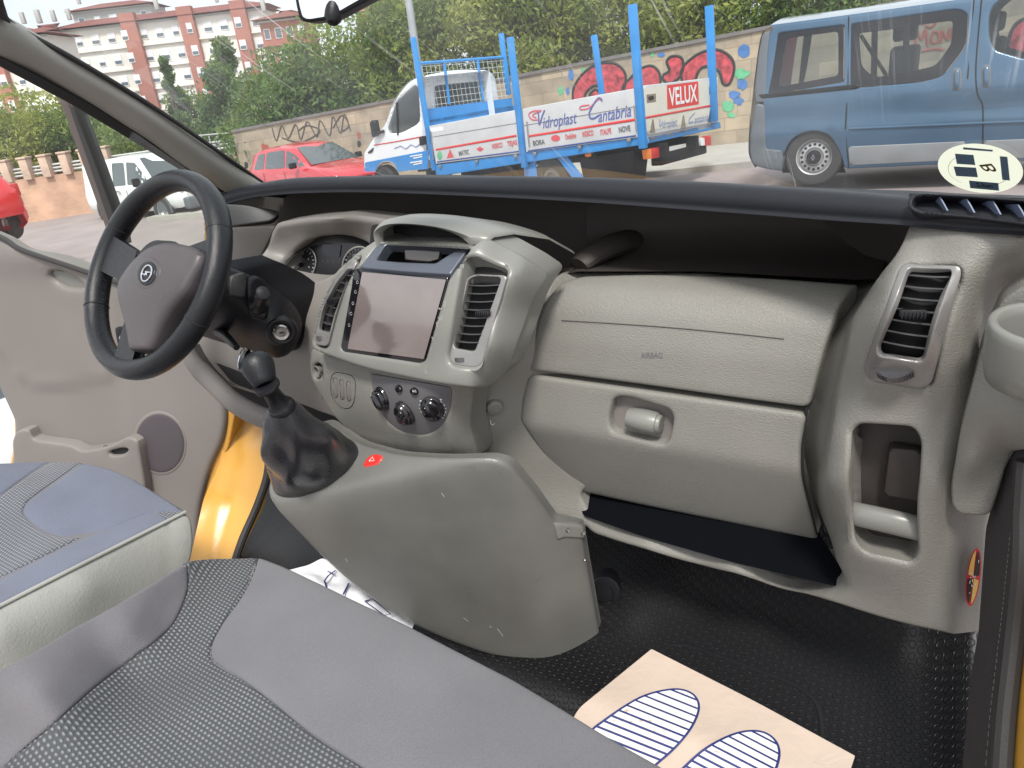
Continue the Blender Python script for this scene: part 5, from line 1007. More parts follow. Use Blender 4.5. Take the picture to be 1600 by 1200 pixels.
for q in ([(425, 200), (432, 220), (440, 196), (450, 216), (462, 194), (470, 218), (480, 190), (495, 214), (500, 188), (515, 212), (520, 182), (532, 208), (538, 178), (548, 205)], [(440, 215), (470, 222), (500, 205), (480, 196), (465, 205)], [(520, 200), (534, 180), (545, 196), (535, 205)]):
    m = MB(); line(cat(q, 5), WS(0), .035, m, .001); m.build('graffiti_scribble', mat('spray_grey', (.07, .065, .06), .7) if 'spray_grey' not in bpy.data.materials else bpy.data.materials['spray_grey'], WALL, smooth=False)
for q in ([(1430, 75), (1432, 48), (1440, 62), (1446, 46), (1450, 72)], [(1455, 60), (1459, 50), (1466, 52), (1466, 64), (1458, 67), (1455, 60)], [(1471, 66), (1472, 48), (1481, 62), (1484, 44)], [(1488, 62), (1490, 42)], [(1499, 40), (1491, 52), (1500, 60)], [(1440, 80), (1462, 76), (1476, 78)], [(1500, 70), (1512, 64), (1520, 68)], [(1440, 38), (1452, 30), (1462, 34), (1455, 42), (1446, 40)]):
    m = MB(); line(cat(q, 5), WS(0), .045, m, .001); m.build('graffiti_scribble', gbrn, WALL, smooth=False)
gsh('graffiti_letter', [(1575, 90), (1580, 50), (1600, 30), (1640, 30), (1650, 90), (1600, 110)], gred, 0, ring=.06)
m = MB(); text_on('W 100%', 1556, 62, .16, WS(0), m, ang=.15 - 1.3, lift=.001, bold=.01); m.build('graffiti_scribble', gblk, WALL, smooth=False)
for k in range(40):
    px = rng.uniform(380, 560); py = 205 - (px - 375) * .19 + rng.uniform(25, 60)
    if k % 2: gsh('stain', [(px, py), (px + 5, py + 1), (px + 5, py + 8), (px + 1, py + 9)], gblk if k % 3 == 0 else gbrn, -.004) if k < 16 else None

# ---- helpers for traced vehicle panels
def vplate(name, pts, surf, mt, par, holes=(), sk=.03, n=None, bev=0, bh=0, step=30, r=2, **k):
    return patch(name, rp(pts, r), surf, mt, par, [rp(h, 3) if isinstance(h, list) else h for h in holes], step=step, bev=bev, bh=bh, skirt=sk, sdir=n, **k)
def wheel(par, c, ax, r, wdt, rimmt, name='wheel', hub='steel'):
    """tyre + rim + hub, axis pointing out of the vehicle"""
    c = np.array(c); ax = np.array(ax) / np.linalg.norm(ax)
    ty = MB().lathe(c - ax * wdt, ax, [(r * .62, 0), (r * .95, 0), (r, wdt * .15), (r, wdt * .85), (r * .95, wdt), (r * .78, wdt * 1.03), (r * .63, wdt * .98), (r * .62, wdt * .8)], 40, cap=False).build(name, TYRE, par)
    MB().lathe(c - ax * wdt * .3, ax, [(r * .63, wdt * .25), (r * .60, wdt * .22), (r * .57, 0), (r * .50, wdt * .12), (r * .34, wdt * .16), (r * .30, wdt * .02), (r * .14, wdt * .04), (r * .13, wdt * .2), (.0001, wdt * .2)], 40).build('rim', rimmt, ty)
    if hub == 'steel':
        e1 = np.cross(ax, UP); e1 /= np.linalg.norm(e1); e2 = np.cross(ax, e1)
        for i in range(16):
            a = i / 16 * 2 * math.pi; MB().lathe(c - ax * wdt * .3 + (e1 * math.cos(a) + e2 * math.sin(a)) * r * .44, ax, [(.018, wdt * .150), (.0001, wdt * .152)], 8, cap=False).build('rim_hole', M_['deep'], ty)
    return ty
TYRE = mat('tyre', (.035, .033, .032), .85, bump=(60, .4), mottle=(6, .2))
STEEL = mat('steel_rim', (.42, .42, .42), .45, metal=.5, mottle=(12, .15))
TINT = glass('tinted_glass', (.45, .52, .55), .03, refl=1.2)
CLEARG = glass('car_glass', (.62, .70, .72), .03, refl=1.2)
PLK = mat('bumper_plastic', (.10, .115, .13), .6, bump=(200, .3), mottle=(5, .08))

# ---- blue passenger van on the right
BLUE = mat('blue_paint', (.048, .105, .175), .22, coat=.8, metal=.25, mottle=(2.5, .06))
vh = rays(-826, 318); vh = -vh; vh[2] *= 1; vh /= np.linalg.norm(vh)             # its forward direction
R0 = 8.9; Wp = atR(1268, 290, R0 * 1.0); vn = np.cross(vh, UP); vn /= np.linalg.norm(vn); vn = vn if vn @ G_ < 0 else -vn; vu = np.cross(vn, vh); vu = vu if vu[2] > 0 else -vu
BV = root('passenger_van', 'blue passenger van with tinted windows parked at the right end of the row', 'van', tuple(Wp), group=None)
Sv0 = planew(Wp, vn)
def tumble(px, py):
    """side leans in above the belt line"""
    P = rays(px, py) / Sv0(px, py)[:, None]; h = (P - Wp) @ vu; d = np.where(h > 1.0, (h - 1.0) ** 1.15 * .16, 0) + np.where(h < .45, (.45 - h) * .10, 0) - .02 * np.exp(-((h - .62) / .09) ** 2); return 1 / (1 / Sv0(px, py) + d / FPX)
S_v = tumble
arch = [tuple(q) for q in cat([(1222, 268), (1222, 250), (1228, 232), (1243, 214), (1268, 205), (1293, 211), (1308, 231), (1316, 250), (1319, 262)], 3)]
body = [(1206, 40, 10), (1326, 25, 0), (1522, -2, 0), (1700, -28, 0), (1830, -40, 60), (1900, 40, 40), (2010, 100, 30), (2040, 240, 10), (1900, 246), (1600, 252, 0), (1324, 264, 2), (1319, 262, 0)] + [(x, y, 0) for x, y in arch[::-1][1:-1]] + [(1222, 268, 2), (1194, 264, 4), (1190, 200), (1192, 150), (1200, 62, 4)]
win1 = rp([(1216, 52, 4), (1319, 39, 3), (1318, 128, 3), (1216, 146, 5), (1200, 148, 4), (1206, 120)], 4)
win2 = rp([(1330, 38, 3), (1495, 14, 14), (1512, 20, 10), (1511, 70, 20), (1472, 120, 14), (1440, 128), (1329, 138, 3)], 6)
win3 = rp([(1546, 14, 14), (1575, -10), (1720, -30, 10), (1790, 30, 20), (1790, 100, 8), (1600, 92, 10), (1552, 78, 14), (1545, 55)], 10)
def glh(q, px, py, rx, ry): return q
pb_ = vplate('body', body, S_v, BLUE, BV, [win1, win2, win3], sk=.05, n=tuple(-vn), bev=3, bh=.02, step=12)
FW_ = -vn * 1.72
# window surrounds (black glass border) with clear centre, and far side
for (q, hole_) in ((win1, [(1226, 62, 6), (1308, 50, 6), (1308, 118, 6), (1226, 132, 6)]), (win2, [(1341, 52, 6), (1412, 42, 4), (1412, 116, 4), (1360, 122, 6), (1341, 95, 6)]), (win3, [(1556, 24, 10), (1760, 0, 10), (1780, 80, 6), (1600, 78, 8), (1560, 62, 8)])):
    g_ = patch('window', q, off(S_v, -.015), TINT, BV, bev=0, skirt=0, step=40)
fr_ = patch('window_border', win2 + (win2 - win2.mean(0)) * -.004, off(S_v, -.012), M_['gloss'], BV, [rp([(1342, 52, 6), (1411, 44, 4), (1411, 114, 4), (1366, 121, 8), (1346, 104, 10)], 5), rp([(1421, 41, 4), (1489, 32, 6), (1487, 68, 10), (1462, 103, 10), (1421, 112, 4)], 5)], bev=0, skirt=0, step=14)
patch('window_border', win1 + (win1 - win1.mean(0)) * -.004, off(S_v, -.012), M_['gloss'], BV, [rp([(1228, 60, 6), (1310, 49, 6), (1310, 118, 5), (1216, 136, 8)], 5)], bev=0, skirt=0, step=14)
m = MB(); line([(1326, 26), (1325, 130), (1321, 200), (1326, 262)], off(S_v, .002), .014, m, 0); m.build('door_seam', M_['deep'], BV)
m = MB(); line([(1522, -2), (1512, 120), (1508, 255)], off(S_v, .002), .014, m, 0); m.build('door_seam', M_['deep'], BV)
m = MB(); line(cat([(1534, -4), (1525, 100), (1527, 145), (1534, 160), (1536, 180), (1535, 255)], 5), off(S_v, .002), .014, m, 0); m.build('door_seam', M_['deep'], BV)
vplate('door_rail', [(1184, 148, 2), (1320, 133, 2), (1338, 131, 2), (1344, 135, 2), (1336, 139, 2), (1190, 154, 2)], off(S_v, .01), M_['black'], BV, sk=.02, bev=1.5, bh=.008, step=14)
vplate('side_moulding', [(1326, 199, 0), (1540, 190, 0), (1900, 178, 0), (1900, 182, 0), (1540, 194, 0), (1326, 203, 0)], off(S_v, .012), BLUE, BV, sk=.02, bev=1, bh=.01, step=20)
vplate('cladding', [(1325, 229, 1), (1508, 221, 1), (1508, 250, 1), (1327, 259, 1)], off(S_v, .006), mat('sill_grey', (.21, .22, .23), .6, mottle=(4, .1)), BV, sk=.02, bev=1.5, bh=.01, step=20)
vplate('cladding', [(1537, 220, 1), (1900, 205, 1), (1900, 240, 1), (1537, 249, 1)], off(S_v, .006), bpy.data.materials['sill_grey'], BV, sk=.02, bev=1.5, bh=.01, step=20)
vplate('rear_bumper', [(1196, 164, 4), (1197, 232, 3), (1222, 234, 3), (1224, 250), (1221, 268, 3), (1190, 264, 8), (1174, 258, 8), (1170, 238, 10), (1172, 200, 6), (1180, 160, 4)], off(S_v, .012), PLK, BV, sk=.3, n=tuple(-vn), bev=4, bh=.05, step=10)
vplate('tail_lamp', [(1190, 52, 4), (1204, 46, 4), (1200, 80, 4), (1196, 160, 3), (1180, 162, 3), (1178, 140, 6), (1184, 84, 6)], off(S_v, .004), PLK, BV, sk=.2, n=tuple(-vn), bev=3, bh=.03, step=10)
for px, py in ((1495, 124), (1541, 119)):
    vplate('handle_recess', rp([(px - 8, py - 18), (px + 8, py - 19), (px + 8, py + 18), (px - 8, py + 19)], 7), off(S_v, .003), PLK, BV, sk=.02, bev=2, bh=.01, step=10); vplate('door_handle', [(px - 4, py - 14), (px + 4, py - 15), (px + 4, py + 14), (px - 4, py + 14)], off(S_v, .02), BLUE, BV, sk=.02, bev=2, bh=.01, step=10, r=4)
# bodywork round the far side
tp_ = [(1203, 42), (1326, 26), (1522, -1), (1700, -27), (1830, -38)]; nt_ = np.array(cat(tp_, 5)); Pn = S(S_v, nt_[:, 0], nt_[:, 1]) ; m = MB(); rowz = []
for t in np.linspace(0, 1, 9): rowz.append([p - vn * (.02 + 1.6 * t) + vu * (.09 * math.sin(math.pi * t) + .02) for p in Pn])
m.grid([list(Pn - vn * .01)] + rowz); m.build('roof', BLUE, BV)
far = lambda q, d: [p for p in S(S_v, q[:, 0], q[:, 1]) - vn * d]
m = MB(); V, F, Ls = tri2d(rp(body, 4), [win1, win2, win3], 20); P_ = S(S_v, V[:, 0], V[:, 1]); hh = (P_ - Wp) @ vu; P_ = P_ - vn[None] * (1.66 + 2 * np.where(hh < 1, 0.06, -.02))[:, None]; mk('far_side', P_, F, mat('headlining', (.28, .28, .27), .8), BV)
rr = np.array(cat([(1203, 42), (1191, 52), (1184, 84), (1176, 150), (1171, 200), (1170, 240), (1180, 262)], 5)); Pn = S(S_v, rr[:, 0], rr[:, 1]); m = MB(); m.grid([[p - vn * t - vh * .06 * math.sin(math.pi * t / 1.7) for p in Pn] for t in np.linspace(0, 1.7, 8)]); m.build('rear_end', BLUE, BV)
m = MB(); c0 = Wp + vu * .32; m.obox(c0 - vn * .85 + vh * 1.6, vh, vn, vu, (4.3, 1.5, .12)); m.build('floor_pan', M_['deep'], BV, smooth=False)
lin = MB(); a_ = S(off(S_v, -.22), np.array([1222., 1226, 1243, 1268, 1293, 1308, 1319, 1322]), np.array([270., 232, 212, 202, 208, 228, 262, 270])); b_ = S(off(S_v, -.01), np.array([1222., 1226, 1243, 1268, 1293, 1308, 1319, 1322]), np.array([270., 232, 212, 202, 208, 228, 262, 270])); lin.grid([list(b_), list(a_)]); lin.add(list(a_), [tuple(range(8))]); lin.build('wheel_arch', M_['deep'], BV)
wr = .335; wheel(BV, Wp + vu * wr - vn * .02, vn, wr, .21, STEEL)
wheel(BV, Wp + vu * wr + vh * 3.1 - vn * .02, vn, wr, .21, STEEL); wheel(BV, Wp + vu * wr - vn * 1.6, -vn, wr, .21, STEEL); wheel(BV, Wp + vu * wr + vh * 3.1 - vn * 1.6, -vn, wr, .21, STEEL)
hc = Wp + vu * wr + vn * .0; MB().lathe(hc, vn, [(.085, -.03), (.08, .002), (.0001, .006)], 24).build('hub_cap', M_['gloss'], BV); 
m = MB(); e_ = np.array([hc + vn * .008 + vh * a + vu * b for a, b in ((0, .04), (.022, 0), (0, -.04), (-.022, 0))]); i_ = np.array([hc + vn * .008 + vh * a + vu * b for a, b in ((0, .022), (.011, 0), (0, -.022), (-.011, 0))]); m.add(list(e_) + list(i_), [(0, 1, 5, 4), (1, 2, 6, 5), (2, 3, 7, 6), (3, 0, 4, 7)]); m.build('hub_badge', M_['chrome'], BV, smooth=False)
# seats inside
SEATM = mat('van_seat', (.16, .17, .17), .9, mottle=(10, .1))
for (px, py, R_) in ((1405, 85, .55), (1425, 82, 1.05), (1560, 70, .6)):
    o = S(off(S_v, -R_), px, py)[0]; m = MB(); m.obox(o - vu * .22, vh, vn, vu, (.14, .46, .62)); bb = m.build('seat_back', SEATM, BV, bevel=.05, seg=3); m = MB(); m.obox(o + vu * .24 - vh * .02, vh, vn, vu, (.11, .26, .2)); m.build('headrest', SEATM, bb, bevel=.045, seg=3)
for px in (1270, 1300):
    pass
m = MB(); m.tube([S(off(S_v, -.12), 1345, 55)[0], S(off(S_v, -.2), 1385, 118)[0]], .02, 8); m.build('seat_belt', M_['deep'], BV)

# ---- flatbed truck
BL2 = mat('truck_blue', (.015, .22, .56), .4, coat=.3, mottle=(4, .1)); WHT = mat('truck_white', (.74, .76, .77), .35, coat=.4, mottle=(3, .03)); ALU = mat('board_alu', (.56, .57, .58), .45, metal=.15, mottle=(3, .07))
be_ = math.radians(47); R0t = 10.6; tp0 = atR(998, 223, R0t); th_ = -math.cos(be_) * H_ + math.sin(be_) * G_; tu = UP - .0; 
gs = np.array([(.0417) * H_[0], (.0417) * H_[1], 0]); slope = .0417 * (th_ @ H_) - .01; th_ = th_ + UP * slope; th_ /= np.linalg.norm(th_); tn = np.cross(th_, UP); tn /= np.linalg.norm(tn); tn = tn if tn @ G_ < 0 else -tn; tu = np.cross(tn, th_); tu = tu if tu[2] > 0 else -tu
TR = root('flatbed_truck', 'white and blue flatbed truck with tall blue stakes and lettered side boards', 'truck', tuple(tp0 - UP * .95))
Ss = planew(tp0, tn); Sr = planew(tp0, th_)
fp = S(Ss, 664, 262)[0]; Sh = planew(fp, th_); Sc = planew(fp + th_ * .18, th_); Sfar = planew(tp0 - tn * 2.0, tn)
TD = tuple(-tn)
vplate('cab_side', [(569, 268, 2), (568, 240, 4), (573, 232, 6), (582, 217, 10), (601, 195, 4), (616, 156, 20), (638, 128, 20), (654, 120, 4), (662, 262, 2), (620, 268), (618, 258, 8), (606, 252, 8), (592, 256, 8), (585, 268)], off(Ss, -.03), WHT, TR, [[(605, 200, 3), (619, 158, 8), (648, 133, 10), (653, 136, 3), (656, 192, 10), (626, 208, 6), (607, 209, 4)]], sk=.06, n=TD, bev=2, bh=.02, step=10)
vplate('cab_window', [(603, 202, 3), (619, 156, 8), (648, 131, 8), (655, 136, 3), (658, 194, 6), (626, 211, 6), (605, 211, 4)], off(Ss, -.06), CLEARG, TR, sk=0)
m = MB(); m.tube(S(off(Ss, -.03), np.array([620., 621, 622]), np.array([160., 185, 211])), .022, 8); m.build('window_post', M_['black'], TR)
vplate('blue_band', [(570, 254, 2), (669, 235, 1), (669, 264, 1), (621, 268), (618, 256, 6), (606, 250, 6), (592, 254, 6), (586, 268, 1), (570, 268, 2)], off(Ss, -.018), BL2, TR, sk=.006, n=TD, step=20)
m = MB(); line([(584, 227), (620, 221), (662, 213)], off(Ss, -.02), .02, m); m.build('red_stripe', M_['red'], TR)
m = MB(); line([(616, 232), (626, 228), (634, 233), (642, 226), (650, 230), (656, 225)], off(Ss, -.02), .018, m); m.build('door_lettering', mat('soft_blue', (.2, .25, .45), .6), TR)
for k, y in enumerate((243, 246, 253, 256)): m = MB(); line([(641 + k % 2 * 5, y + 1.4), (660, y - 1.6)], off(Ss, -.010), .022, m); m.build('door_print', M_['white'], TR)
vplate('mirror', [(576, 190, 3), (584, 187, 4), (588, 210, 3), (580, 216, 3)], off(Ss, .16), M_['black'], TR, sk=.08, bev=2, bh=.03, step=8)
m = MB(); m.tube([S(off(Ss, .14), 583, 210)[0], S(off(Ss, 0), 600, 205)[0]], .03, 8); m.build('mirror_arm', M_['black'], TR)
vplate('door_handle', [(654, 214, 2), (664, 212, 2), (665, 226, 2), (655, 228, 2)], off(Ss, .002), M_['black'], TR, sk=.02, bev=1, bh=.01, step=8)
vplate('headlamp', [(574, 238, 2), (584, 230, 2), (582, 238, 2), (576, 240, 1)], off(Ss, -.01), M_['gloss'], TR, sk=.03, step=8)
# cab back wall, roof, windscreen side, bonnet far side
cabr = [(664, 118, 8), (705, 110, 6), (765, 109, 10), (775, 122, 6), (785, 190, 2), (790, 262), (664, 262, 2)]
vplate('cab_back', cabr, Sc, WHT, TR, [[(679, 134, 6), (760, 126, 6), (766, 150), (770, 176, 4), (684, 180, 4)]], sk=.05, n=tuple(th_), bev=3, bh=.03, step=12)
vplate('rear_window', [(678, 133, 6), (761, 125, 6), (767, 150), (771, 177, 4), (683, 181, 4)], off(Sc, -.03), TINT, TR, sk=0)
q = np.array(cat([(569, 262), (570, 240), (582, 217), (601, 195), (616, 156), (638, 128), (651, 121)], 4)); Pn = S(off(Ss, -.04), q[:, 0], q[:, 1]); m = MB(); m.grid([[p - tn * t + th_ * .05 * math.sin(math.pi * t / 1.85) for p in Pn] for t in np.linspace(0, 1.85, 7)]); m.build('cab_front', WHT, TR)
m = MB(); Pf = Pn - tn * 1.85; m.add(list(Pf) + [Pf[-1] - tu * 1.9], [tuple(range(len(Pf) + 1))]); m.build('cab_far_side', WHT, TR)
# seat backs seen through the rear window
for px in (705, 745): o = S(off(Sc, -.5), px, 165)[0]; MB().obox(o, th_, tn, tu, (.15, .42, .7)).build('cab_seat', SEATM, TR, bevel=.05, seg=2)
# headboard
hb = MB(); 
def post(px0, py0, px1, py1, surf, w_, nm='stake'):
    a = S(surf, px0, py0)[0]; b = S(surf, px1, py1)[0]; ax = (b - a); L_ = np.linalg.norm(ax); ax /= L_; m = MB(); m.obox((a + b) / 2, th_ - ax * (th_ @ ax), tn, ax, (w_, .07, L_)); return m.build(nm, BL2, TR, bevel=.008)
post(645, 58, 679, 266, Ss, .095); post(783, 52, 795, 148, Sh, .10); post(797, 58, 820, 262, off(Ss, .02), .105); post(928, 55, 941, 150, Sfar, .10); post(988, 7, 1005, 232, off(Ss, .02), .115); post(1108, 9, 1116, 190, planew(tp0 - tn * 1.98, tn), .12)
vplate('headboard', [(668, 170, 1), (800, 153, 1), (802, 172, 1), (672, 192, 1), (668, 190)], Sh, BL2, TR, sk=.03, n=tuple(th_), step=20)
vplate('headboard_lower', [(668, 188), (806, 164), (812, 230), (680, 262)], Sh, BL2, TR, sk=.03, n=tuple(th_), step=20)
m = MB(); m.tube(S(Sh, np.array([656., 790]), np.array([99., 89])), .028, 8); m.build('headboard_rail', BL2, TR)
for x0, y0, x1, y1 in ((694, 97, 702, 163), (746, 93, 755, 157)): m = MB(); m.tube(S(Sh, np.array([x0, x1 * 1.]), np.array([y0, y1 * 1.])), .03, 8); m.build('headboard_bar', BL2, TR)
m = MB()
for k in range(20): t = k / 19; m.tube(S(Sh, np.array([658 + 130 * t, 671 + 127 * t]), np.array([99 - 9 * t, 170 - 17 * t])), .0045, 4)
for k in range(7): t = (k + .5) / 7; m.tube(S(Sh, np.array([658 + 12 * t, 789 + 9 * t]), np.array([99 + 71 * t, 90 + 63 * t])), .0045, 4)
m.build('wire_mesh', mat('wire', (.5, .55, .56), .5), TR)
# boards
Sb_ = off(Ss, .03)
def stripe(q, surf, mt, w_, par, nm='stripe'): m = MB(); line(q, surf, w_, m, .002); return m.build(nm, mt, par, smooth=False)
b1_ = vplate('side_board', [(670, 197, 1), (806, 172, 1), (817, 239, 1), (681, 256, 1)], Sb_, ALU, TR, sk=.035, n=TD, bev=1.2, bh=.006, step=20)
b2_ = vplate('side_board', [(816, 170, 1), (992, 138, 1), (1001, 214, 1), (822, 238, 1)], Sb_, ALU, TR, sk=.035, n=TD, bev=1.2, bh=.006, step=20)
Srr = off(Sr, .03)
b3_ = vplate('tail_board', [(1003, 134, 1), (1122, 120, 1), (1123, 190, 1), (1009, 212, 1)], Srr, ALU, TR, sk=.035, n=tuple(th_), bev=1.2, bh=.006, step=20)
tag(b3_, 'tail board with a red lettered square and two latches')
cream = mat('board_cream', (.62, .60, .52), .5, mottle=(3, .06)); vplate('tail_panel', [(1006, 138, 1), (1119, 124, 1), (1119, 184, 1), (1011, 205, 1)], off(Srr, .004), cream, b3_, sk=.002, step=30)
so1 = off(Sb_, .004); so3 = off(Srr, .008)
for q in ([(681, 234), (807, 212)], [(825, 213), (992, 187)]): stripe(q, so1, M_['red'], .035, b1_ if q[0][0] < 700 else b2_)
for q in ([(683, 253), (815, 236)], [(825, 236), (994, 212)]): stripe(q, so1, mat('stripe_navy' + str(q[0][0]), (.02, .06, .25), .5), .022, b1_ if q[0][0] < 700 else b2_)
for q in ([(676, 214), (810, 192)], [(819, 196), (995, 166)]): stripe(q, so1, M_['climate'], .008, b1_ if q[0][0] < 700 else b2_, 'board_joint')
stripe([(1008, 184), (1122, 163)], so3, M_['red'], .03, b3_)
vb = vplate('red_square', [(1042, 133, 1), (1091, 127, 1), (1092, 163, 1), (1043, 171, 1)], so3, mat('sign_red', (.62, .035, .03), .5), b3_, sk=.002, step=30)
def tdir(txt, p0, p1, h, surf, mt, par, lift=.003, name='lettering', fit=True, **k):
    """text fitted between two photo pixels on a surface"""
    V, F = text_mesh(txt, **k); a = S(surf, *p0)[0]; b = S(surf, *p1)[0]; x = b - a; L_ = np.linalg.norm(x); x /= L_; n = Sn(surf, *p0)[0]; y = np.cross(n, x); wt = V[:, 0].max() - V[:, 0].min(); sx = L_ / wt; c = (a + b) / 2; x0 = (V[:, 0].max() + V[:, 0].min()) / 2; y0 = (V[:, 1].max() + V[:, 1].min()) / 2
    return MB().add([c + x * (v[0] - x0) * sx + y * (v[1] - y0) * h + n * lift for v in V], F).build(name, mt, par, smooth=False)
tdir('VELUX', (1045, 152), (1089, 145), .34, off(so3, .004), M_['white'], vb, bold=.02)
VBL = mat('script_blue', (.07, .10, .33), .5)
tdir('idroplast', (848, 195), (902, 186), .24, so1, VBL, b2_, shear=.35, bold=.004)
tdir('antabria', (934, 182), (986, 172), .24, so1, VBL, b2_, shear=.35, bold=.004)
stripe(cat([(841, 174), (842, 188), (843, 195), (847, 182), (851, 172)], 4), so1, VBL, .028, b2_, 'initial')
stripe(cat([(842, 187), (832, 187), (826, 180), (832, 174), (846, 173), (836, 177), (832, 181), (838, 184)], 4), so1, mat('script_pink', (.55, .12, .16), .5), .024, b2_, 'flourish')
stripe(cat([(941, 158), (936, 153), (928, 162), (921, 176), (922, 184), (928, 185), (936, 180)], 4), so1, VBL, .028, b2_, 'initial')
stripe(cat([(921, 164), (908, 166), (907, 171), (920, 169), (931, 158), (940, 153)], 4), so1, bpy.data.materials['script_pink'], .022, b2_, 'flourish')
tdir('idroplast', (1034, 196), (1058, 192), .15, so3, bpy.data.materials['soft_blue'], b3_, shear=.3); tdir('antabria', (1085, 187), (1106, 183), .15, so3, bpy.data.materials['soft_blue'], b3_, shear=.3)
stripe(cat([(1031, 186), (1031, 198), (1035, 190)], 4), so3, bpy.data.materials['soft_blue'], .018, b3_, 'initial'); stripe(cat([(1086, 176), (1077, 186), (1078, 192), (1083, 189)], 4), so3, bpy.data.materials['soft_blue'], .018, b3_, 'initial')
SRED = mat('logo_red', (.6, .07, .08), .5)
for px, py, w_, h_, c_ in ((687, 243, 4, 7, ggrn), (750, 233, 6, 4, SRED)): q = ell(px, py, w_, h_, 4 if c_ is SRED else 10); MB().add(S(off(so1, .003), q[:, 0], q[:, 1]), [tuple(range(len(q)))]).build('logo', c_, b1_, smooth=False)
MB().add(S(off(so1, .003), np.array([698., 709, 703]), np.array([247., 246, 233])), [(0, 1, 2)]).build('logo', SRED, b1_, smooth=False)
for a, b, c_, pr, tx in (((717, 240), (733, 237), M_['climate'], b1_, 'MATEC'), ((769, 229), (785, 226), SRED, b1_, 'INDECO'), ((793, 226), (808, 223), SRED, b1_, 'TEJAS'), ((833, 224), (851, 221), M_['climate'], b2_, 'BORA'), ((883, 214), (900, 211), SRED, b2_, 'Onduline'), ((910, 210), (927, 207), SRED, b2_, 'INDECO'), ((938, 207), (955, 204), SRED, b2_, 'ITALPE'), ((967, 203), (985, 200), M_['climate'], b2_, 'NOVE')): tdir(tx, a, b, .11, off(so1, .003), c_, pr, bold=.02)
q = ell(868, 216, 7, 5, 14); MB().add(S(off(so1, .003), q[:, 0], q[:, 1]), [tuple(range(14))]).build('logo', SRED, b2_, smooth=False)
vplate('plate', [(672, 200, 0), (692, 197, 0), (693, 204, 0), (674, 207, 0)], so1, M_['white'], b1_, sk=.002)
for q in ([(1010, 148), (1025, 146), (1025, 159), (1011, 161)], [(1108, 135), (1121, 133), (1121, 146), (1108, 148)]): lt = vplate('latch_well', [(*p, 1) for p in q], so3, M_['metal'], b3_, sk=.004); c_ = np.mean(q, 0); vplate('latch', [(c_[0] - 4, c_[1] - 3), (c_[0] + 4, c_[1] - 4), (c_[0] + 4, c_[1] + 2), (c_[0] - 3, c_[1] + 4)], off(so3, .01), M_['black'], lt, sk=.004)
for px, y0, y1 in ((1020, 186, 206), (1068, 180, 200), (1110, 172, 192)): vplate('hinge', [(px - .5, y0, 0), (px + 1, y0, 0), (px + 4, y1, 0), (px - 4, y1, 0)], off(Srr, .02), M_['metal'], TR, sk=.02)
for px, y0, y1 in ((673, 205, 250), (808, 195, 240), (823, 190, 230), (991, 165, 205)): stripe([(px, y0), (px + 4, y1)], off(so1, .01), M_['metal'], .03, TR, 'board_catch')
# chassis rails under the bed
vplate('bed_side', [(678, 258, 1), (1003, 214, 1), (1006, 226, 1), (682, 276, 1)], Ss, BL2, TR, sk=.12, n=TD, bev=1.5, bh=.01, step=30)
vplate('bed_rear', [(1003, 215, 1), (1126, 190, 1), (1127, 200, 1), (1006, 226, 1)], Sr, BL2, TR, sk=.12, n=tuple(th_), bev=1.5, bh=.01, step=30)
m = MB(); c_ = (tp0 + fp) / 2 - tn * 1.0; L_ = np.linalg.norm(tp0 - fp); m.obox(tp0 + th_ * L_ / 2 - tn * 1.0 + tu * .02, th_, tn, tu, (L_, 1.95, .08)); m.build('bed_floor', ALU, TR, smooth=False)
for k in (.55, 1.4): m = MB(); m.obox(tp0 + th_ * (L_ / 2 + .4) - tn * k - tu * .18, th_, tn, tu, (L_ + 1, .08, .2)); m.build('chassis_rail', M_['deep'], TR, smooth=False)
wt = S(off(Ss, -.1), 860, 282)[0]; wheel(TR, wt, tn, .37, .22, PLK, hub='no'); wheel(TR, wt - tn * 1.6, -tn, .37, .22, PLK, hub='no'); wf = S(off(Ss, -.1), 600, 286)[0]; wheel(TR, wf, tn, .35, .2, PLK, hub='no'); wheel(TR, wf - tn * 1.6, -tn, .35, .2, PLK, hub='no')
for q in ([(818, 262), (836, 250), (842, 300), (822, 300)], [(870, 246), (885, 244), (920, 290), (905, 292)]): vplate('mudguard_stay', [(*p, 1) for p in q], off(Ss, -.08), BL2, TR, sk=.02, step=20)
vplate('battery_box', [(720, 268, 2), (800, 260, 2), (802, 300, 2), (724, 305, 2)], off(Ss, -.2), M_['black'], TR, sk=.3, step=30); vplate('tool_box', [(905, 248, 2), (990, 236, 2), (985, 286, 2), (915, 292, 2)], off(Ss, -.25), M_['black'], TR, sk=.4, step=30)
OR = mat('amber_lens', (.75, .2, .03), .2); RL = mat('red_lens', (.5, .03, .03), .2)
for q, c_ in (([(1008, 234), (1018, 232), (1019, 248), (1010, 249)], OR), ([(1018, 232), (1030, 230), (1031, 246), (1019, 248)], RL), ([(1095, 216), (1101, 215), (1102, 227), (1096, 228)], M_['white']), ([(1101, 213), (1111, 211), (1112, 227), (1102, 228)], RL)): vplate('tail_lamp', [(*p, 1) for p in q], off(Sr, .03), c_, TR, sk=.05, bev=1, bh=.006, step=10)
vplate('number_plate', [(1046, 229, 1), (1072, 224, 1), (1072, 235, 1), (1047, 241, 1)], off(Sr, -.1), mat('plate_white', (.62, .62, .6), .5), TR, sk=.01, step=20)
m = MB(); m.obox(S(off(Sr, -.25), 1062, 240)[0], th_, tn, tu, (.2, 1.3, .18)); m.build('rear_crossmember', M_['deep'], TR, bevel=.02)
for px, py in ((711, 268), (918, 242)): vplate('side_marker', [(px - 4, py - 3), (px + 5, py - 4), (px + 5, py + 3), (px - 4, py + 3)], off(Ss, -.05), OR, TR, sk=.02)
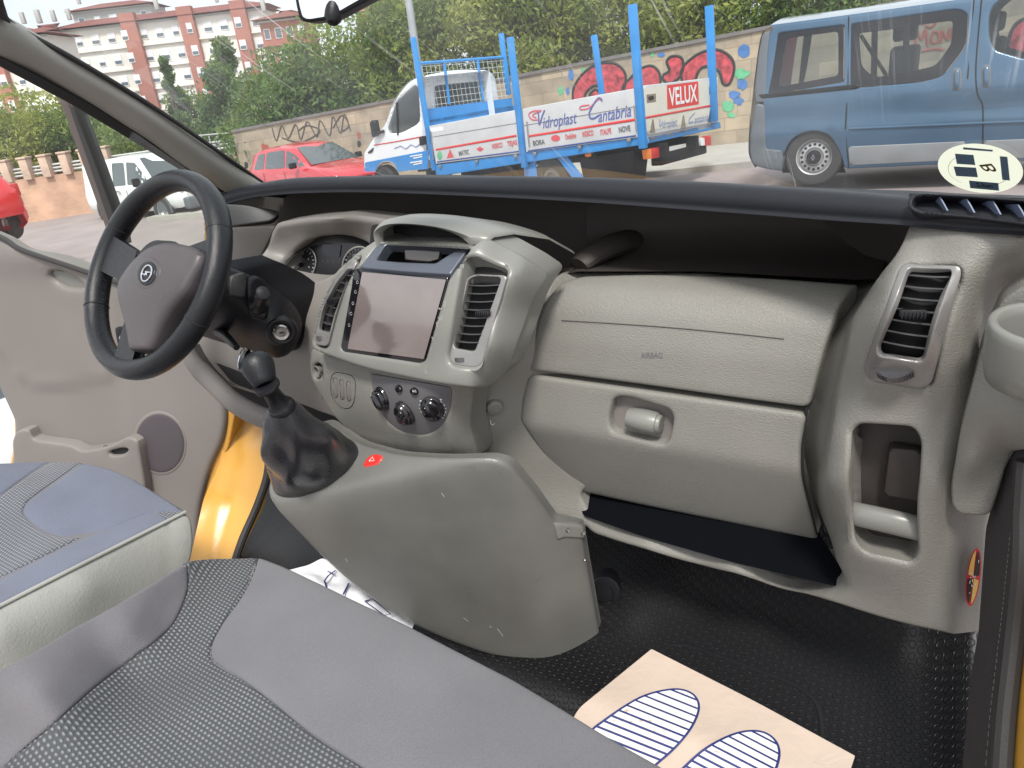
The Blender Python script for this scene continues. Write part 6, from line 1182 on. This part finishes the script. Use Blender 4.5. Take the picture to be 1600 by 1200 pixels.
for px, py in ((688, 260), (745, 252), (806, 244), (836, 240), (906, 230), (983, 219)): o = S(off(Ss, .03), px, py)[0]; MB().obox(o, th_, tn, tu, (.07, .03, .05)).build('bed_catch', M_['metal'], TR, bevel=.008)
# ---- generic cars
def car(name, label, ctg, pos, phi, st, mt, wins, wheels, ww=.62, trans=None, group=None, extra=None, scale=1.0):
    """st: stations (x, z bottom, z belt, z top, half width, half roof width) rear to front, x forward"""
    hd = math.cos(phi) * H_ - math.sin(phi) * G_; hd = hd + UP * (.0417 * math.cos(phi)); hd /= np.linalg.norm(hd); lf = np.cross(UP, hd); lf /= np.linalg.norm(lf); up = np.cross(hd, lf)
    pos = np.array(pos); W = lambda x, y, z: pos + (hd * x + lf * y + up * z) * scale
    r = root(name, label, ctg, tuple(pos), group=group)
    xs = [s[0] for s in st]; SI = lambda x: [np.interp(x, xs, [s[i] for s in st]) for i in range(1, 6)]
    def sec(x):
        zb, ze, zt, w, wr_ = SI(x); zm = zb + (ze - zb) * .45
        h = [(w * .9, zb), (w * .985, zb + .1), (w, zm), (w * .985, ze - .08), (w * .95, ze)]
        if zt > ze + .05: h += [(w * .95 + (wr_ - w * .95) * t, ze + (zt - ze) * t) for t in (.35, .7, .93)] + [(wr_ * .9, zt), (wr_ * .5, zt + .025), (0, zt + .03)]
        else: h += [(w * .9, ze + .02), (w * .8, ze + .035), (w * .7, ze + .04), (w * .55, ze + .045), (w * .3, ze + .05), (0, ze + .052)]
        return h
    X = []
    for a, b in zip(xs[:-1], xs[1:]): X += list(np.linspace(a, b, max(2, int((b - a) / .14)), endpoint=False))
    X.append(xs[-1]); m = MB(); rowz = []
    for x in X:
        h = sec(x); rowz.append([W(x, y, z) for y, z in h] + [W(x, -y, z) for y, z in h[::-1][1:]])
    m.grid(rowz); n_ = len(rowz[0]); b0 = len(m.v); m.f.append(tuple(range(n_))); m.f.append(tuple(range(b0 - n_, b0))[::-1])
    body_ = m.build('body', mt, r, sharp=40)
    def sp(x, z, d=.006):
        zb, ze, zt, w, wr_ = SI(x)
        if z > ze: t = (z - ze) / max(zt - ze, .01); y = w * .95 + (wr_ - w * .95) * t
        else: y = w
        return y + d
    for wn_ in wins:
        for sg in (1, -1):
            q = rp([(a * 100, b * 100) for a, b in wn_], 5) / 100; V, F, _ = tri2d(q * 100, (), 12); V = V / 100
            mk('side_window', [W(x, sg * sp(x, z), z) for x, z in V], F, CARGL, r)
    for x, rr_ in wheels:
        for sg in (1, -1):
            w = SI(x)[3]; wheel(r, W(x, sg * (w + .018), rr_), lf * sg, rr_ * scale, .19, ALLOY if mt is not RC_ else STEEL, hub='no')
            m = MB(); t = np.linspace(-.15, math.pi + .15, 16); m.grid([[W(x + math.cos(a) * rr_ * k, sg * (w + dd), rr_ + math.sin(a) * rr_ * k) for a in t] for k, dd in ((.01, .003), (1.02, .004), (1.13, .006), (1.14, -.02))]); m.build('wheel_arch', M_['deep'] if mt is not WHT else PLK, r)
    if extra: extra(r, W, SI, lf, hd, up)
    return r
CARGL = mat('car_window', (.05, .065, .075), .06, spec=.9, coat=.5); ALLOY = mat('alloy', (.5, .5, .5), .35, metal=.6); RC_ = mat('red_paint', (.55, .035, .05), .25, coat=.8, mottle=(2, .05)); RD2 = mat('bright_red', (.62, .015, .02), .25, coat=.8)
def quad(r, name, W, pts, mt, lift=0): MB().add([W(*p) for p in pts], [tuple(range(len(pts)))]).build(name, mt, r, smooth=False)
hatch = [(-1.90, .45, .80, .80, .66, .5), (-1.82, .28, .92, 1.05, .76, .55), (-1.62, .2, .95, 1.34, .80, .55), (-1.2, .18, .94, 1.42, .82, .57), (-.3, .18, .92, 1.45, .82, .58), (.25, .18, .92, 1.38, .82, .56), (.95, .18, .93, .93, .81, .52), (1.5, .18, .84, .84, .78, .5), (1.82, .25, .72, .72, .70, .5), (1.93, .4, .6, .6, .6, .4)]
hw = [[(-1.45, .98), (-.98, .98), (-.98, 1.33), (-1.30, 1.31)], [(-.90, .98), (-.02, .97), (-.10, 1.36), (-.90, 1.34)], [(.04, .97), (.75, .96), (.30, 1.25), (-.02, 1.35)]]
def hx(r, W, SI, lf, hd, up):
    quad(r, 'windscreen', W, [(.97, -.66, .99), (.97, .66, .99), (.28, .5, 1.385), (.28, -.5, 1.385)], CARGL)
    for s in (1, -1):
        m = MB(); m.lathe(W(1.70, s * .60, .66), hd + up * .3 + lf * s * .4, [(.10, -.06), (.10, .05), (.06, .075), (.0001, .08)], 20); m.build('headlamp', M_['chrome'], r)
        m = MB(); m.obox(W(.62, s * .93, 1.02), hd, lf, up, (.10, .18, .13)); m.build('door_mirror', M_['black'], r, bevel=.03)
        m = MB(); m.obox(W(-1.80, s * .68, .86), hd, lf, up, (.10, .16, .22)); m.build('tail_lamp', RL, r, bevel=.02)
        m = MB(); m.tube([W(x, s * (SI(x)[3] + .012), .56) for x in (-1.2, 0, 1.0)], .02, 6); m.build('side_strip', M_['deep'], r)
        for x in (-.94, .82 * .0): m = MB(); m.tube([W(x, s * (SI(x)[3] + .002), z) for z in (.25, .6, .9)], .006, 4); m.build('door_gap', M_['deep'], r)
    m = MB(); m.obox(W(1.88, 0, .38), hd, lf, up, (.16, 1.2, .2)); m.build('front_bumper', M_['black'], r, bevel=.05, seg=3)
    m = MB(); m.obox(W(1.88, 0, .60), hd, lf, up, (.10, .5, .07)); m.build('grille', M_['deep'], r, bevel=.02)
def onpx(px, py, R, lx=0, ly=0, lz=0, phi=0):
    p = atR(px, py, R); hd = math.cos(phi) * H_ - math.sin(phi) * G_; lf = np.cross(UP, hd); return p - hd * lx - lf * ly - UP * lz
phi = math.radians(44)
car('red_hatchback', 'faded red hatchback parked behind the steering wheel side, facing right', 'car', onpx(468, 223, 18.3, -.4, 0, 1.45, phi), phi, hatch, RC_, hw, [(-1.22, .29), (1.25, .29)], extra=hx)
phi = math.radians(38)
pick = [(-2.6, .55, 1.05, 1.72, .84, .66), (-2.5, .45, 1.06, 1.80, .88, .70), (-1.0, .42, 1.06, 1.82, .90, .70), (-.85, .42, 1.06, 1.84, .90, .68), (.55, .4, 1.06, 1.80, .90, .64), (1.25, .4, 1.06, 1.06, .90, .6), (2.3, .45, 1.0, 1.0, .86, .6), (2.62, .5, .85, .85, .74, .5)]
def px_(r, W, SI, lf, hd, up):
    quad(r, 'windscreen', W, [(1.27, -.72, 1.12), (1.27, .72, 1.12), (.60, .58, 1.76), (.60, -.58, 1.76)], CARGL)
    for s in (1, -1):
        m = MB(); m.obox(W(2.48, s * .66, .92), hd, lf, up, (.2, .32, .14)); m.build('headlamp', M_['chrome'], r, bevel=.04)
        m = MB(); m.obox(W(.95, s * 1.05, 1.18), hd, lf, up, (.12, .2, .22)); m.build('door_mirror', M_['black'], r, bevel=.04)
        m = MB(); m.tube([W(x, s * (SI(x)[3] - .04), z) for x, z in ((-.92, .5), (-.92, 1.75))], .008, 4); m.build('canopy_gap', M_['deep'], r)
        for x in (.0, ): m = MB(); m.tube([W(x, s * (SI(x)[3] + .002), z) for z in (.5, 1.0)], .007, 4); m.build('door_gap', M_['deep'], r)
        m = MB(); m.obox(W(-.4, s * .93, .98), hd, lf, up, (.16, .03, .04)); m.build('door_handle', M_['chrome'], r)
    m = MB(); m.obox(W(2.6, 0, .55), hd, lf, up, (.25, 1.6, .3)); m.build('front_bumper', PLK, r, bevel=.06, seg=3)
    m = MB(); m.obox(W(2.62, 0, .82), hd, lf, up, (.12, .8, .2)); m.build('grille', M_['deep'], r, bevel=.03)
car('pickup_truck', 'white double cab pickup with a hardtop seen through the quarter window', 'pickup', onpx(232, 239, 21.0, 0, 0, 1.85, phi), phi, pick, WHT, [[(-.75, 1.12), (-.05, 1.12), (-.08, 1.70), (-.7, 1.72)], [(.05, 1.12), (1.05, 1.12), (.5, 1.66), (.05, 1.70)]], [(-1.6, .40), (1.55, .40)], extra=px_)
phi = math.radians(-25)
car('red_hatchback', 'bright red car cut off by the left edge of the photo', 'car', onpx(-62, 347, 12.2, -1.85, .5, .6, math.radians(200)), math.radians(200), hatch, RD2, hw, [(-1.22, .29), (1.25, .29)], extra=hx)
phi = math.radians(-75)
car('white_hatchback', "white car right beside the van, showing below the driver's door window", 'car', gp(-3.75, 2.7), math.radians(125), hatch, WHT, hw, [(-1.22, .29), (1.25, .29)], extra=hx)

# ---- lamp post
lp = root('lamp_post', 'grey steel lamp post rising behind the truck cab', 'lamp post', tuple(atR(665, 250, 17.5)))
a = atR(664, 250, 17.5); b = atR(643, -60, 17.5); b = a + UP * np.linalg.norm(b - a); a2 = atR(662, 115, 17.5)
pt = atR(655, 115, 17.5); base_ = np.array([pt[0], pt[1], gz(pt @ H_, pt @ G_)]); topz = 7.0
m = MB(); m.tube([base_, base_ + UP * 3, base_ + UP * topz], [.11, .09, .06], 14); m.build('pole', mat('galvanised', (.36, .38, .40), .45, metal=.4, mottle=(3, .08)), lp)
m = MB(); m.tube([base_ + UP * topz, base_ + UP * (topz + .3) - G_ * .8], .04, 8); m.build('arm', bpy.data.materials['galvanised'], lp); MB().obox(base_ + UP * (topz + .32) - G_ * 1.1, G_, H_, UP, (.6, .22, .12)).build('lamp_head', bpy.data.materials['galvanised'], lp, bevel=.04)
lp.location = tuple(base_); 
for c in lp.children: c.location = -Vector(base_)

# ---- low stone wall with pillars and rails at the left
lwR = 24.5; LW = root('railed_wall', 'low pinkish stone wall with square pillars and metal rails at the left', 'wall', tuple(atR(60, 322, lwR)))
LM = mat('pink_stone', (.48, .30, .21), .9, bump=(8, .8), mottle=(1.6, .25)); PM = mat('pillar_stone', (.52, .38, .30), .9, bump=(10, .6), mottle=(3, .15))
Lq = [(-260, 318, 386), (-100, 300, 352), (0, 285, 330), (130, 267, 316), (375, 236, 300)]
T_ = [atR(x, y, lwR) for x, y, _ in Lq]; B_ = [p - UP * 1.9 for p in T_]; m = MB(); m.grid([B_, T_, [p + G_ * .35 for p in T_], [p + G_ * .35 - UP * 1.9 for p in T_]]); m.build('wall_face', LM, LW, smooth=False)
for x in (-78, -47, -16, 15, 45.5, 76, 107, 138, 169):
    y = 285 - x * .138; a = atR(x, y, lwR - .05); p_ = MB().obox(a + UP * .28 + G_ * .1, H_, G_, UP, (.26, .36, .64)).build('pillar', PM, LW, bevel=.02); MB().obox(a + UP * .63 + G_ * .1, H_, G_, UP, (.31, .42, .06)).build('pillar_cap', PM, p_, bevel=.015)
for dy in (-5, -10, -15): m = MB(); m.tube([atR(x, 285 - x * .138 + dy * 1.1, lwR + .1) for x in (-100, 0, 130, 375)], .035, 8); m.build('rail', mat('rail_grey', (.5, .5, .5), .5, metal=.3) if 'rail_grey' not in bpy.data.materials else bpy.data.materials['rail_grey'], LW)
# railing seen behind the red car
fr = root('metal_railing', 'thin metal railing left of the block wall behind the faded red car', 'railing', tuple(atR(350, 250, 23)))
for x in np.arange(300, 380, 12): m = MB(); a = atR(x, 250, 23); m.tube([a - UP * .3, a + UP * .7], .02, 6); m.build('post', bpy.data.materials['rail_grey'], fr)
for dz in (.1, .4, .7): m = MB(); m.tube([atR(290, 252, 23) + UP * dz, atR(385, 244, 23) + UP * dz], .02, 6); m.build('rail', bpy.data.materials['rail_grey'], fr)

# ---- apartment blocks
CRM = mat('render_cream', (.72, .70, .64), .85, mottle=(.15, .1)); BRK = mat('render_red', (.36, .15, .115), .85, mottle=(.3, .12)); ROOFM = mat('roof_tiles', (.17, .05, .04), .8, bump=(3, 1.0, (3, .4, 1)), mottle=(.5, .2)); SHUT = mat('window_white', (.72, .74, .76), .5); PANE = mat('window_pane', (.10, .13, .16), .15, spec=.8); SLAB = mat('slab_grey', (.42, .42, .40), .8)
def block(name, label, x0, x1, R_, ybase, floors, bays, fh=3.0, yaw=0, red=(), roof=True, wall=CRM, ytop=None, dpt=7):
    """facade between two photo columns at distance R_; top of the wall at pixel row ytop"""
    a = atR(x0, ytop[0], R_); b = atR(x1, ytop[1], R_ + yaw); zt = (a[2] + b[2]) / 2; d = b - a; d[2] = 0; W_ = np.linalg.norm(d); d /= W_; n = np.cross(d, UP); n = n if n @ G_ < 0 else -n; o0 = np.array([a[0], a[1], zt]); Ht = floors * fh + 12
    r = root(name, label, 'building', tuple(o0 + d * W_ / 2 - UP * Ht))
    P = lambda s, z, q=0: o0 + d * s + UP * z + n * q
    m = MB(); m.obox(P(W_ / 2, -Ht / 2, -dpt / 2), d, n, UP, (W_, dpt, Ht)); m.build('wall', wall, r, smooth=False)
    for f in range(floors + 1): m = MB(); m.obox(P(W_ / 2, -f * fh - .12, .12), d, n, UP, (W_ + .3, .5, .22)); m.build('floor_slab', SLAB if f == 0 else wall, r, smooth=False)
    for s0, s1 in red: m = MB(); m.obox(P((s0 + s1) / 2 * W_, -Ht / 2 + 1.0, .35), d, n, UP, ((s1 - s0) * W_, 1.1, Ht + .5)); m.build('brick_bay', BRK, r, smooth=False)
    wb = None; k = 0
    for f in range(floors):
        for i in range(bays):
            s = (i + .5) / bays; onred = any(a_ - .01 < s < b_ + .01 for a_, b_ in red); wv = W_ / bays * ((.34 if onred else .55) * rng.choice([.7, 1, 1.15])); q = .93 if onred else .03; z = -f * fh - 1.65
            rr = random.random(); c = P(s * W_ + rng.uniform(-.2, .2) * 0, z, q)
            if wb is None: wb = MB().obox(np.zeros(3), d, n, UP, (1, .12, 1.35)).build('window', SHUT, r, smooth=False); pn = MB().obox(np.array([0, 0, 0]) + n * .07, d, n, UP, (.86, .03, 1.15)).build('pane', PANE, wb, smooth=False); wo, po = wb, pn
            else:
                wo = wb.copy(); COL.objects.link(wo); po = pn.copy(); COL.objects.link(po); po.parent = wo
            M3 = Matrix.Identity(3); sx = wv
            wo.matrix_local = Matrix.Translation(Vector(c) - Vector(r.location)) @ Matrix(((1 + (sx - 1) * d[0] * d[0], (sx - 1) * d[0] * d[1], 0, 0), ((sx - 1) * d[0] * d[1], 1 + (sx - 1) * d[1] * d[1], 0, 0), (0, 0, 1, 0), (0, 0, 0, 1)))
            if rr < .45: po.matrix_local = Matrix.Translation(Vector((0, 0, -.35))) @ Matrix.Diagonal((1, 1, .38, 1))
            k += 1
    if roof:
        hgt = 1.4; m = MB(); e = 1.0; A0, A1, A2, A3 = P(-e, .15, e), P(W_ + e, .15, e), P(W_ + e, .15, -dpt - e), P(-e, .15, -dpt - e); r0, r1 = P(4, hgt, -dpt / 2), P(W_ - 4, hgt, -dpt / 2)
        m.add([A0, A1, A2, A3, r0, r1], [(0, 1, 5, 4), (1, 2, 5), (2, 3, 4, 5), (3, 0, 4), (0, 3, 2, 1)]); ro = m.build('roof', ROOFM, r, smooth=False)
        for s in np.linspace(.08, .92, max(2, int(W_ / 9))): m = MB(); m.obox(P(s * W_, 2.2, -dpt / 2 + rng.uniform(1, 3)), d, n, UP, (.55, .55, 1.5)); m.build('chimney', SLAB, ro, bevel=.05)
    return r, P, W_
block('apartment_block', 'long cream apartment block with red brick bays and a tiled roof, far behind the trees', 78, 410, 120, 0, 7, 13, red=((.34, .41), (.61, .68), (.86, .93)), ytop=(42, 20), yaw=0)
block('apartment_block', 'red brick end of the apartment row with white windows, right of the cream block', 404, 476, 112, 0, 7, 4, wall=BRK, red=(), ytop=(32, 28))
block('apartment_block', 'distant cream apartment block whose grey corner tower rises behind the others', 110, 235, 150, 0, 4, 5, ytop=(14, 12), wall=SLAB, roof=True)
block('apartment_block', 'pale apartment block with a red strip seen through the open side window', -90, 70, 100, 0, 7, 7, red=((.42, .54),), ytop=(70, 55))
block('apartment_block', 'dull red building just right of the interior mirror, behind the tall trees', 540, 665, 60, 0, 3, 4, wall=mat('rose_render', (.42, .17, .17), .85), ytop=(-70, -60), roof=False)
block('apartment_block', 'yellowish gable end above the right end of the apartment row', 330, 415, 140, 0, 3, 3, wall=mat('yellow_render', (.62, .52, .28), .85), ytop=(12, 14), roof=True)

block('apartment_block', 'lower left wing of the apartment row beside the pillar top', 36, 84, 118, 0, 6, 3, ytop=(54, 49))
# ---- trees
def leafmat(name, c1, c2):
    m = bpy.data.materials.new(name); m.use_nodes = True; n = m.node_tree; b = n.nodes['Principled BSDF']; lk = n.links.new; b.inputs['Roughness'].default_value = .55
    t = N_(m, 'ShaderNodeTexCoord'); q = N_(m, 'ShaderNodeTexNoise'); q.inputs['Scale'].default_value = .9; q.inputs['Detail'].default_value = 8; q.inputs['Roughness'].default_value = .75; lk(t.outputs['Object'], q.inputs[0])
    r = N_(m, 'ShaderNodeMapRange'); r.inputs[1].default_value = .38; r.inputs[2].default_value = .62; lk(q.outputs[0], r.inputs[0]); x = N_(m, 'ShaderNodeMix', data_type='RGBA'); x.inputs[6].default_value = (*c1, 1); x.inputs[7].default_value = (*c2, 1); lk(r.outputs[0], x.inputs[0]); lk(x.outputs[2], b.inputs['Base Color'])
    tl = N_(m, 'ShaderNodeBsdfTranslucent'); lk(x.outputs[2], tl.inputs[0]); ms = N_(m, 'ShaderNodeMixShader'); ms.inputs[0].default_value = .5; lk(b.outputs[0], ms.inputs[1]); lk(tl.outputs[0], ms.inputs[2]); lk(ms.outputs[0], n.nodes['Material Output'].inputs[0]); return m
LF = [leafmat('leaf_green', (.06, .13, .035), (.20, .31, .08)), leafmat('leaf_yellow', (.15, .22, .04), (.42, .43, .10)), leafmat('leaf_dark', (.06, .12, .04), (.17, .26, .07)), leafmat('leaf_mid', (.10, .18, .035), (.30, .37, .08))]
BARK = mat('bark', (.10, .075, .055), .9, bump=(12, .8, (1, 1, .3)), mottle=(4, .2))
def wallR(px):
    r = rays(px, 150.); r = r / (r @ G_); return float(((WA - 0) @ wn) / (r @ wn))
def tree(px, ytop, R, w, label, lf=0, n=7000, leaf=.11, trunk=.16, shape=1.0, ybot=None, nm='tree', lo=.25, group='trees behind the wall', cone=0):
    """crown centred on photo column px with its top at row ytop; w = crown width in metres"""
    if px > 400 and nm == 'tree': R = wallR(px) + 1.1 + w * .5; w *= 1.12
    n = int(n * 1.05); leaf *= .74
    t = atR(px, ytop, R); base = np.array([t[0], t[1], gz(t @ H_, t @ G_)]); Ht = t[2] - base[2]; r = root(nm, label, 'tree' if nm != 'bush' else 'bush', tuple(base), group=group)
    m = MB(); lean = rng.normal(size=2) * .03 * Ht; top = base + np.array([lean[0], lean[1], Ht * .9]); m.tube(cat([base, base + (top - base) * .3 + rng.normal(size=3) * .05, base + (top - base) * .65 + rng.normal(size=3) * .1, top], 4), np.linspace(trunk, .02, 13), 9)
    lob = []; nl = 13
    for k in range(nl):
        a = rng.uniform(0, 6.28); zf = lo + (1 - lo) * ((k + .5) / nl) ** .8; rad = w / 2 * ((1.08 - zf) * 1.1 if cone else (1 - ((zf - .5) * 1.25) ** 2 * shape)) * rng.uniform(.35, .8); c = base + np.array([math.cos(a) * rad, math.sin(a) * rad, Ht * zf * .93]); lob.append((c, w * rng.uniform(.15, .26) * ((1.25 - zf) if cone else 1)))
        s = base + (top - base) * max(.15, zf - .22); m.tube([s, (s + c) / 2 + rng.normal(size=3) * .08, c], [trunk * .4, trunk * .22, .012], 6)
    m.build('trunk', BARK, r)
    V = np.zeros((n * 4, 3)); i = 0; li = rng.integers(0, nl, n); cs = np.array([l[0] for l in lob]); rs = np.array([l[1] for l in lob]); u = rng.normal(size=(n, 3)); u /= np.linalg.norm(u, axis=1)[:, None]; rad = rs[li] * (.45 + .62 * rng.random(n) ** .6); P = cs[li] + u * rad[:, None] * np.array([1, 1, .85]) + rng.normal(size=(n, 3)) * .10 * w * .2
    P[:, 2] = np.minimum(P[:, 2], t[2] + .15); d1 = rng.normal(size=(n, 3)); d1[:, 2] -= .3; d1 /= np.linalg.norm(d1, axis=1)[:, None]; d2 = np.cross(d1, rng.normal(size=(n, 3))); d2 /= np.linalg.norm(d2, axis=1)[:, None]; sz = leaf * rng.uniform(.6, 1.3, n)[:, None]
    Q = np.stack([P - d1 * sz, P + d2 * sz * .38, P + d1 * sz, P - d2 * sz * .38], 1).reshape(-1, 3) - np.array(base) * 0
    me = bpy.data.meshes.new('crown'); me.vertices.add(len(Q)); me.vertices.foreach_set('co', Q.ravel()); me.loops.add(n * 4); me.loops.foreach_set('vertex_index', np.arange(n * 4)); me.polygons.add(n); me.polygons.foreach_set('loop_start', np.arange(n) * 4); me.polygons.foreach_set('loop_total', np.full(n, 4)); me.update(); me.validate(); me.materials.append(LF[lf])
    o = bpy.data.objects.new('crown', me); COL.objects.link(o); o.parent = r; o.location = -Vector(base); return r
tree(252, 72, 27, 1.7, 'narrow pointed green tree left of the broad one', 0, 4500, .12, .1, 1.3, lo=.1, cone=1)
tree(340, 48, 26, 3.9, 'broad bright green tree in front of the cream apartment block', 0, 12000, .12, .14, .9, lo=.1, cone=1)
tree(292, 140, 28, 2.6, 'lower green tree between the narrow and the broad tree', 3, 5000, .12, .12, 1, lo=.1)
tree(435, 128, 25, 4.2, 'dense low green tree above the left end of the block wall', 0, 11000, .12, .12, .8, lo=.1)
tree(500, 82, 24, 4.2, 'tall dense green tree under the interior mirror', 0, 10000, .12, .14, .8, lo=.32)
tree(570, 15, 22.5, 4.4, 'tall green tree left of the lamp post', 3, 11000, .12, .16, .8, lo=.3)
tree(655, -40, 21, 3.8, 'tree right behind the lamp post', 3, 10000, .12, .16, .8, lo=.28)
tree(735, -50, 19.5, 3.6, 'yellow green tree above the truck cab', 1, 12000, .11, .14, .8, lo=.14)
tree(815, -60, 18.6, 3.4, 'yellow green tree between the cab and the middle stakes', 1, 12000, .11, .14, .8, lo=.14)
tree(890, -60, 18.0, 3.2, 'leafy tree behind the middle stake of the truck', 3, 11000, .11, .14, .8, lo=.16)
tree(960, -70, 17.4, 3.2, 'yellow green tree left of the tallest stake', 1, 11000, .11, .14, .8, lo=.2)
tree(1040, -70, 17, 3.2, 'leafy tree between the two rear stakes', 1, 11000, .11, .14, .8, lo=.2)
tree(1120, -70, 16.6, 3.0, 'tree behind the rearmost stake of the truck', 3, 9000, .11, .14, .8, lo=.22)
tree(1200, -80, 16.2, 3.0, 'thinner tree above the rear corner of the blue van', 1, 5500, .11, .13, .8, lo=.28)
tree(1290, -80, 16, 3.0, 'sparse tree with bare limbs above the blue van roof', 2, 3500, .11, .12, .8, lo=.3)
tree(1380, -70, 15.8, 2.8, 'green tree above the middle of the blue van roof', 3, 5000, .11, .12, .8, lo=.3)
tree(1470, -90, 15.6, 2.8, 'green tree above the right end of the blue van roof', 2, 4500, .11, .12, .8, lo=.3)
for x_, y_, w__, l_ in ((-60, 175, 5, 'leftmost yellow green bush over the railed wall'), (18, 172, 4.0, 'yellow green bush at the left edge of the side window'), (70, 118, 3.8, 'tall yellow green bush left of the window bar'), (128, 165, 3.6, 'dull green bush seen through the quarter window'), (190, 190, 3.8, 'green bush behind the white pickup'), (245, 200, 3.6, 'green bush low behind the pillar')):
    tree(x_, y_, 26.5, w__, l_, 1 if x_ < 100 else 3, 7000, .12, .08, .6, nm='bush', lo=.1, group='bushes over the low wall')
